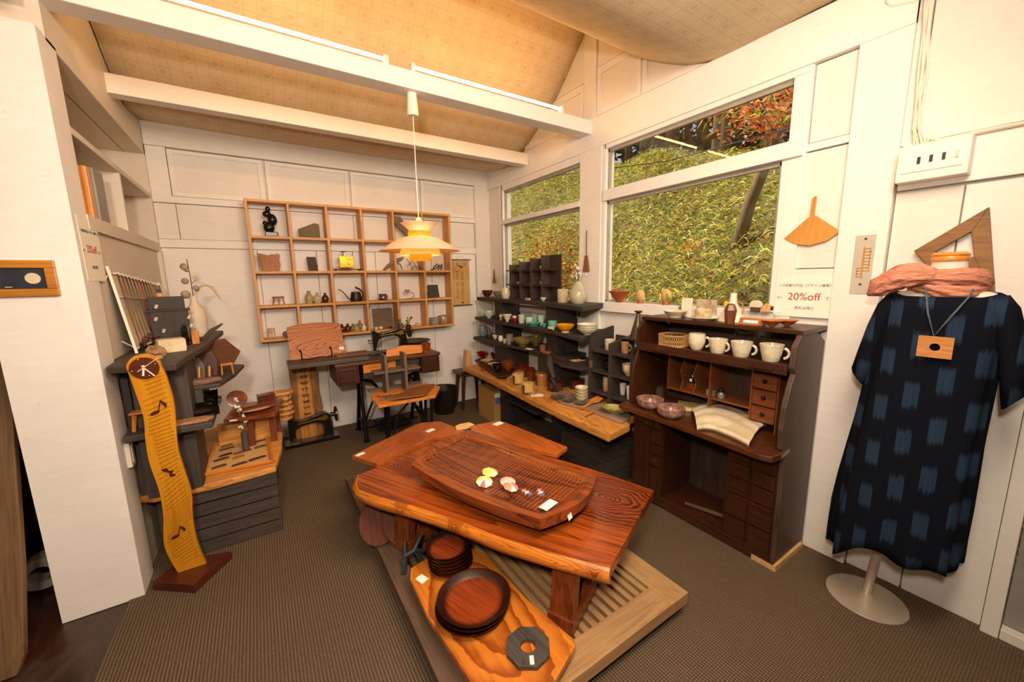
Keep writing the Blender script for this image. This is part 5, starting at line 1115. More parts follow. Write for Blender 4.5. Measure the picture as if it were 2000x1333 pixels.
for k in range(44):
    a = 2*PI*k/44
    for s_ in (-1, 1): mb_.tube([(*hx_(a), .006), (*hx_(a+s_*.28, 1.03), .066)], .0016, 4)
mb_.build('lattice', BM, bs)
for z_ in (.004, .034, .068): MB().tube([(*hx_(a, 1+.4*z_), z_) for a in np.linspace(0, 2*PI, 37)], .004 if z_ != .034 else .0022, 6).build('rim' if z_ > .06 else 'hoop', BM, bs)
MB().lathe([(0, .002), (r*.97, .002), (r*.97, .005), (0, .005)], seg=24).build('base', BM, bs); nb_ = MB()
for k in range(40): a = rr.uniform(0, 6.28); q = r*.85*math.sqrt(rr.random()); nb_.ball((q*math.cos(a), q*math.sin(a), .045+rr.uniform(0, .012)), .011, 7)
tag(nb_.build('dark_beans', plain('#4a2418', .5, var=.3), None, smooth=2, loc=c), 'dark brown nuts filling the bamboo basket', 'nuts', kind='stuff')
MG = glaze('#d6c8a4', '#e8dec4', .35, .6)
gm_ = 'cream mugs on the upper desk shelf'
for a in ((1360, 650, 683, 32, 'mugfat', 'round-bellied cream mug right of the basket', R(-70)), (1401, 660, 689, 35, 'tumbler', 'left conical cream cup', R(-100)), (1447, 664, 695, 39, 'tumbler', 'middle conical cream cup', R(-85)), (1505, 671, 706, 42, 'tumbler', 'right and largest conical cream cup', R(-80))):
    pot('cream_mug', a[5]+' on the upper desk shelf', 'mug', a[0], a[1], a[2], a[3], 2.075, Z2, a[4], MG, gm_, a[6])
PK = glaze('#6e4a40', '#b08a7a', .3, .3, scale=34)
for px, py, w_, lb in ((1269, 797, 51, 'left'), (1309, 815, 53, 'right')):
    c = zt(px, py, .6305); vessel('pink_bowl', lb+' brown-pink tea bowl at the left of the writing surface', 'bowl', c, S(c, w_)/2, .062, 'teabowl', PK, 'pink tea bowls', foot=PK)
c = zt(1352, 800, .6305); e = thing('book', 'small old book with a yellow-green cover on the writing surface', 'book', c, R(-62))
MB().box(-.085, .075, -.05, .06, 0, .002).box(-.085, .075, -.05, .06, .026, .029).box(-.085, .075, .057, .06, 0, .029).build('cover', plain('#8a8440', .6, var=.3, scale=30), e); MB().box(-.082, .072, -.047, .056, .002, .026).build('pages', plain('#cdb98c', .8), e)
# large curved ceramic dish lying on its side
cw = thing('curved_ceramic', 'large cream curved ribbed ceramic piece on the writing surface', 'ceramic', (0, 0, 0))
ZC = .6305
oc_ = [(1354, 799), (1372, 789), (1389, 786), (1420, 786), (1453, 796), (1479, 811), (1503, 827)]
ic_ = [(1366, 834), (1374, 833), (1383, 832), (1398, 834), (1428, 845), (1449, 855), (1468, 865)]
def crv(pts, n):
    q = [np.array(P(2, ZC+.03, *a)[:2]) for a in pts]; o_ = []
    for k in range(n+1):
        f_ = k/n*(len(q)-1); i = min(int(f_), len(q)-2); t_ = f_-i; p0, p1, p2, p3 = q[max(i-1, 0)], q[i], q[i+1], q[min(i+2, len(q)-1)]
        o_.append(.5*((2*p1)+(-p0+p2)*t_+(2*p0-5*p1+4*p2-p3)*t_**2+(-p0+3*p1-3*p2+p3)*t_**3))
    return o_
nu, nv = 30, 24; oo, ii = crv(oc_, nu), crv(ic_, nu); vs = []; fs = []
for lay in (0, 1):
    for i in range(nu+1):
        for j in range(nv+1):
            v = j/nv; p = oo[i]*(1-v)+ii[i]*v; z = ZC+.010+.028*math.sin(PI*v)+(.004*math.cos(v*2*PI*4)+.014 if lay else 0)
            vs.append((p[0], p[1], z-(.010 if v in (0, 1) and not lay else 0)))
W2 = nv+1; NB = (nu+1)*W2
for i in range(nu):
    for j in range(nv): a = i*W2+j; fs += [(a, a+1, a+W2+1, a+W2), (NB+a, NB+a+W2, NB+a+W2+1, NB+a+1)]
for i in range(nu): fs += [(i*W2, (i+1)*W2, NB+(i+1)*W2, NB+i*W2), (i*W2+nv, NB+i*W2+nv, NB+(i+1)*W2+nv, (i+1)*W2+nv)]
for j in range(nv): fs += [(j, NB+j, NB+j+1, j+1), (nu*W2+j, nu*W2+j+1, NB+nu*W2+j+1, NB+nu*W2+j)]
MB().add([(a, b+.012, c+.0) for a, b, c in vs], fs).build('ceramic_body', glaze('#c9b892', '#e4d6b4', .5, .4, scale=10, streak=True), cw, smooth=2)
# pigeonhole things
c = (2.20, on_x(1352, 745, 2.2, 0)[1], .746)
e = thing('blue_bottle', 'small dark bottle with a white label on a brown box in the pigeonholes', 'bottle', (c[0], c[1], c[2]+.04)); MB().lathe([(0, 0), (.014, 0), (.015, .03), (.006, .045), (.006, .07), (.011, .072), (.011, .085), (0, .088)], seg=16).build('body', plain('#241a30', .1, coat=.6), e, smooth=True); MB().box(-.0165, -.0145, -.008, .008, .010, .028).build('paper_label', CARD, e)
tag(MB().box(-.02, .02, -.024, .024, 0, .038).build('brown_box', W_RED('y'), None, bevel=.002, loc=c), 'small brown wooden box under the dark bottle', 'box')
for px, lb, hh in ((1390, 'square glass ink bottle in the middle pigeonhole', .035), (1410, 'round glass jar with a black stopper in the middle pigeonhole', .035)):
    c = (2.17, on_x(px, 750, 2.17, 0)[1], .7455); e = thing('glass_jar', lb, 'jar', c); gm2 = plain('#9a9c90', .08, .3, coat=.5)
    (MB().box(-.015, .015, -.022, .022, 0, hh) if px < 1400 else MB().lathe([(0, 0), (.018, 0), (.02, .018), (.012, .033), (0, .033)], seg=16)).build('body', gm2, e, smooth=px > 1400, bevel=.002 if px < 1400 else 0)
    if px > 1400: MB().ball((0, 0, .045), .015, 12).build('stopper', LACB, e, smooth=2)
c = (2.17, on_x(1290, 775, 2.17, 0)[1], .6305); e = thing('arched_clock', 'small dark arched glass-fronted table clock on the writing surface', 'clock', c, R(0))
arch = [(-.033, 0), (.033, 0)]+[(.033*math.cos(a), .065+.033*math.sin(a)) for a in np.linspace(0, PI, 12)]
MB().prism(arch, -.012, .012, 'x').build('case', W_WENGE('z'), e, bevel=.002); MB().prism([(a*.75, b*.8+.012) for a, b in arch], -.0145, -.0125, 'x').build('glass_face', plain('#6a5a50', .08, .5), e)
# ---------------------------------------------------------------- grid shelf contents
def gp_(px, j, dy=.06): p = P(1, 3.9+dy, px, 500); return None
def gpos(px, py, j, dy=.07):
    p = P(1, 3.9+dy, px, py); return (float(p[0]), 3.9+dy, float(GZ_[j])+t/2+.0004)
def gv(name, label, cat, px, yt, yb, w_, j, prof, mat, dy=.07, group=None, **k):
    c = gpos(px, yb, j, dy); return vessel(name, label, cat, c, S(c, w_)/2, S(c, yb-yt), prof, mat, group, **k)
t = .021
gs_ = 'small things on the grid shelf'
BRZ = plain('#1c2018', .3, .5, coat=.3)
c = gpos(530, 461, 3); e = thing('bronze_sculpture', 'dark bronze abstract sculpture of stacked rounded forms in the top left cell', 'sculpture', c)
s_ = MB().ball((-.01, 0, .075), .042, 12, (1.0, .8, 1.1), wob=.05).ball((.02, 0, .14), .040, 12, (.9, .8, 1.2), wob=.06).ball((-.015, 0, .185), .030, 12, (1.1, .8, .9)).ball((-.005, 0, .225), .022, 12, (.9, .9, 1.1)).ball((-.035, 0, .11), .02, 10); s_.build('figure_mass', BRZ, e, smooth=2); MB().prism([(-.045, -.03), (.05, -.03), (.055, .03), (-.04, .03)], 0, .04).build('base', BRZ, e, bevel=.006)
def slabt(name, label, cat, px, py, j, poly, th, mat, dy=.09, lean=8):
    c = gpos(px, py, j, dy); o = MB().prism(poly, -th/2, th/2, 'y').build(name, mat, None, bevel=.002, loc=(c[0], c[1], c[2]+.002), rot=(R(-lean), 0, 0)); return tag(o, label, cat)
STN = plain('#75684c', .85, var=.15, bump=.3)
slabt('stone_slab', 'grey-brown slanted stone slab in the second top cell', 'stone', 606, 464, 3, [(-.085, 0), (.08, 0), (.082, .125), (.045, .135), (-.09, .075)], .02, STN)
slabt('stump_vase', 'rough brown wooden stump piece with a ragged top in the second row', 'wood piece', 529, 531, 2, [(-.065, 0), (.065, 0), (.078, .06), (.07, .10), (.082, .135), (.06, .15), (.045, .138), (.02, .142), (-.01, .132), (-.04, .142), (-.088, .15), (-.08, .10)], .05, wood('#6a3a18', '#b87a44', 'z', .6, 2, 1, .7, key='stump', bumps=.4), lean=0)
slabt('dark_tile', 'dark upright rectangular tile in the second row', 'tile', 611, 530, 2, [(-.032, 0), (.042, 0), (.036, .125), (-.04, .125)], .015, plain('#4a3e36', .8))
# brass clock movement on a dark stand
c = gpos(681, 527, 2); c = (.7395, c[1], c[2]); e = thing('brass_clock_movement', 'brass skeleton clock movement on a dark curved stand in the second row', 'clock', c)
MB().box(-.12, .13, -.02, .02, .010, .018).box(-.11, -.09, -.02, .02, 0, .01).box(.10, .12, -.02, .02, 0, .01).build('stand', W_CHAR('x'), e, bevel=.002)
MB().box(-.065, .06, -.028, -.025, .03, .135).box(-.065, .06, .02, .023, .03, .135).build('brass_plates', BRASS, e, bevel=.002)
gb = MB()
for x_, z_, r_ in ((-.03, .09, .032), (.03, .075, .03), (.0, .05, .018), (.035, .115, .015)): gb.lathe([(0, -.036), (r_, -.036), (r_, -.032), (0, -.032)], (x_, 0, z_), 18, ax='y')
for x_, z_ in ((-.055, .04), (.05, .04), (-.055, .125), (.05, .125)): gb.cyl((x_, -.025, z_), .004, .047, 8, 'y')
gb.build('gears', plain('#e0b848', .25, 1.0), e, smooth=True)
MB().tube([(-.03, 0, .135), (-.03, 0, .175)], .004, 6).tube([(-.045, 0, .175), (-.005, 0, .175)], .006, 6).tube([(-.01, 0, .135), (-.01, 0, .17)], .003, 5).tube([(.05, 0, .10), (.062, 0, .18)], .003, 5).box(-.09, -.07, -.005, .005, .045, .055).build('levers', plain('#a59a80', .3, .9), e)
# driftwood and twigs behind the lamp
c = gpos(775, 530, 2); dwm = plain('#8a7a68', .9, bump=.5, var=.2)
tag(MB().tube([(-.13, 0, .006), (-.08, 0, .05), (.0, .01, .10), (.08, .01, .13)], [.012, .016, .022, .01], 8).tube([(-.02, 0, .09), (.04, 0, .06), (.06, 0, .01)], .010, 6, taper=.005).build('driftwood_branch', dwm, None, smooth=True, loc=c), 'grey driftwood branch behind the lamp in the second row', 'driftwood')
c = gpos(810, 530, 2); tg = MB()
for a, b in (((-.08, 0, .12), (-.02, 0, .004)), ((-.05, 0, .14), (.03, 0, .004)), ((-.02, 0, .14), (.07, 0, .02)), ((-.04, 0, .004), (.0, 0, .05)), ((.0, 0, .05), (.08, 0, .004)), ((-.07, 0, .05), (-.03, 0, .10))): tg.tube([a, ((a[0]+b[0])/2+.01, 0, (a[2]+b[2])/2), b], .003, 5)
tag(tg.build('bare_twigs', plain('#4a3a2c', .8), None, loc=c), 'thin bare twigs in the second row right of the lamp', 'twigs')
c = gpos(785, 466, 3); tag(MB().prism([(-.075, .24), (-.005, .24), (.11, .06), (.07, .005), (.04, .06), (-.06, .16)], -.012, .012, 'y').build('weathered_board', plain('#7c6a54', .9, var=.2, bump=.4), None, bevel=.003, loc=(c[0], c[1], c[2]), rot=(0, 0, 0)), 'grey weathered triangular board fragment behind the lamp top', 'driftwood')
c = gpos(853, 528, 2); sc_ = MB()
sc_.tube([(-.065, 0, .004), (-.04, 0, .008), (-.03, 0, .04), (-.01, 0, .05), (.0, 0, .025), (-.02, 0, .015), (-.03, 0, .03)], .006, 6).tube([(-.01, 0, .05), (.005, 0, .07), (.02, 0, .05), (.015, 0, .01), (.04, 0, .015), (.05, 0, .045), (.03, 0, .06), (.03, 0, .03)], .006, 6).tube([(.05, 0, .045), (.06, 0, .07), (.065, 0, .02), (.05, 0, .006)], .006, 6)
tag(sc_.build('scrolled_ironwork', plain('#14110e', .4), None, smooth=True, loc=c), 'black curly wrought iron ornament in the second row', 'ornament')
def mini_stool(label, px, py, j, w_, h_, mat, nl=3):
    c = gpos(px, py, j, .07); e = thing('miniature_stool', label, 'stool', c, 0, 'miniature stools')
    MB().lathe([(0, h_), (w_/2, h_), (w_/2*1.03, h_+.008), (w_/2, h_+.014), (0, h_+.014)], seg=20, sy=.6).build('seat', mat, e, smooth=True)
    for k in range(nl):
        a = 2*PI*k/nl+.5; MB().tube([(w_*.42*math.cos(a), w_*.25*math.sin(a), h_), (w_*.56*math.cos(a), w_*.34*math.sin(a), 0)], .0045, 6).build('leg', mat, e)
mini_stool('low miniature stool with dark splayed legs in the third row', 545, 597, 1, .09, .058, wood('#4a2c1a', '#9a7450', 'z', .6, key='ms'))
mini_stool('miniature tall stool in the bottom left cell', 531, 658, 0, .055, .075, W_PALE('z'))
YG = glaze('#9a8a50', '#c4b47c', .3, .3)
def bottle(label, px, yt, yb, w_, j, mat, neck=.35, dy=.07):
    c = gpos(px, yb, j, dy); r = S(c, w_)/2; h = S(c, yb-yt); o = MB().lathe([(0, 0), (r*.65, 0), (r*.95, h*.2), (r, h*.45), (r*.75, h*.68), (r*neck, h*.82), (r*neck, h*.92), (r*neck*1.35, h), (r*neck*.8, h*.99), (0, h*.8)], seg=24).build('bottle_vase', mat, None, smooth=True, loc=c)
    return tag(o, label, 'vase', 'little vases on the grid shelf')
bottle('mustard oval bottle vase in the third row', 605, 569, 593, 15, 1, YG, .4); bottle('pale round-shouldered vase right of the mustard one', 621, 573, 593, 16, 1, glaze('#b0a080', '#d0c4a4', .25), .35, .06); bottle('dark brown narrow-necked vase in the third row', 636, 573, 592, 13, 1, BRN, .3)
# gooseneck kettle
c = gpos(696, 588, 1); e = thing('gooseneck_kettle', 'dark gooseneck pouring kettle in the third row', 'kettle', c); KM = plain('#3a2a22', .35, .5)
MB().lathe([(0, 0), (.052, 0), (.055, .01), (.042, .085), (.040, .09), (0, .092)], seg=26).build('body', KM, e, smooth=True)
MB().tube([(-.05, 0, .02), (-.07, 0, .03), (-.10, 0, .075), (-.125, 0, .105), (-.155, 0, .12)], .006, 8, taper=.004).build('spout', KM, e, smooth=True)
MB().tube([(.05, 0, .015), (.065, 0, .05), (.06, 0, .09), (.035, 0, .115), (.0, 0, .135)], [.005, .005, .006, .009, .009], 8).build('handle', KM, e, smooth=True)
c = gpos(748, 585, 1); e = thing('coffee_cup', 'dark brown coffee cup on a saucer in the third row', 'cup', c); vbody(.052, .012, 'dish').build('saucer', GRYD, e, smooth=True); o = vbody(.037, .05, 'straight').build('cup_body', GRYD, e, smooth=True, loc=(0, 0, .010)); handle_mb(.037, .05, 0).build('handle', GRYD, o, smooth=True); MB().box(-.012, .004, -.0385, -.037, .01, .024).build('price_card', CARD, o)
c = gpos(801, 582, 1); e = thing('coffee_dripper_stand', 'small glass coffee dripper on a curved stand in the third row', 'dripper', c)
MB().tube([(-.04, 0, .003), (.015, 0, .003), (.045, 0, .025), (.04, 0, .055), (.0, 0, .068), (-.03, 0, .066)], .003, 6).build('stand', plain('#5a3018', .5), e, smooth=True); vbody(.032, .04, 'flare').build('cone', glaze('#a89484', '#d8c8b8', .15), e, smooth=True, loc=(-.028, 0, .055))
slabt('dark_board', 'dark brown square board leaning in the right cell of the third row', 'board', 848, 580, 1, [(-.062, 0), (.062, 0), (.052, .135), (-.062, .135)], .012, W_CHAR('z'), .12); bpy.data.objects[-1] if False else None
c = gpos(833, 581, 1, .03); e = thing('pepper_mill', 'small glass and metal mill in front of the dark board', 'mill', c); MB().cyl((0, 0, 0), .015, .05, 16).build('glass_body', plain('#6a6862', .1, .3, coat=.4), e, smooth=True); MB().cyl((0, 0, .05), .017, .018, 16).ball((0, 0, .075), .008, 8).build('metal_top', plain('#3a342e', .3, .7), e, smooth=True)
# bottom row
c = gpos(560, 655, 0); tag(MB().ball((0, 0, .028), .03, 14, (1.1, .9, .95), wob=.03).build('round_stone', plain('#8a7f6a', .8, bump=.3), None, smooth=2, loc=c), 'round grey stone in the bottom left cell', 'stone')
slabt('owl_piece', 'small dark carved upright wooden piece in the second bottom cell', 'carving', 619, 642, 0, [(-.018, 0), (.022, 0), (.02, .085), (.012, .10), (.0, .095), (-.012, .10), (-.014, .05)], .02, W_CHAR('z'), lean=0)
for lb, px, yt, yb, w_, m_ in (('leftmost dark round-bellied bottle', 669, 634, 650, 12, BRN), ('second dark round-bellied bottle', 680, 634, 650, 12, BRN), ('mottled brown bottle', 690, 633, 648, 11, glaze('#6a4a30', '#a48a68', .3)), ('grey-green mottled bottle', 697, 635, 649, 12, glaze('#8a8468', '#b8ac8c', .3)), ('tall brown bottle with a round top', 704, 628, 648, 11, glaze('#7a5a28', '#b49458', .3)), ('white bottle at the right', 711, 634, 648, 11, WHT)):
    bottle(lb+' in the third bottom cell', px, yt, yb, w_, 0, m_, .35)
slabt('grey_board', 'weathered grey-brown board leaning in the fourth bottom cell', 'board', 750, 643, 0, [(-.10, 0), (.10, 0), (.10, .19), (.085, .205), (-.10, .20)], .02, wood('#4a3c2c', '#8a7456', 'x', .8, 1.5, 1, .4, key='gb'), .13, 5)
for lb, px, r_, cc in (('left white shell', 735, .018, '#e8d8c0'), ('right white shell', 744, .02, '#ead9c2'), ('dark pebble', 763, .016, '#3a2c24'), ('grey-green pebble', 772, .015, '#7a7058')):
    c = gpos(px, 642, 0, .05); tag(MB().ball((0, 0, r_*.8), r_, 10, (1.1, .9, .85), wob=.08 if 'shell' in lb else .02).build('shell' if 'shell' in lb else 'pebble', plain(cc, .6), None, smooth=2, loc=c), lb+' before the grey board on the grid shelf', 'shell' if 'shell' in lb else 'pebble')
c = gpos(795, 640, 0); e = thing('twig_holder', 'round wooden holder with a leafy twig in the fifth bottom cell', 'ornament', c); MB().ball((0, 0, .018), .03, 14, (1.2, .8, .65)).build('wood_holder', W_PALE('x'), e, smooth=2)
b_ = MB().tube([(0, 0, .03), (.02, 0, .06), (.05, 0, .10)], .002, 5); l_ = MB()
for q in ((.01, .05), (.0, .06), (.03, .07), (.04, .085), (.05, .10), (.055, .09), (.02, .045)): l_.ball((q[0], 0, q[1]), .009, 6, (1, .4, .8))
b_.build('twig', plain('#3a2c1c'), e); l_.build('leaves', plain('#40402c', .7), e)
c = gpos(816, 638, 0); tag(MB().prism([(.033*math.cos(a), .033*math.sin(a)) for a in np.linspace(0, PI, 12)], -.012, .012, 'y').build('half_disc', W_PALE('x'), None, bevel=.002, loc=c), 'pale wooden half disc in the fifth bottom cell', 'ornament')
gv('grey_cup', 'wide grey cup in the last bottom cell', 'cup', 849, 622, 636, 19, 0, 'straight', glaze('#8a8474', '#a8a28e', .5), .05)
bottle('dark little bottle between the grey cup and the speckled pot', 857, 619, 634, 7, 0, BRN, .5, .09); gv('round_pot', 'round speckled brown pot in the last bottom cell', 'pot', 866, 617, 634, 19, 0, 'jar', glaze('#7a5a40', '#c0a484', .3, .6, scale=30), .06)
# hanging scroll
sc = thing('hanging_scroll', 'tan printed hanging scroll with dark rods on the back wall', 'scroll', (1.965, YB-.045, 0))
p0 = P(1, YB-.05, 890, 507); p1 = P(1, YB-.05, 936, 594); zt_, zb_ = float(p0[2]), float(p1[2]); wd_ = .098
MB().box(-wd_, wd_, -.002, .002, zb_, zt_).build('paper', plain('#c99a58', .7, var=.08), sc)
for z_ in (zb_, zt_): MB().tube([(-wd_-.025, -.004, z_), (wd_+.025, -.004, z_)], .005, 6).build('rod', plain('#3a1c10', .5), sc)
MB().tube([(-wd_*.7, 0, zt_), (0, .005, zt_+.045), (wd_*.7, 0, zt_)], .001, 4).build('cord', plain('#4a3420'), sc)
pr = MB(); H0 = zt_-zb_
for k in range(26): 
    z_ = zt_-H0*(.27+.024*k)
    if k in (8, 9, 14): continue
    pr.box(-.01, .018+.02*((k*7) % 3)/3, -.0032, -.0022, z_, z_+.0035)
    if k % 2 == 0: pr.box(-.07, -.04, -.0032, -.0022, z_, z_+.006)
for q in (-.04, -.02, .0, .02): pr.ball((q*.6, -.0025, zt_-H0*.17+abs(q)*.5), .012, 6, (1, .05, .8))
pr.box(-.01, .015, -.0032, -.0022, zb_+.02, zb_+.04).build('printed_lines', plain('#5a3c22', .8), sc)
for q in (-.05, .045): MB().box(q-.012, q+.012, -.0032, -.0022, zt_-.07, zt_-.035).build('blue_stamp', plain('#7a8a8a', .7), sc)

# ---------------------------------------------------------------- pendant lamp
lm = thing('pendant_lamp', 'white and yellow layered pendant lamp hanging from the near beam', 'lamp', (.90, 2.435, 0))
LW_ = plain('#f2e6cc', .5, var=.03)
MB().lathe([(0, 2.545), (.028, 2.545), (.036, 2.43), (.03, 2.42), (0, 2.42)], seg=24).build('ceiling_cup', LW_, lm, smooth=True)
MB().tube([(0, 0, 2.42), (0, 0, 1.83)], .003, 6).build('cord', LW_, lm)
ZL = 1.63
def em(name, col, s_): m_ = NT(name); return m_.set(.5, 0, lin(col), emit=(lin(col), s_))
SH = NT('lamp_shade_white'); SH.set(.45, 0, lin('#efe2c8')); trl = SH.n('ShaderNodeBsdfTranslucent'); trl.inputs[0].default_value = lin('#ffe0a0'); mx = SH.n('ShaderNodeMixShader'); mx.inputs[0].default_value = .35; SH.l(SH.b.outputs[0], mx.inputs[1]); SH.l(trl.outputs[0], mx.inputs[2]); SH.l(mx.outputs[0], SH.out.inputs[0]); SH = SH.m
YB_ = NT('lamp_band_amber'); YB_.set(.4, 0, lin('#e8a030')); tr2 = YB_.n('ShaderNodeBsdfTranslucent'); tr2.inputs[0].default_value = lin('#ffb030'); mx = YB_.n('ShaderNodeMixShader'); mx.inputs[0].default_value = .6; YB_.l(YB_.b.outputs[0], mx.inputs[1]); YB_.l(tr2.outputs[0], mx.inputs[2]); YB_.l(mx.outputs[0], YB_.out.inputs[0]); YB_ = YB_.m
def shade(nm, prof, mat): return MB().lathe(prof+[(r-.0025 if r > .01 else r, z-.002) for r, z in reversed(prof)]+[prof[0]], (0, 0, ZL), 48).build(nm, mat, lm, smooth=True)
shade('top_shade', [(.115, .165), (.10, .155), (.06, .12), (.055, .105)], SH)
shade('upper_band', [(.070, .115), (.068, .085)], YB_)
shade('wide_shade', [(.072, .085), (.12, .07), (.19, .035), (.252, -.005)], SH)
shade('middle_band', [(.105, .035), (.11, .015)], YB_)
shade('lower_shade', [(.095, .025), (.115, .01), (.132, -.03)], SH)
shade('lower_band', [(.070, -.01), (.070, -.062)], YB_)
MB().lathe([(0, .20), (.018, .20), (.022, .17), (.05, .16), (.05, .12), (0, .12)], (0, 0, ZL), 24).build('cap', SH, lm, smooth=True)
MB().ball((0, 0, ZL+.045), .035, 14, (1, 1, 1.3)).build('bulb', em('lamp_bulb', '#ffc070', 75), lm, smooth=2)
# fluorescent tubes on the near beam
for k, (x0, x1) in enumerate(((-.35, .755), (.91, 2.06))):
    e = thing('fluorescent_tube', ['left fluorescent tube along the top of the near beam', 'right fluorescent tube along the top of the near beam'][k], 'light', ((x0+x1)/2, 2.43, 2.646), 0, 'tubes on the near beam'); h = (x1-x0)/2
    MB().box(-h, h, .0, .05, 0, .016).build('batten', WHITE, e, bevel=.002)
    for s_ in (-1, 1): MB().box(s_*h-.012, s_*h+.012, -.018, .02, .016, .062).build('holder', plain('#f2eadb', .5), e, bevel=.002)
    MB().tube([(-h+.012, 0, .045), (h-.012, 0, .045)], .009, 12).build('glass_tube', em('tube_light', '#ffc27a', 42), e, smooth=True)
# ---------------------------------------------------------------- right wall things
def fan(name, label, p, poly, th=.012, mat=None): 
    e = thing(name, label, 'broom', p); MB().prism(poly, -th/2, th/2, 'x').build('bristles', mat or wood('#a8702a', '#cf9440', 'z', .7, 1, 2.0, .0, key='br', bumps=.5), e, bevel=.001); return e
p = P(0, XR-.012, 1586, 440); e = fan('fan_broom', 'golden fan-shaped hand broom hanging right of the big window', V(p), [(-.0, .045), (-.012, .045), (-.118, -.042), (-.07, -.080), (0, -.098), (.07, -.085), (.118, -.055), (.012, .045)])
MB().tube([(0, .0, .04), (0, -.004, .13), (0, -.006, .135), (0, .006, .13), (0, .008, .04)], .005, 6).build('handle', W_HONEY('z'), e)
p = P(0, XR-.035, 1146, 530); z0_ = float(p[2]); e = fan('long_broom', 'small brown broom with a long thin handle on the post between the windows', (XR-.042, float(p[1]), z0_), [(-.036, .0), (.036, .0), (.012, .13), (-.012, .13)], .014, plain('#8a5a34', .8, bump=.5))
MB().tube([(0, 0, .13), (0, 0, .33)], .004, 6).build('handle', plain('#6a4426', .7), e)
p = P(0, XR-.02, 967, 553); e = fan('small_broom', 'tiny hand broom hanging left of the small window', (XR-.03, float(p[1]), float(p[2])), [(-.034, .0), (.034, .0), (.01, .085), (-.01, .085)], .014, plain('#8a6a3c', .8, bump=.5))
MB().tube([(0, 0, .08), (0, 0, .16)], [.010, .004], 7).build('handle', plain('#5a2c18', .6), e)
# discount signs
def text_mesh(txt, size, mat, parent, loc, rot, name='lettering', align='CENTER', sx=1):
    cu_ = bpy.data.curves.new(name, 'FONT'); cu_.body = txt; cu_.size = size; cu_.align_x = align; cu_.align_y = 'CENTER'; cu_.extrude = .0002
    to = bpy.data.objects.new(name, cu_); COL.objects.link(to); bpy.context.view_layer.update()
    me = bpy.data.meshes.new_from_object(to.evaluated_get(bpy.context.evaluated_depsgraph_get())); bpy.data.objects.remove(to)
    me.materials.clear(); me.materials.append(mat); o = bpy.data.objects.new(name, me); COL.objects.link(o); o.parent = parent; o.location = loc; o.rotation_euler = rot; o.scale = (sx, 1, 1); return o
RED_ = plain('#b8361c', .6, var=.02); INK = plain('#3a3028', .7, var=.02)
def sign(label, c, rz, w_, h_):
    e = thing('discount_sign', label, 'sign', c, rz)
    MB().box(-w_/2, w_/2, -.0006, .0006, -h_/2, h_/2).build('paper', plain('#f4ead8', .6, var=.02), e)
    rt = (PI/2, 0, 0)
    text_mesh('この部屋の作品（デザイン雑貨）は', w_*.058, INK, e, (0, -.0012, h_*.28), rt)
    text_mesh('20%off', w_*.19, RED_, e, (-w_*.03, -.0012, 0), rt)
    text_mesh('全て', w_*.05, INK, e, (-w_*.42, -.0012, -h_*.03), rt); text_mesh('です。', w_*.065, INK, e, (w_*.40, -.0012, -h_*.03), rt)
    text_mesh('赤札は除く', w_*.065, INK, e, (0, -.0012, -h_*.28), rt)
sign('white paper sign with red 20%off lettering under the fan broom', (XR-.0175, .842, 1.325), R(-90), .275, .205)
sign('paper sign with red 20%off lettering on the side of the white pillar', (XL+.0012, 2.475, 1.60), R(90), .24, .27)
# key-pattern plate
c = P(0, XR-.027, 1685, 517); e = thing('metal_plate', 'brushed metal plate with small brass key-like emblem on the white post', 'plaque', (XR-.0265, float(c[1]), float(c[2])))
MB().box(-.0015, .0015, -.036, .036, -.132, .132).build('plate', plain('#d8cdba', .35, .35, var=.05), e, bevel=.0005)
tk = MB().box(-.004, -.0015, -.003, .003, -.06, .08)
for k in range(8): tk.box(-.004, -.0015, -.022-.004*(k % 2), -.003, .07-.014*k, .073-.014*k)
tk.box(-.004, -.0015, -.024, -.021, -.02, .074)
for k in range(4): tk.box(-.004, -.0015, .003, .020, -.055+.013*k, -.052+.013*k)
tk.box(-.004, -.0015, .016, .019, -.055, -.02).build('brass_emblem', plain('#b88c3a', .5, .2), e)
sc_ = MB()
for z_ in (.115, -.088): sc_.lathe([(0, -.003), (.005, -.003), (.005, -.0015), (0, -.0015)], (0, 0, z_), 10, ax='x')
sc_.build('screws', plain('#6a6258', .3, .8), e)
# breaker box and cables
bx = thing('breaker_box', 'white electrical breaker box with four switches on the right wall', 'breaker box', (0, 0, 0))
MB().box(XR-.09, XR-.021, .345, .545, 1.805, 1.945).build('case', plain('#efe6d4', .4, var=.03), bx, bevel=.006)
MB().box(XR-.094, XR-.0905, .36, .53, 1.838, 1.93).build('cover', plain('#f2eadb', .35, var=.02), bx, bevel=.002)
for k in range(4): MB().box(XR-.099, XR-.0945, .475-.034*k, .484-.034*k, 1.868, 1.893).build('switch', plain('#2a2622' if k < 3 else '#d8ccb4', .4), bx)
cbm = plain('#e4dac6', .5, var=.05)
cbt = thing('wall_cables', 'bundle of white cables running up the right wall corner to the breaker box', 'cable', (0, 0, 0))
for k in range(6):
    pts = []
    for i, (px, py) in enumerate(((1785+6*k, 288), (1782+3*k, 250), (1790+2*k, 200), (1796+3*k, 140), (1800+3*k, 80), (1805+3*k, 20), (1810+3*k, -30))):
        pts.append(P(0, XR-.028-.004*(k % 2), px+3*math.sin(k*2+i*1.7), py))
    MB().tube(pts, .0042, 6).build('cable', cbm, cbt, smooth=True)
for k in range(3):
    MB().tube([P(0, XR-.03-.004*(k % 2), *q) for q in ((1797+8*k, 285), (1812+5*k, 268+2*k), (1840, 272+2*k), (1870, 266+2*k), (1900, 258+2*k), (1940, 250+2*k), (2000, 238+2*k), (2060, 225+2*k))], .0042, 6).build('cable', cbm, cbt, smooth=True)
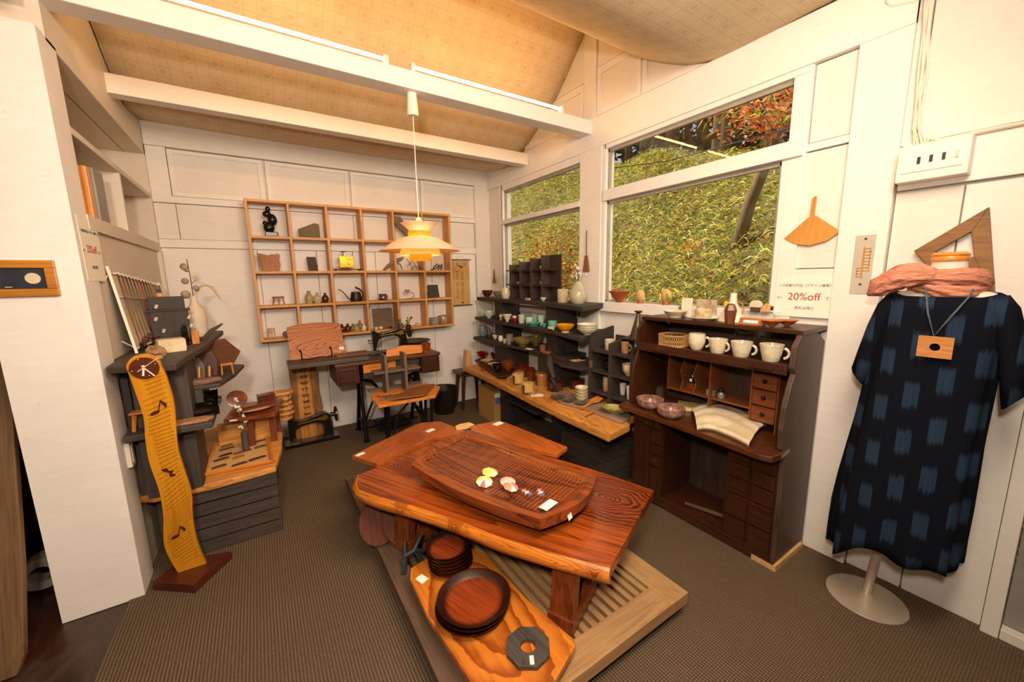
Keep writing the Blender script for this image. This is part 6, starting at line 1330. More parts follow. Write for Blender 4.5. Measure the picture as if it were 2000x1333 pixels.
e = MB().tube([P(0, XR-.03, *q) for q in ((1728, -20), (1730, 4), (1740, 12), (1790, 2), (1800, -6))], .0045, 6).build('cable', cbm, cbt, smooth=True)
# big wooden set-square frame
sq = thing('wooden_triangle', 'large brown wooden drafting-triangle-like frame hanging behind the dress form', 'frame', (0, 0, 0))
o3 = [P(0, XR-.03, *q) for q in ((1785, 490), (1932, 404), (1945, 600), (1858, 566))]; i3 = [P(0, XR-.03, *q) for q in ((1827, 491), (1898, 452), (1903, 500), (1850, 520))]
for k in range(4):
    a, b, c_, d_ = o3[k], o3[(k+1) % 4], i3[(k+1) % 4], i3[k]
    MB().prism([(float(v_[1]), float(v_[2])) for v_ in (a, b, c_, d_)], XR-.035, XR-.012, 'x').build('side_board', wood('#5a3c1c', '#9a6c34', 'y', .5, 1.2, 1, .5, key='tri'), sq, bevel=.002)
# ---------------------------------------------------------------- dress form
mq = thing('dress_form', 'white dress form on a round brushed steel base by the right wall', 'mannequin', (2.145, .425, 0))
STL = plain('#cbbfa9', .35, .45, var=.04)
MB().lathe([(0, 0), (.138, 0), (.14, .004), (.138, .008), (.03, .010), (.022, .03), (0, .03)], seg=48).build('base_disc', STL, mq, smooth=True)
MB().tube([(0, 0, .02), (-.01, -.07, .95)], .0165, 16).build('pole', STL, mq, smooth=True)
FORM = plain('#e8d8c4', .7, var=.03); DY = -.095; DX = -.03
def ell(z, cx, cy, rx, ry, n=28): return [(cx+rx*math.cos(2*PI*i/n), cy+ry*math.sin(2*PI*i/n), z) for i in range(n)]
def loft(rings, cap=True):
    n = len(rings[0]); vs = [p for r_ in rings for p in r_]; fs = [(r_*n+i, r_*n+(i+1) % n, (r_+1)*n+(i+1) % n, (r_+1)*n+i) for r_ in range(len(rings)-1) for i in range(n)]
    if cap: fs += [tuple(range(n))[::-1], tuple(range((len(rings)-1)*n, len(rings)*n))]
    return MB().add(vs, fs)
loft([ell(z, DX, DY, rx, ry) for z, rx, ry in ((.80, .08, .11), (.95, .085, .115), (1.1, .08, .125), (1.25, .075, .145), (1.33, .065, .155), (1.365, .05, .13), (1.38, .045, .08), (1.40, .042, .055), (1.45, .040, .048), (1.475, .040, .046), (1.485, .040, .046))]).build('torso', FORM, mq, smooth=True)
MB().lathe([(0, 1.482), (.048, 1.482), (.050, 1.490), (.047, 1.497), (.050, 1.503), (.040, 1.512), (0, 1.513)], (DX, DY, 0), 32).build('neck_cap', W_HONEY('x'), mq, smooth=True)
# dress
ds = thing('indigo_dress', 'dark indigo dress with blue brushed checks and short sleeves on the dress form', 'dress', (2.145+DX, .425+DY, 0))
def dress_mat():
    s = NT('indigo_cloth'); v = s.coord((1, 1, 1)); sp = s.n('ShaderNodeSeparateXYZ'); s.l(v, sp.inputs[0])
    y, z = sp.outputs[1], sp.outputs[2]
    st = s.noise(s.coord((1, 160, 5)), 1.0, 3, .6)
    def cell(oy, oz, seed):
        yy = s.math('ADD', s.math('MULTIPLY', y, 12.5), oy); zz = s.math('ADD', s.math('MULTIPLY', z, 5.4), oz)
        zz = s.math('ADD', zz, s.math('MULTIPLY', s.math('FLOOR', yy), .37))
        zz = s.math('ADD', zz, s.math('MULTIPLY', st, .32))
        a = s.math('LESS_THAN', s.math('ABSOLUTE', s.math('SUBTRACT', s.math('FRACT', yy), .5)), .25)
        b = s.n('ShaderNodeClamp'); s.l(s.math('MULTIPLY', s.math('SUBTRACT', .30, s.math('ABSOLUTE', s.math('SUBTRACT', s.math('FRACT', zz), .5))), 9.0), b.inputs[0]); b = b.outputs[0]
        par = s.math('GREATER_THAN', s.math('FRACT', s.math('MULTIPLY', s.math('ADD', s.math('FLOOR', yy), s.math('FLOOR', zz)), .5)), .3)
        return s.math('MULTIPLY', a, b)
    f = cell(.15, 0, 1); f = s.math('MULTIPLY', f, s.math('ADD', .25, s.math('MULTIPLY', st, .7))); f = s.math('MULTIPLY', f, .62)
    col = s.mix(f, lin('#10131b'), lin('#37506c')); s.bump(s.noise(s.coord((60, 500, 40)), 1, 2), .15, .001)
    return s.set(.95, 0, col, spec=.08)
DM = dress_mat(); rings = []; n = 96
LV = [(1.362, .060, .112, 0), (1.364, .068, .130, 0), (1.355, .080, .155, .0), (1.32, .088, .160, .002), (1.25, .096, .165, .004), (1.15, .10, .168, .006), (1.0, .105, .175, .009), (.85, .115, .185, .013), (.70, .125, .198, .017), (.55, .132, .210, .021), (.42, .138, .218, .024), (.33, .14, .222, .026), (.27, .14, .222, .027)]
for z, rx, ry, fo in LV:
    r_ = []
    for i in range(n):
        a = 2*PI*i/n; k = 1+fo*4.2*math.sin(5*a+1.0)+fo*2*math.sin(11*a+.4)
        zz = z
        if z < .40: zz = z+(-.045*math.sin(a)*1.2+.05*math.cos(2*a)*0-.02*math.sin(6*a))*((.42-z)/.15)+.06*max(0, math.cos(a-PI))**6*((.42-z)/.15)
        if z > 1.36: zz = z-.022*max(0, math.cos(a-PI))+.006*abs(math.sin(a))
        sh_ = .045*min(1, max(0, (1.3-z)/.9)); kk = 1-.12*min(1, max(0, (1.0-z)/.7)); r_.append((rx*k*math.cos(a), sh_+ry*kk*k*math.sin(a), zz))
    rings.append(r_)
o = loft(rings, False).build('dress_body', DM, ds, smooth=2); md = o.modifiers.new('t', 'SOLIDIFY'); md.thickness = .004
for s_ in (-1, 1):
    rg = []
    for q, (cy, cz, rr1, rr2) in enumerate(((.125, 1.335, .055, .045), (.150, 1.29, .058, .05), (.172, 1.20, .058, .052), (.190, 1.10, .056, .052), (.205, 1.01, .054, .052))):
        rg.append([(rr1*math.cos(2*PI*i/24), s_*(cy+rr2*.55*math.sin(2*PI*i/24)*1.0), cz+(.028*math.sin(2*PI*i/24))*(1+q*.1)) for i in range(24)])
    o = loft(rg, False).build('sleeve', DM, ds, smooth=2); md = o.modifiers.new('t', 'SOLIDIFY'); md.thickness = .004
# scarf
sf = thing('pink_scarf', 'salmon pink crinkled scarf wrapped round the neck of the dress form', 'scarf', (2.145+DX, .425+DY, 1.40))
SM = NT('crinkled_scarf'); nz = SM.noise(SM.coord((30, 30, 140)), 1, 4, .7); SM.bump(nz, .9, .012); SM = SM.set(.9, 0, SM.ramp(nz, [(.3, lin('#c77d62')), (.7, lin('#e8a488'))]), spec=.1)
def cloth_rope(pts, r_, flat=1.0, seg=40, fr=0):
    pts = [Vector(p) for p in pts]; n = len(pts); vs = []
    for i, p in enumerate(pts):
        t_ = (pts[min(i+1, n-1)]-pts[max(i-1, 0)]).normalized(); a = t_.cross(Vector((0, 0, 1))).normalized(); b = a.cross(t_).normalized(); q = r_[i] if isinstance(r_, list) else r_; s_ = i*.21
        for k in range(seg):
            th_ = 2*PI*k/seg; m_ = 1+.13*math.sin(7*th_+s_*1.5)+.08*math.sin(13*th_-s_*2.3)+.05*math.sin(19*th_+s_*4)+.05*math.sin(3*th_+s_*5)
            vs.append(p+(a*math.cos(th_)+b*flat*math.sin(th_))*q*m_)
    fs = [(i*seg+k, i*seg+(k+1) % seg, (i+1)*seg+(k+1) % seg, (i+1)*seg+k) for i in range(n-1) for k in range(seg)]+[tuple(range(seg))[::-1], tuple(range((n-1)*seg, n*seg))]
    return MB().add(vs, fs)
def scarf_loop(rx, ry, z0, r_, ph, tilt, fl): return cloth_rope([(rx*math.cos(a), ry*math.sin(a), z0+tilt*math.sin(a+ph)+.006*math.sin(3*a+ph)) for a in np.linspace(0, 2*PI*.985, 60)], r_, fl)
scarf_loop(.064, .082, -.012, .019, .3, .012, 1.5).build('loop', SM, sf, smooth=2); scarf_loop(.072, .094, .014, .017, 1.9, -.016, 1.5).build('loop', SM, sf, smooth=2)
cp_ = [np.array(q) for q in ((-.075, .02, .03), (-.088, .06, .036), (-.085, .10, .028), (-.07, .14, .008), (-.055, .175, -.018), (-.04, .205, -.045))]
cps = [cp_[min(int(u), 4)]*(1-(u-min(int(u), 4)))+cp_[min(int(u), 4)+1]*(u-min(int(u), 4)) for u in np.linspace(0, 5, 26)]
cloth_rope(cps, [float(np.interp(u, [0, .2, .5, .8, 1], [.014, .024, .026, .022, .004])) for u in np.linspace(0, 1, 26)], 1.55).build('scarf_end', SM, sf, smooth=2)
# necklace
nk = thing('square_necklace', 'braided cord necklace with a square wooden pendant and round hole on the dress', 'necklace', (0, 0, 0))
q0, q1, q2 = P(0, 2.03, 1808, 566), P(0, 2.02, 1826, 656), P(0, 2.03, 1895, 577)
cm = plain('#5a6470', .7, var=.5, scale=300)
MB().tube([(2.06, float(q0[1]), float(q0[2])+.02), V(q0), (2.013, .5*float(q0[1]+q1[1])+.004, .5*float(q0[2]+q1[2])), (2.003, float(q1[1]), float(q1[2])), (2.013, .5*float(q2[1]+q1[1]), .5*float(q2[2]+q1[2])), V(q2), (2.06, float(q2[1]), float(q2[2])+.02)], .0032, 6).build('cord', cm, nk)
pw_ = MB(); cY, cZ = .5*float(P(0, 2.0, 1826, 678)[1])+.5*float(P(0, 2.0, 1826, 678)[1]), float(P(0, 2.0, 1826, 678)[2]); vs = []
N_ = 32
for rad, x_ in ((1, 2.003), (1, 1.996), (.0, 1.996), (.0, 2.003)):
    for i in range(N_):
        a = 2*PI*i/N_+PI/4
        if rad: m_ = max(abs(math.cos(a)), abs(math.sin(a))); y_, z_ = .044*math.cos(a)/m_, .038*math.sin(a)/m_
        else: y_, z_ = .0135*math.cos(a), .0135*math.sin(a)
        vs.append((x_, cY+y_, cZ+z_))
pw_.add(vs, [(r_*N_+i, r_*N_+(i+1) % N_, ((r_+1) % 4)*N_+(i+1) % N_, ((r_+1) % 4)*N_+i) for r_ in range(4) for i in range(N_)]).build('wooden_pendant', wood('#7a4018', '#cf9050', 'y', .4, 3, 1, .6, key='pend'), nk)
# ---------------------------------------------------------------- left: clock, pillar things, shelf goods
LEAN = math.atan(.17/1.05); F0 = np.array([0, 2.33, .045])
ck = thing('wavy_clock', 'tall wavy yellow wooden clock with music notes leaning up from a brown base', 'clock', (0, 2.33, .045), rot=(LEAN, 0, 0))
YC = 0
CY = wood('#b8700c', '#dd981c', 'z', .38, .6, .6, .25, coat=.3, key='ck')
# centre line and half width from top to foot (x, z)
def c3(px, py):
    d = RV*(px-1000)/F - UV*(py-666)/F + FV; nn_ = np.array([0, math.cos(LEAN), math.sin(LEAN)])
    p = CAM+d*float(np.dot(F0-CAM, nn_)/np.dot(d, nn_)); return float(p[0]), float((p[2]-F0[2])/math.cos(LEAN))
L_ = [(248, 722), (262, 760), (280, 815), (284, 860), (292, 905), (311, 960), (319, 1010), (319, 1040), (322, 1070), (336, 1100), (353, 1127)]
R_ = [(313, 712), (325, 738), (340, 790), (344, 840), (348, 880), (360, 920), (374, 965), (376, 1000), (379, 1030), (388, 1068), (404, 1104)]
Lp = [c3(*q) for q in L_]; Rp = [c3(*q) for q in R_]
def dens(p, n=6):
    out = []
    for i in range(len(p)-1):
        a, b, c, d = p[max(i-1, 0)], p[i], p[i+1], p[min(i+2, len(p)-1)]
        for k in range(n):
            t_ = k/n; out.append(tuple(.5*((2*b[j])+(-a[j]+c[j])*t_+(2*a[j]-5*b[j]+4*c[j]-d[j])*t_**2+(-a[j]+3*b[j]-3*c[j]+d[j])*t_**3) for j in (0, 1)))
    return out+[p[-1]]
Ld, Rd = dens(Lp), dens(Rp); th = .022; vs = []; fs = []
hc = c3(281, 718); hr = (Rp[0][0]-Lp[0][0])/2
cap = []
for a, b in zip(Ld, Rd): vs += [(a[0], YC, a[1]), (b[0], YC, b[1]), (b[0], YC+th, b[1]), (a[0], YC+th, a[1])]
for i in range(len(Ld)-1): fs += [(i*4+k, i*4+(k+1) % 4, (i+1)*4+(k+1) % 4, (i+1)*4+k) for k in range(4)]
fs.append(tuple(range(len(vs)-4, len(vs))))
body = MB().add(vs, fs)
cx_, cz_ = (Lp[0][0]+Rp[0][0])/2, (Lp[0][1]+Rp[0][1])/2
arc = [(cx_+hr*1.02*math.cos(a), cz_+hr*1.0*math.sin(a)) for a in np.linspace(-.05, PI+.35, 24)]
body.prism(arc, YC, YC+th, 'y').build('body', CY, ck, smooth=True)
MB().lathe([(0, 0), (hr*.90, 0), (hr*.90, .006), (0, .006)], (cx_+.002, YC-.0062, cz_-.004), 40, ax='y').build('face', wood('#3a160c', '#6a301c', 'x', .4, 1, 1, .3, key='cf'), ck, smooth=True)
hn = MB(); CW = plain('#efe6d2', .4)
for ang, l0, l1, w_ in ((R(-100), -.01, .036, .007), (R(-55), -.01, .050, .004), (R(36), -.026, .062, .0022)):
    ca, sa = math.cos(ang), math.sin(ang); hn.prism([(cx_+l*ca-w_/2*s_*sa, cz_+l*sa+w_/2*s_*ca) for l, s_ in ((l0, 1), (l0, -1), (l1, -1), (l1, 1))], YC-.009, YC-.0065, 'y')
for k in range(4): a = k*PI/2+.3; hn.ball((cx_+hr*.75*math.cos(a), YC-.007, cz_+hr*.75*math.sin(a)), .0022, 6)
hn.build('hands', CW, ck)
tk = MB()
for i in range(4, len(Ld)-4):
    if i % 1: continue
    for h_ in (0,):
        a = np.array(Ld[i])*(1-h_)+np.array(Ld[i+1])*h_; b = np.array(Rd[i])*(1-h_)+np.array(Rd[i+1])*h_
        f0 = .12 if (i//9) % 2 else .30; f1 = .86 if (i//9) % 2 else .94
        p, q = a*(1-f0)+b*f0, a*(1-f1)+b*f1; tk.obox(((p[0]+q[0])/2, YC-.0004, (p[1]+q[1])/2), (float(np.hypot(*(q-p))), .0016, .0016), (0, -math.atan2(q[1]-p[1], q[0]-p[0]), 0))
tk.build('scale_lines', plain('#6e400c', .7), ck)
def note(px, py, s_, kind=0):
    x, z = c3(px, py); m_ = MB(); NM = wood('#2c0e06', '#5a2412', 'x', .4, key='note')
    if kind == 0:
        m_.lathe([(0, 0), (.014*s_, 0), (.014*s_, .004), (0, .004)], (0, 0, 0), 18, ax='y'); m_.v = [(v_[0]*1.35+v_[2]*.35, v_[1], v_[2]*.75+v_[0]*.3) for v_ in m_.v]
        m_.prism([(.010*s_, .0), (.015*s_, .002), (.032*s_, .062*s_), (.027*s_, .062*s_)], 0, .004, 'y').prism([(.027*s_, .062*s_), (.030*s_, .066*s_), (.05*s_, .042*s_), (.05*s_, .028*s_), (.040*s_, .018*s_), (.042*s_, .03*s_), (.030*s_, .05*s_)], 0, .004, 'y')
    else:
        m_.prism([(-.02, .02), (.0, .022), (.004, .005), (.022, .004), (.012, -.012), (.026, -.022), (.012, -.028), (.002, -.018), (.006, -.004), (-.012, .008)], 0, .004, 'y')
    m_.build('music_note', NM, ck, loc=(x, YC-.0042, z))
note(303, 806, .85); note(328, 922, .9, 1); note(343, 1048, .8)
q = [tuple(P(2, .045, *a)[:2]) for a in ((296, 1137), (378, 1143), (452, 1076), (400, 1085), (345, 1100))]
o = MB().prism(q, 0, .045).build('base', wood('#2e100a', '#5c2414', 'x', .35, 1, 1, .3, coat=.2, key='cb'), ck, bevel=.003); o.matrix_parent_inverse = (Matrix.Translation((0, 2.33, .045))@Matrix.Rotation(LEAN, 4, 'X')).inverted()
# framed picture on the pillar
pf = thing('framed_picture', 'small wood-framed picture of a pale round moon on dark blue on the white pillar', 'picture', (0, 2.311, 0))
def pq(px, py): p = P(1, 2.30, px, py); return float(p[0]), float(p[2])
x0, x1 = pq(-28, 550)[0], pq(112, 545)[0]; z1_, z0_ = pq(60, 508)[1], pq(60, 579)[1]; FB = wood('#8a4c14', '#c9842c', 'x', .35, 1, 1, .5, coat=.25, key='pf'); fw_ = .030
for a, b, c_, d_ in ((x0, x1, z1_-fw_, z1_), (x0, x1, z0_, z0_+fw_), (x0, x0+fw_, z0_+fw_, z1_-fw_), (x1-fw_, x1, z0_+fw_, z1_-fw_)): MB().box(a, b, -.018, 0, c_, d_).build('frame_side', FB, pf, bevel=.003)
MB().box(x0+fw_, x1-fw_, -.006, 0, z0_+fw_, z1_-fw_).build('picture_panel', plain('#1d2430', .6, var=.3, scale=30), pf)
mx_ = x1-fw_-.036; mo = MB().lathe([(0, 0), (.021, 0), (.021, .001), (0, .001)], (mx_, -.0072, (z0_+z1_)/2), 24, ax='y'); mo.build('moon', plain('#d8c4a0', .7, var=.08), pf); MB().box(x0+fw_+.012, x0+fw_+.03, -.0072, -.006, z0_+fw_+.006, z0_+fw_+.009).build('signature', plain('#c9bfa8'), pf)
# outlet on pillar side
e = thing('wall_outlet', 'white surface outlet box on the side of the pillar', 'outlet', (XL, 2.435, 0)); MB().box(0, .018, -.03, .032, .60, .72).build('box_body', plain('#e9dfcf', .4), e, bevel=.003); MB().box(.018, .021, -.012, .014, .62, .70).build('socket_face', plain('#d8cdb8', .4), e)
# niche things
e = thing('wooden_panel_stack', 'orange wooden frame and grey box standing in the upper niche of the pillar shelving', 'box', (0, 0, 0))
MB().box(-.80, -.592, 2.62, 2.66, 1.757, 1.985).build('orange_board', W_HONEY('z'), e, bevel=.003); MB().box(-.80, -.597, 2.66, 2.70, 1.757, 1.99).build('orange_board', W_HONEY('z'), e, bevel=.002); MB().box(-.80, -.59, 2.715, 2.86, 1.757, 2.0).build('grey_case', plain('#8d877c', .5), e, bevel=.004)
# left foreground: old beam and bubble wrap
ob = thing('old_plank', 'old weathered plank leaning in the dark passage left of the pillar', 'plank', (-.925, 2.07, 0), rot=(R(-20), 0, 0))
MB().prism([(-.040, .0), (.02, .0), (.040, .06), (.045, .4), (.03, 1.2), (-.05, 1.2)], 0, .035, 'y').build('board', wood('#3a2614', '#7c5c38', 'z', .7, 1.3, 1, .5, key='old', bumps=.4), ob, bevel=.005)
MB().box(-.26, -.045, .01, .05, .02, 1.25).build('rear_board', wood('#2a140c', '#6a4024', 'z', .6, key='old2'), ob, bevel=.004)
MB().box(-.20, -.035, -.05, -.005, .02, .16).build('foot_block', W_CHAR('z'), ob, bevel=.004)
bw = MB().lathe([(.04, -.04), (.08, -.04), (.085, 0), (.08, .04), (.04, .04), (.04, -.04)], (0, 0, 0), 26, ax='y', wob=.03)
tag(bw.build('bubble_wrap_roll', plain('#a89c90', .25, var=.15, scale=60, coat=.4, bump=.8), None, smooth=True, loc=(-1.0, 2.66, .088)), 'roll of grey bubble wrap on the dark floor behind the pillar', 'packaging')
# necklace rack on the top board
ZR = 1.1015
rk2 = thing('necklace_rack', 'white leaning peg rack hung with cord necklaces on the left top board', 'rack', (0, 0, 0))
BL, BR_ = P(2, ZR, 268, 692), P(2, ZR, 346, 655)
TL, TR = P(1, BL[1]+.03, 209, 520), P(1, BR_[1]+.06, 309, 552)
BL, BR_, TL, TR = [np.array(v_) for v_ in (BL, BR_, TL, TR)]
WR = plain('#efe4d2', .5, var=.04)
def rp3(u, v): return (BL*(1-u)+BR_*u)*(1-v)+(TL*(1-u)+TR*u)*v
nrm = np.cross(BR_-BL, TL-BL); nrm /= np.linalg.norm(nrm); nrm *= -1 if nrm[1] > 0 else 1
for u in (0, 1): MB().tube([rp3(u, 0)+np.array([0, 0, .005]), rp3(u, 1)], .0075, 4).build('side_post', WR, rk2)
for v in (.06, .66, .93): MB().tube([rp3(0, v), rp3(1, v)], .005, 4).build('peg_rail', WR, rk2)
bkp = MB().add([tuple(rp3(.02, .06)-nrm*.004), tuple(rp3(.98, .06)-nrm*.004), tuple(rp3(.98, .93)-nrm*.004), tuple(rp3(.02, .93)-nrm*.004), tuple(rp3(.02, .06)-nrm*.007), tuple(rp3(.98, .06)-nrm*.007), tuple(rp3(.98, .93)-nrm*.007), tuple(rp3(.02, .93)-nrm*.007)], [(0, 1, 2, 3), (7, 6, 5, 4), (0, 4, 5, 1), (1, 5, 6, 2), (2, 6, 7, 3), (3, 7, 4, 0)]); bkp.build('backing_panel', plain('#d9bf9c', .7), rk2)
MB().tube([rp3(0, .9)-nrm*.01, rp3(0, .9)-nrm*.13+np.array([0, 0, -.20]), np.array([rp3(0, .3)[0]-.0, rp3(0, .3)[1]+.12, ZR+.008])], .004, 4).build('back_leg', WR, rk2)
pg = MB()
for k in range(16): a = rp3(.05+.06*k, .93); pg.tube([a, a+nrm*.025], .003, 5)
pg.build('pegs', WR, rk2)
ncol = ['#241c1a', '#5a2a20', '#2a2220', '#3a2c28', '#1c1a1c', '#7a1c18', '#6a1414', '#16181c', '#20242a', '#5a3c28', '#8a5a34', '#7a4a2c', '#8a6a4c', '#4a3830']
for k in range(14):
    u = .06+.065*k; e = thing('cord_necklace', ['first', 'second', 'third', 'fourth', 'fifth', 'sixth', 'seventh', 'eighth', 'ninth', 'tenth', 'eleventh', 'twelfth', 'thirteenth', 'last'][k]+' '+('red' if k in (5, 6) else 'brown' if k in (1, 9, 10, 11, 12) else 'black')+' cord necklace from the left on the white rack', 'necklace', (0, 0, 0), 0, 'necklaces on the white rack')
    lo_ = .10+.08*((k*5) % 4)/3; m_ = MB(); top_ = rp3(u, .92)+nrm*.012; du = .018
    m_.tube([rp3(u-du*.2, .94)+nrm*.014, rp3(u-du, .6)+nrm*.012, rp3(u, lo_)+nrm*.012, rp3(u+du, .6)+nrm*.012, rp3(u+du*.2, .94)+nrm*.014], .0015, 5).build('cord', plain(ncol[k], .6), e)
    MB().obox(tuple(rp3(u, lo_-.02)+nrm*.014), (.016+.006*(k % 3), .008, .035), (0, R(10*(k % 3)), 0)).build('pendant', wood('#2a120a', '#5a2c18', 'z', .3, 2, 1, .3, coat=.4, key='pd3') if k % 4 else LACB, e, bevel=.003)
# dark lidded board box with wooden knob figure
x_, y_ = -.47, 2.98
bx = thing('charred_box', 'tall charred wooden box with earrings on the left top board', 'box', (-.44, 3.0, ZR-.0005), R(8)); 
MB().box(-.085, .085, -.04, .04, 0, .19).build('body', W_CHAR('z'), bx, bevel=.003); MB().box(-.095, .095, -.048, .05, .19, .20).build('ledge', W_CHAR('x'), bx, bevel=.002); MB().box(-.085, .075, -.035, .04, .20, .272).build('upper_board', W_CHAR('z'), bx, bevel=.003)
for q in ((-.05, .22), (-.06, .15), (-.035, .08), (.085, .15), (.09, .10)): MB().obox((q[0], -.052, q[1]), (.013, .003, .022), (0, .4, 0)).build('earring_card', plain('#c8b890', .5), bx)
e = thing('wooden_figure', 'tiny two-part wooden figure on the charred box', 'ornament', (-.47, 3.0, ZR+.272)); MB().cyl((0, 0, 0), .015, .022, 8).build('body', W_PALE('z'), e, bevel=.002); MB().box(-.011, .011, -.008, .008, .024, .045).build('head', W_WENGE('z'), e, bevel=.002)
vz = thing('white_bottle_vase', 'matte white bottle vase with dried cotton and grass on the left top board', 'vase', (-.345, 3.24, ZR))
MB().lathe([(0, 0), (.045, 0), (.052, .03), (.056, .13), (.05, .17), (.025, .21), (.018, .24), (.020, .265), (.013, .26), (0, .2)], seg=30).build('body', plain('#d9c8ae', .6, var=.04), vz, smooth=True)
MB().tube([(0, 0, .24), (.0, 0, .40), (-.005, 0, .50)], .0025, 5).tube([(0, 0, .34), (.03, 0, .37)], .002, 4).build('stems', plain('#5a4030', .8), vz)
for q, r_ in (((-.022, 0, .45), .022), ((-.028, 0, .36), .020), ((-.035, 0, .275), .026), ((.022, 0, .315), .018), ((-.012, 0, .43), .014)): MB().ball((q[0], q[1]-.01, q[2]), r_, 10, wob=.06).build('cotton_boll', plain('#a8957c', .9, var=.25, scale=40), vz, smooth=2)
gr = MB()
for k in range(10): gr.tube([(0, 0, .25), (.02+.004*k, 0, .31+.002*k), (.06+.006*k, 0, .345-.003*k), (.09+.006*k, 0, .33-.012*k)], .0012, 4)
gr.build('dried_grass', plain('#c9a468', .8), vz)
tag(MB().prism([(-.055, -.045), (.055, -.05), (.06, .03), (-.05, .04)], 0, .068, inset=.04).build('stone_block', plain('#d9c6a0', .8, var=.15, scale=14, bump=.6), None, bevel=.006, loc=(-.40, 2.62, ZR-.001), rot=(0, 0, R(20))), 'rough cream stone block on the left top board', 'stone')
tag(MB().prism([(0, 0), (.02, -.005), (.13, .09), (.125, .098), (.06, .065)], -.008, .008, 'y').build('pointed_driftwood', W_WENGE('x'), None, bevel=.002, loc=(-.325, 3.02, ZR-.001)), 'dark pointed wooden blade leaning on the left top board', 'wood piece')
tag(MB().box(-.012, .02, -.012, .012, 0, .075).build('orange_block', W_HONEY('z'), None, bevel=.002, loc=(-.325, 2.86, ZR)), 'small upright orange wooden block by the white vase', 'block')
tag(MB().box(-.016, .016, -.012, .012, 0, .10).ball((0, 0, .11), .012, 8).build('black_stand', LACB, None, bevel=.002, loc=(-.365, 2.86, ZR)), 'small black jewellery stand next to the orange block', 'stand')
tag(MB().ball((0, 0, .03), .038, 12, (1.0, .8, .9), wob=.14).build('rough_crystal', plain('#b08458', .7, var=.4, scale=25, bump=.8), None, loc=(-.425, 2.42, ZR-.001)), 'rough brown mineral lump at the front of the left top board', 'stone')
# middle board
ZM = .9025
tag(MB().prism([(-.10, .0), (.08, -.03), (.135, .06), (.06, .155), (-.11, .135)], -.005, .005, 'y').build('leaning_brown_board', wood('#40200e', '#6e3c1c', 'x', .85, 1, 1, .3, key='lbb'), None, bevel=.003, loc=(-.26, 3.08, ZM+.035), rot=(R(-12), 0, R(8))), 'large angled brown leather-like board leaning on the middle left board', 'board')
for k, (x, y, h, a) in enumerate(((-.33, 2.78, .13, 5), (-.28, 2.86, .15, -10), (-.40, 2.80, .16, 8))):
    tag(MB().prism([(-.035, 0), (.035, 0), (.04, h*.6), (.015, h), (-.04, h*.8)], -.006, .006, 'y').build('angular_board', wood('#2e1c12', '#5c4030', 'z', .5, key='dpn'), None, bevel=.002, loc=(x, y, ZM), rot=(R(-8), 0, R(a))), ['left', 'middle', 'rear left'][k]+' dark angular wooden board on the middle left shelf', 'board')
for k in range(2): tag(MB().tube([(0, 0, 0), (.005, .02, .085)], .005, 6).build('orange_rod', W_HONEY('z'), None, loc=(-.315+.045*k, 2.70, ZM)), ['left', 'right'][k]+' slim orange wooden rod before the dark panels', 'rod')
ms2 = thing('little_stool', 'little orange wooden stool at the right of the middle left board', 'stool', (-.195, 2.86, ZM)); MB().box(-.03, .03, -.02, .02, .055, .065).build('seat', W_HONEY('x'), ms2, bevel=.002)
for a, b in ((-.024, -.015), (.024, -.015), (-.024, .015), (.024, .015)): MB().tube([(a*1.15, b*1.15, 0), (a, b, .056)], .004, 5).build('leg', W_HONEY('z'), ms2)
tag(MB().prism([(-.11, -.02), (-.06, -.05), (.03, -.045), (.09, -.01), (.05, .03), (-.04, .03)], 0, .03, inset=.2).build('bark_dish', wood('#4a2c20', '#8a6450', 'x', .7, 2, 1, .6, key='bd', bumps=.6), None, bevel=.004, loc=(-.30, 2.66, ZM)), 'ragged brown wooden dish on the middle left board', 'dish')
# lower board
ZB2 = .7665
jt = thing('partition_box', 'black lacquer partition box of jewellery on the lower left board', 'box', (-.335, 2.60, ZB2), R(4))
MB().box(-.10, .10, -.12, .14, 0, .006).build('base', LACB, jt); 
for y in (-.12, -.035, .05, .135): MB().box(-.10, .10, y, y+.005, .006, .045+.12*(y+.12)).build('divider', LACB, jt)
for x in (-.10, .095): MB().prism([(-.12, .006), (.14, .006), (.14, .08), (-.12, .045)], x, x+.005, 'x').build('end_board', LACB, jt)
for k, (x, y, c_) in enumerate(((-.04, -.08, '#8a5030'), (.05, -.08, '#6a4a34'), (-.05, .01, '#a06038'), (.05, .01, '#c47a3c'), (.0, .095, '#b8601c'), (.07, .09, '#8a5a48'))):
    tag(MB().ball((0, 0, .012), .03, 10, (1.2, .6, .5), wob=.08).build('wooden_brooch', wood('#5a2810', c_, 'x', .25, 2, 1, .5, coat=.4, key='b%d' % k), None, smooth=2, loc=(-.335+x, 2.60+y, ZB2+.008)), ['front left', 'front right', 'middle left', 'middle right', 'rear large amber', 'rear right'][k]+' wooden hair ornament in the black partition box', 'hair ornament', 'ornaments in the partition box')
tag(MB().prism([(-.075, -.03), (.07, -.04), (.10, .0), (.06, .035), (-.05, .04)], 0, .014).build('bark_slab', wood('#5a2c1c', '#b08458', 'x', .8, 3, 1, .8, key='bs', bumps=.8), None, bevel=.004, loc=(-.345, 2.415, ZB2), rot=(0, 0, R(6))), 'flat reddish piece of bark at the front of the lower left board', 'bark')
e = thing('tiny_bench', 'tiny orange bench on the lower left board beside the pillar', 'stool', (-.50, 2.42, ZB2)); MB().box(-.05, .10, -.03, .03, .085, .094).build('seat', W_HONEY('x'), e, bevel=.003)
for x in (-.035, .08): MB().tube([(x-.012, 0, 0), (x, 0, .086)], .008, 7, taper=.01).build('leg', W_HONEY('z'), e)
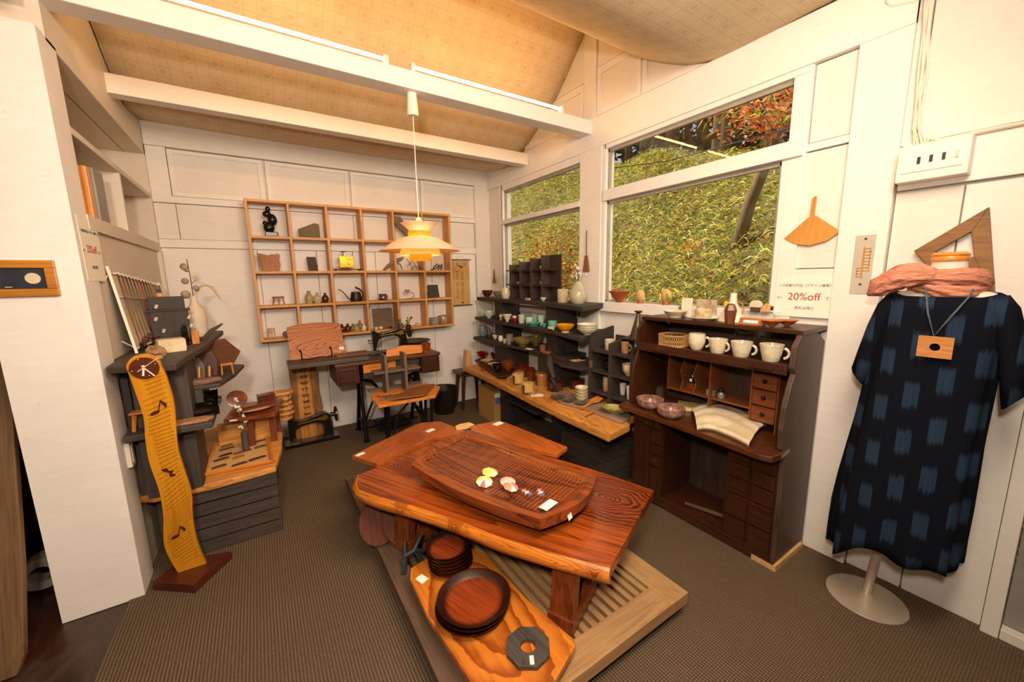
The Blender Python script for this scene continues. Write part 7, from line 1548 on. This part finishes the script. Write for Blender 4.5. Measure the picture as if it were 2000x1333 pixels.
# low board table beside the shelf with oval tray, stacks
lt2 = thing('low_board_table', 'dark brown low table on the slab carrying the oval tray', 'table', (0, 0, 0))
MB().prism([(-.25, 2.86), (.02, 2.80), (.08, 3.15), (-.2, 3.2)], .60, .622).build('table_top', W_RED('x'), lt2, bevel=.003); card(lt2, (-.20, 2.849, .611), (.04, .008), (R(90), 0, R(-12)))
for x, y in ((-.12, 2.90), (.0, 2.92), (-.12, 3.1), (.03, 3.1)): MB().box(x-.018, x+.018, y-.012, y+.012, .4025, .60).build('leg', wood('#3c160a', '#74351a', 'z', .4, key='ltl'), lt2, bevel=.002)
ot = vbody(.125, .022, 'dish', .006, sy=.55).build('oval_tray', W_PLATE('x'), None, smooth=True, loc=(-.08, 2.93, .6225), rot=(0, 0, R(15))); tag(ot, 'dark oval wooden tray on the low brown table', 'tray')
tag(MB().prism([(-.07, -.012), (.05, -.02), (.08, .0), (.05, .02), (-.07, .012)], 0, .004).build('pale_feather', plain('#cdb888', .8), None, loc=(-.08, 2.92, .632), rot=(0, 0, R(15))), 'pale dried leaf lying in the oval tray', 'leaf')
tag(MB().lathe([(0, 0), (.055, 0), (.06, .01), (.052, .012), (0, .008)], seg=30).build('round_plate', W_PLATE('x'), None, smooth=True, loc=(-.185, 3.12, .672), rot=(R(62), 0, R(20))), 'round brown wooden plate leaning behind the oval tray', 'plate')
for k in range(5): tag(MB().box(-.05, .05, -.03, .03, 0, .008).build('wooden_card_case', W_PLATE('x'), None, bevel=.001, loc=(-.02+.003*(k % 2), 3.12, .6228+.0125*k), rot=(0, 0, R(12+3*(k % 2)))), ['bottom', 'second', 'middle', 'fourth', 'top'][k]+' thin dark brown wooden case in the pile behind the oval tray', 'case', 'pile of thin wooden cases')
for k in range(6):
    tag(MB().prism([(-.09, -.05), (.05, -.06), (.075+.01*(k % 2), -.02), (.07, .05), (-.09, .06)], 0, .024, inset=.08).build('slab_offcut', W_LIVE('y'), None, bevel=.003, loc=(.06+.006*(k % 3), 3.35-.004*k, .4028+.0405*k), rot=(0, 0, R(-6+6*(k % 3)))), ['bottom', 'second', 'third', 'fourth', 'fifth', 'topmost'][k]+' thick pale slab offcut in the stack behind the low brown table', 'wood piece', 'stacked slab offcuts')
    if k < 5: MB().box(-.06, .05, -.03, .03, .0243, .040).build('spacer', W_PALE('y'), bpy.data.objects['slab_offcut'] if k == 0 else bpy.data.objects['slab_offcut.%03d' % k])
tag(MB().box(-.30, .02, 3.0, 3.04, .4028, .55).build('wavy_board', W_LIVE('x'), None, bevel=.004), 'upright pale grained board under the low brown table', 'board')
# comb tray
ctp = [tuple(P(2, .41, *a)[:2]) for a in ((398, 929), (420, 869), (520, 846), (531, 903))]
ct_ = thing('comb_tray', 'orange wooden tray of combs on the pale slab bench', 'tray', (0, 0, 0)); MB().prism(ctp, .403, .409).build('tray_bottom', plain('#cfa468', .6, var=.06), ct_)
for k in range(4): a, b = ctp[k], ctp[(k+1) % 4]; MB().tube([(a[0], a[1], .414), (b[0], b[1], .414)], .0105, 4).build('tray_rim', W_HONEY('x'), ct_)
cc_ = ['#5a2418', '#1e1c16', '#3a2414', '#52241a', '#5a2c14', '#a86a28', '#4a2c1c', '#4a2818', '#5a4a20', '#3a1c18', '#7a3820']
for k, (px, py, w_) in enumerate(((443, 877, 26), (441, 889, 22), (432, 898, 26), (428, 912, 24), (474, 883, 30), (466, 893, 20), (468, 907, 26), (507, 862, 24), (508, 873, 20), (503, 896, 30), (443, 871, 20))):
    c = zt(px, py, .4095); L2 = S(c, w_)*.5; e = thing('wooden_comb', ['brown comb in the second row of the left column', 'black comb in the third row of the left column', 'dark comb in the fourth row of the left column', 'reddish-brown comb nearest the front in the left column', 'long brown comb at the top of the middle column', 'orange comb in the middle column', 'brown comb nearest the front in the middle column', 'brown comb at the back of the right column', 'olive-brown comb in the middle of the right column', 'long dark comb at the front of the right column', 'reddish comb farthest back in the left column'][k]+' of the orange tray', 'comb', c, R(14), 'combs in the orange tray')
    MB().prism([(-L2, -.002), (L2, -.002), (L2*.9, .008), (L2*.4, .013), (-L2*.4, .013), (-L2*.9, .008)], .0, .006).build('back', plain(cc_[k], .25, coat=.4), e, bevel=.001)
    tm = MB(); 
    for q in range(10): xx = -L2*.9+q*L2*.2; tm.box(xx-.0012, xx+.0012, -.016, -.002, .001, .005)
    tm.build('teeth', plain(cc_[k], .3), e)
cv_ = thing('cylinder_vase', 'slim grey cylinder vase with white flowers in the comb tray', 'vase', (lambda q: (float(q[0]), float(q[1])-.05, .4095))(P(2, .4095, 481, 872))); MB().lathe([(0, 0), (.019, 0), (.017, .115), (.013, .115), (.015, .005), (0, .005)], seg=20).build('body', plain('#5a5450', .5, .3), cv_, smooth=True)
b_ = MB(); f_ = MB()
for k in range(6): e_ = (rr.uniform(-.02, .02), rr.uniform(-.02, .02), .15+.035*k); b_.tube([(0, 0, .05), (e_[0]*.5, e_[1]*.5, e_[2]*.7), e_], .0012, 4); [f_.ball((e_[0]+rr.uniform(-.012, .012), e_[1], e_[2]+rr.uniform(-.01, .01)), .008, 6) for _ in range(4)]
b_.build('stems', plain('#5a6a3c'), cv_); f_.build('flowers', plain('#e8e2cc', .7), cv_)
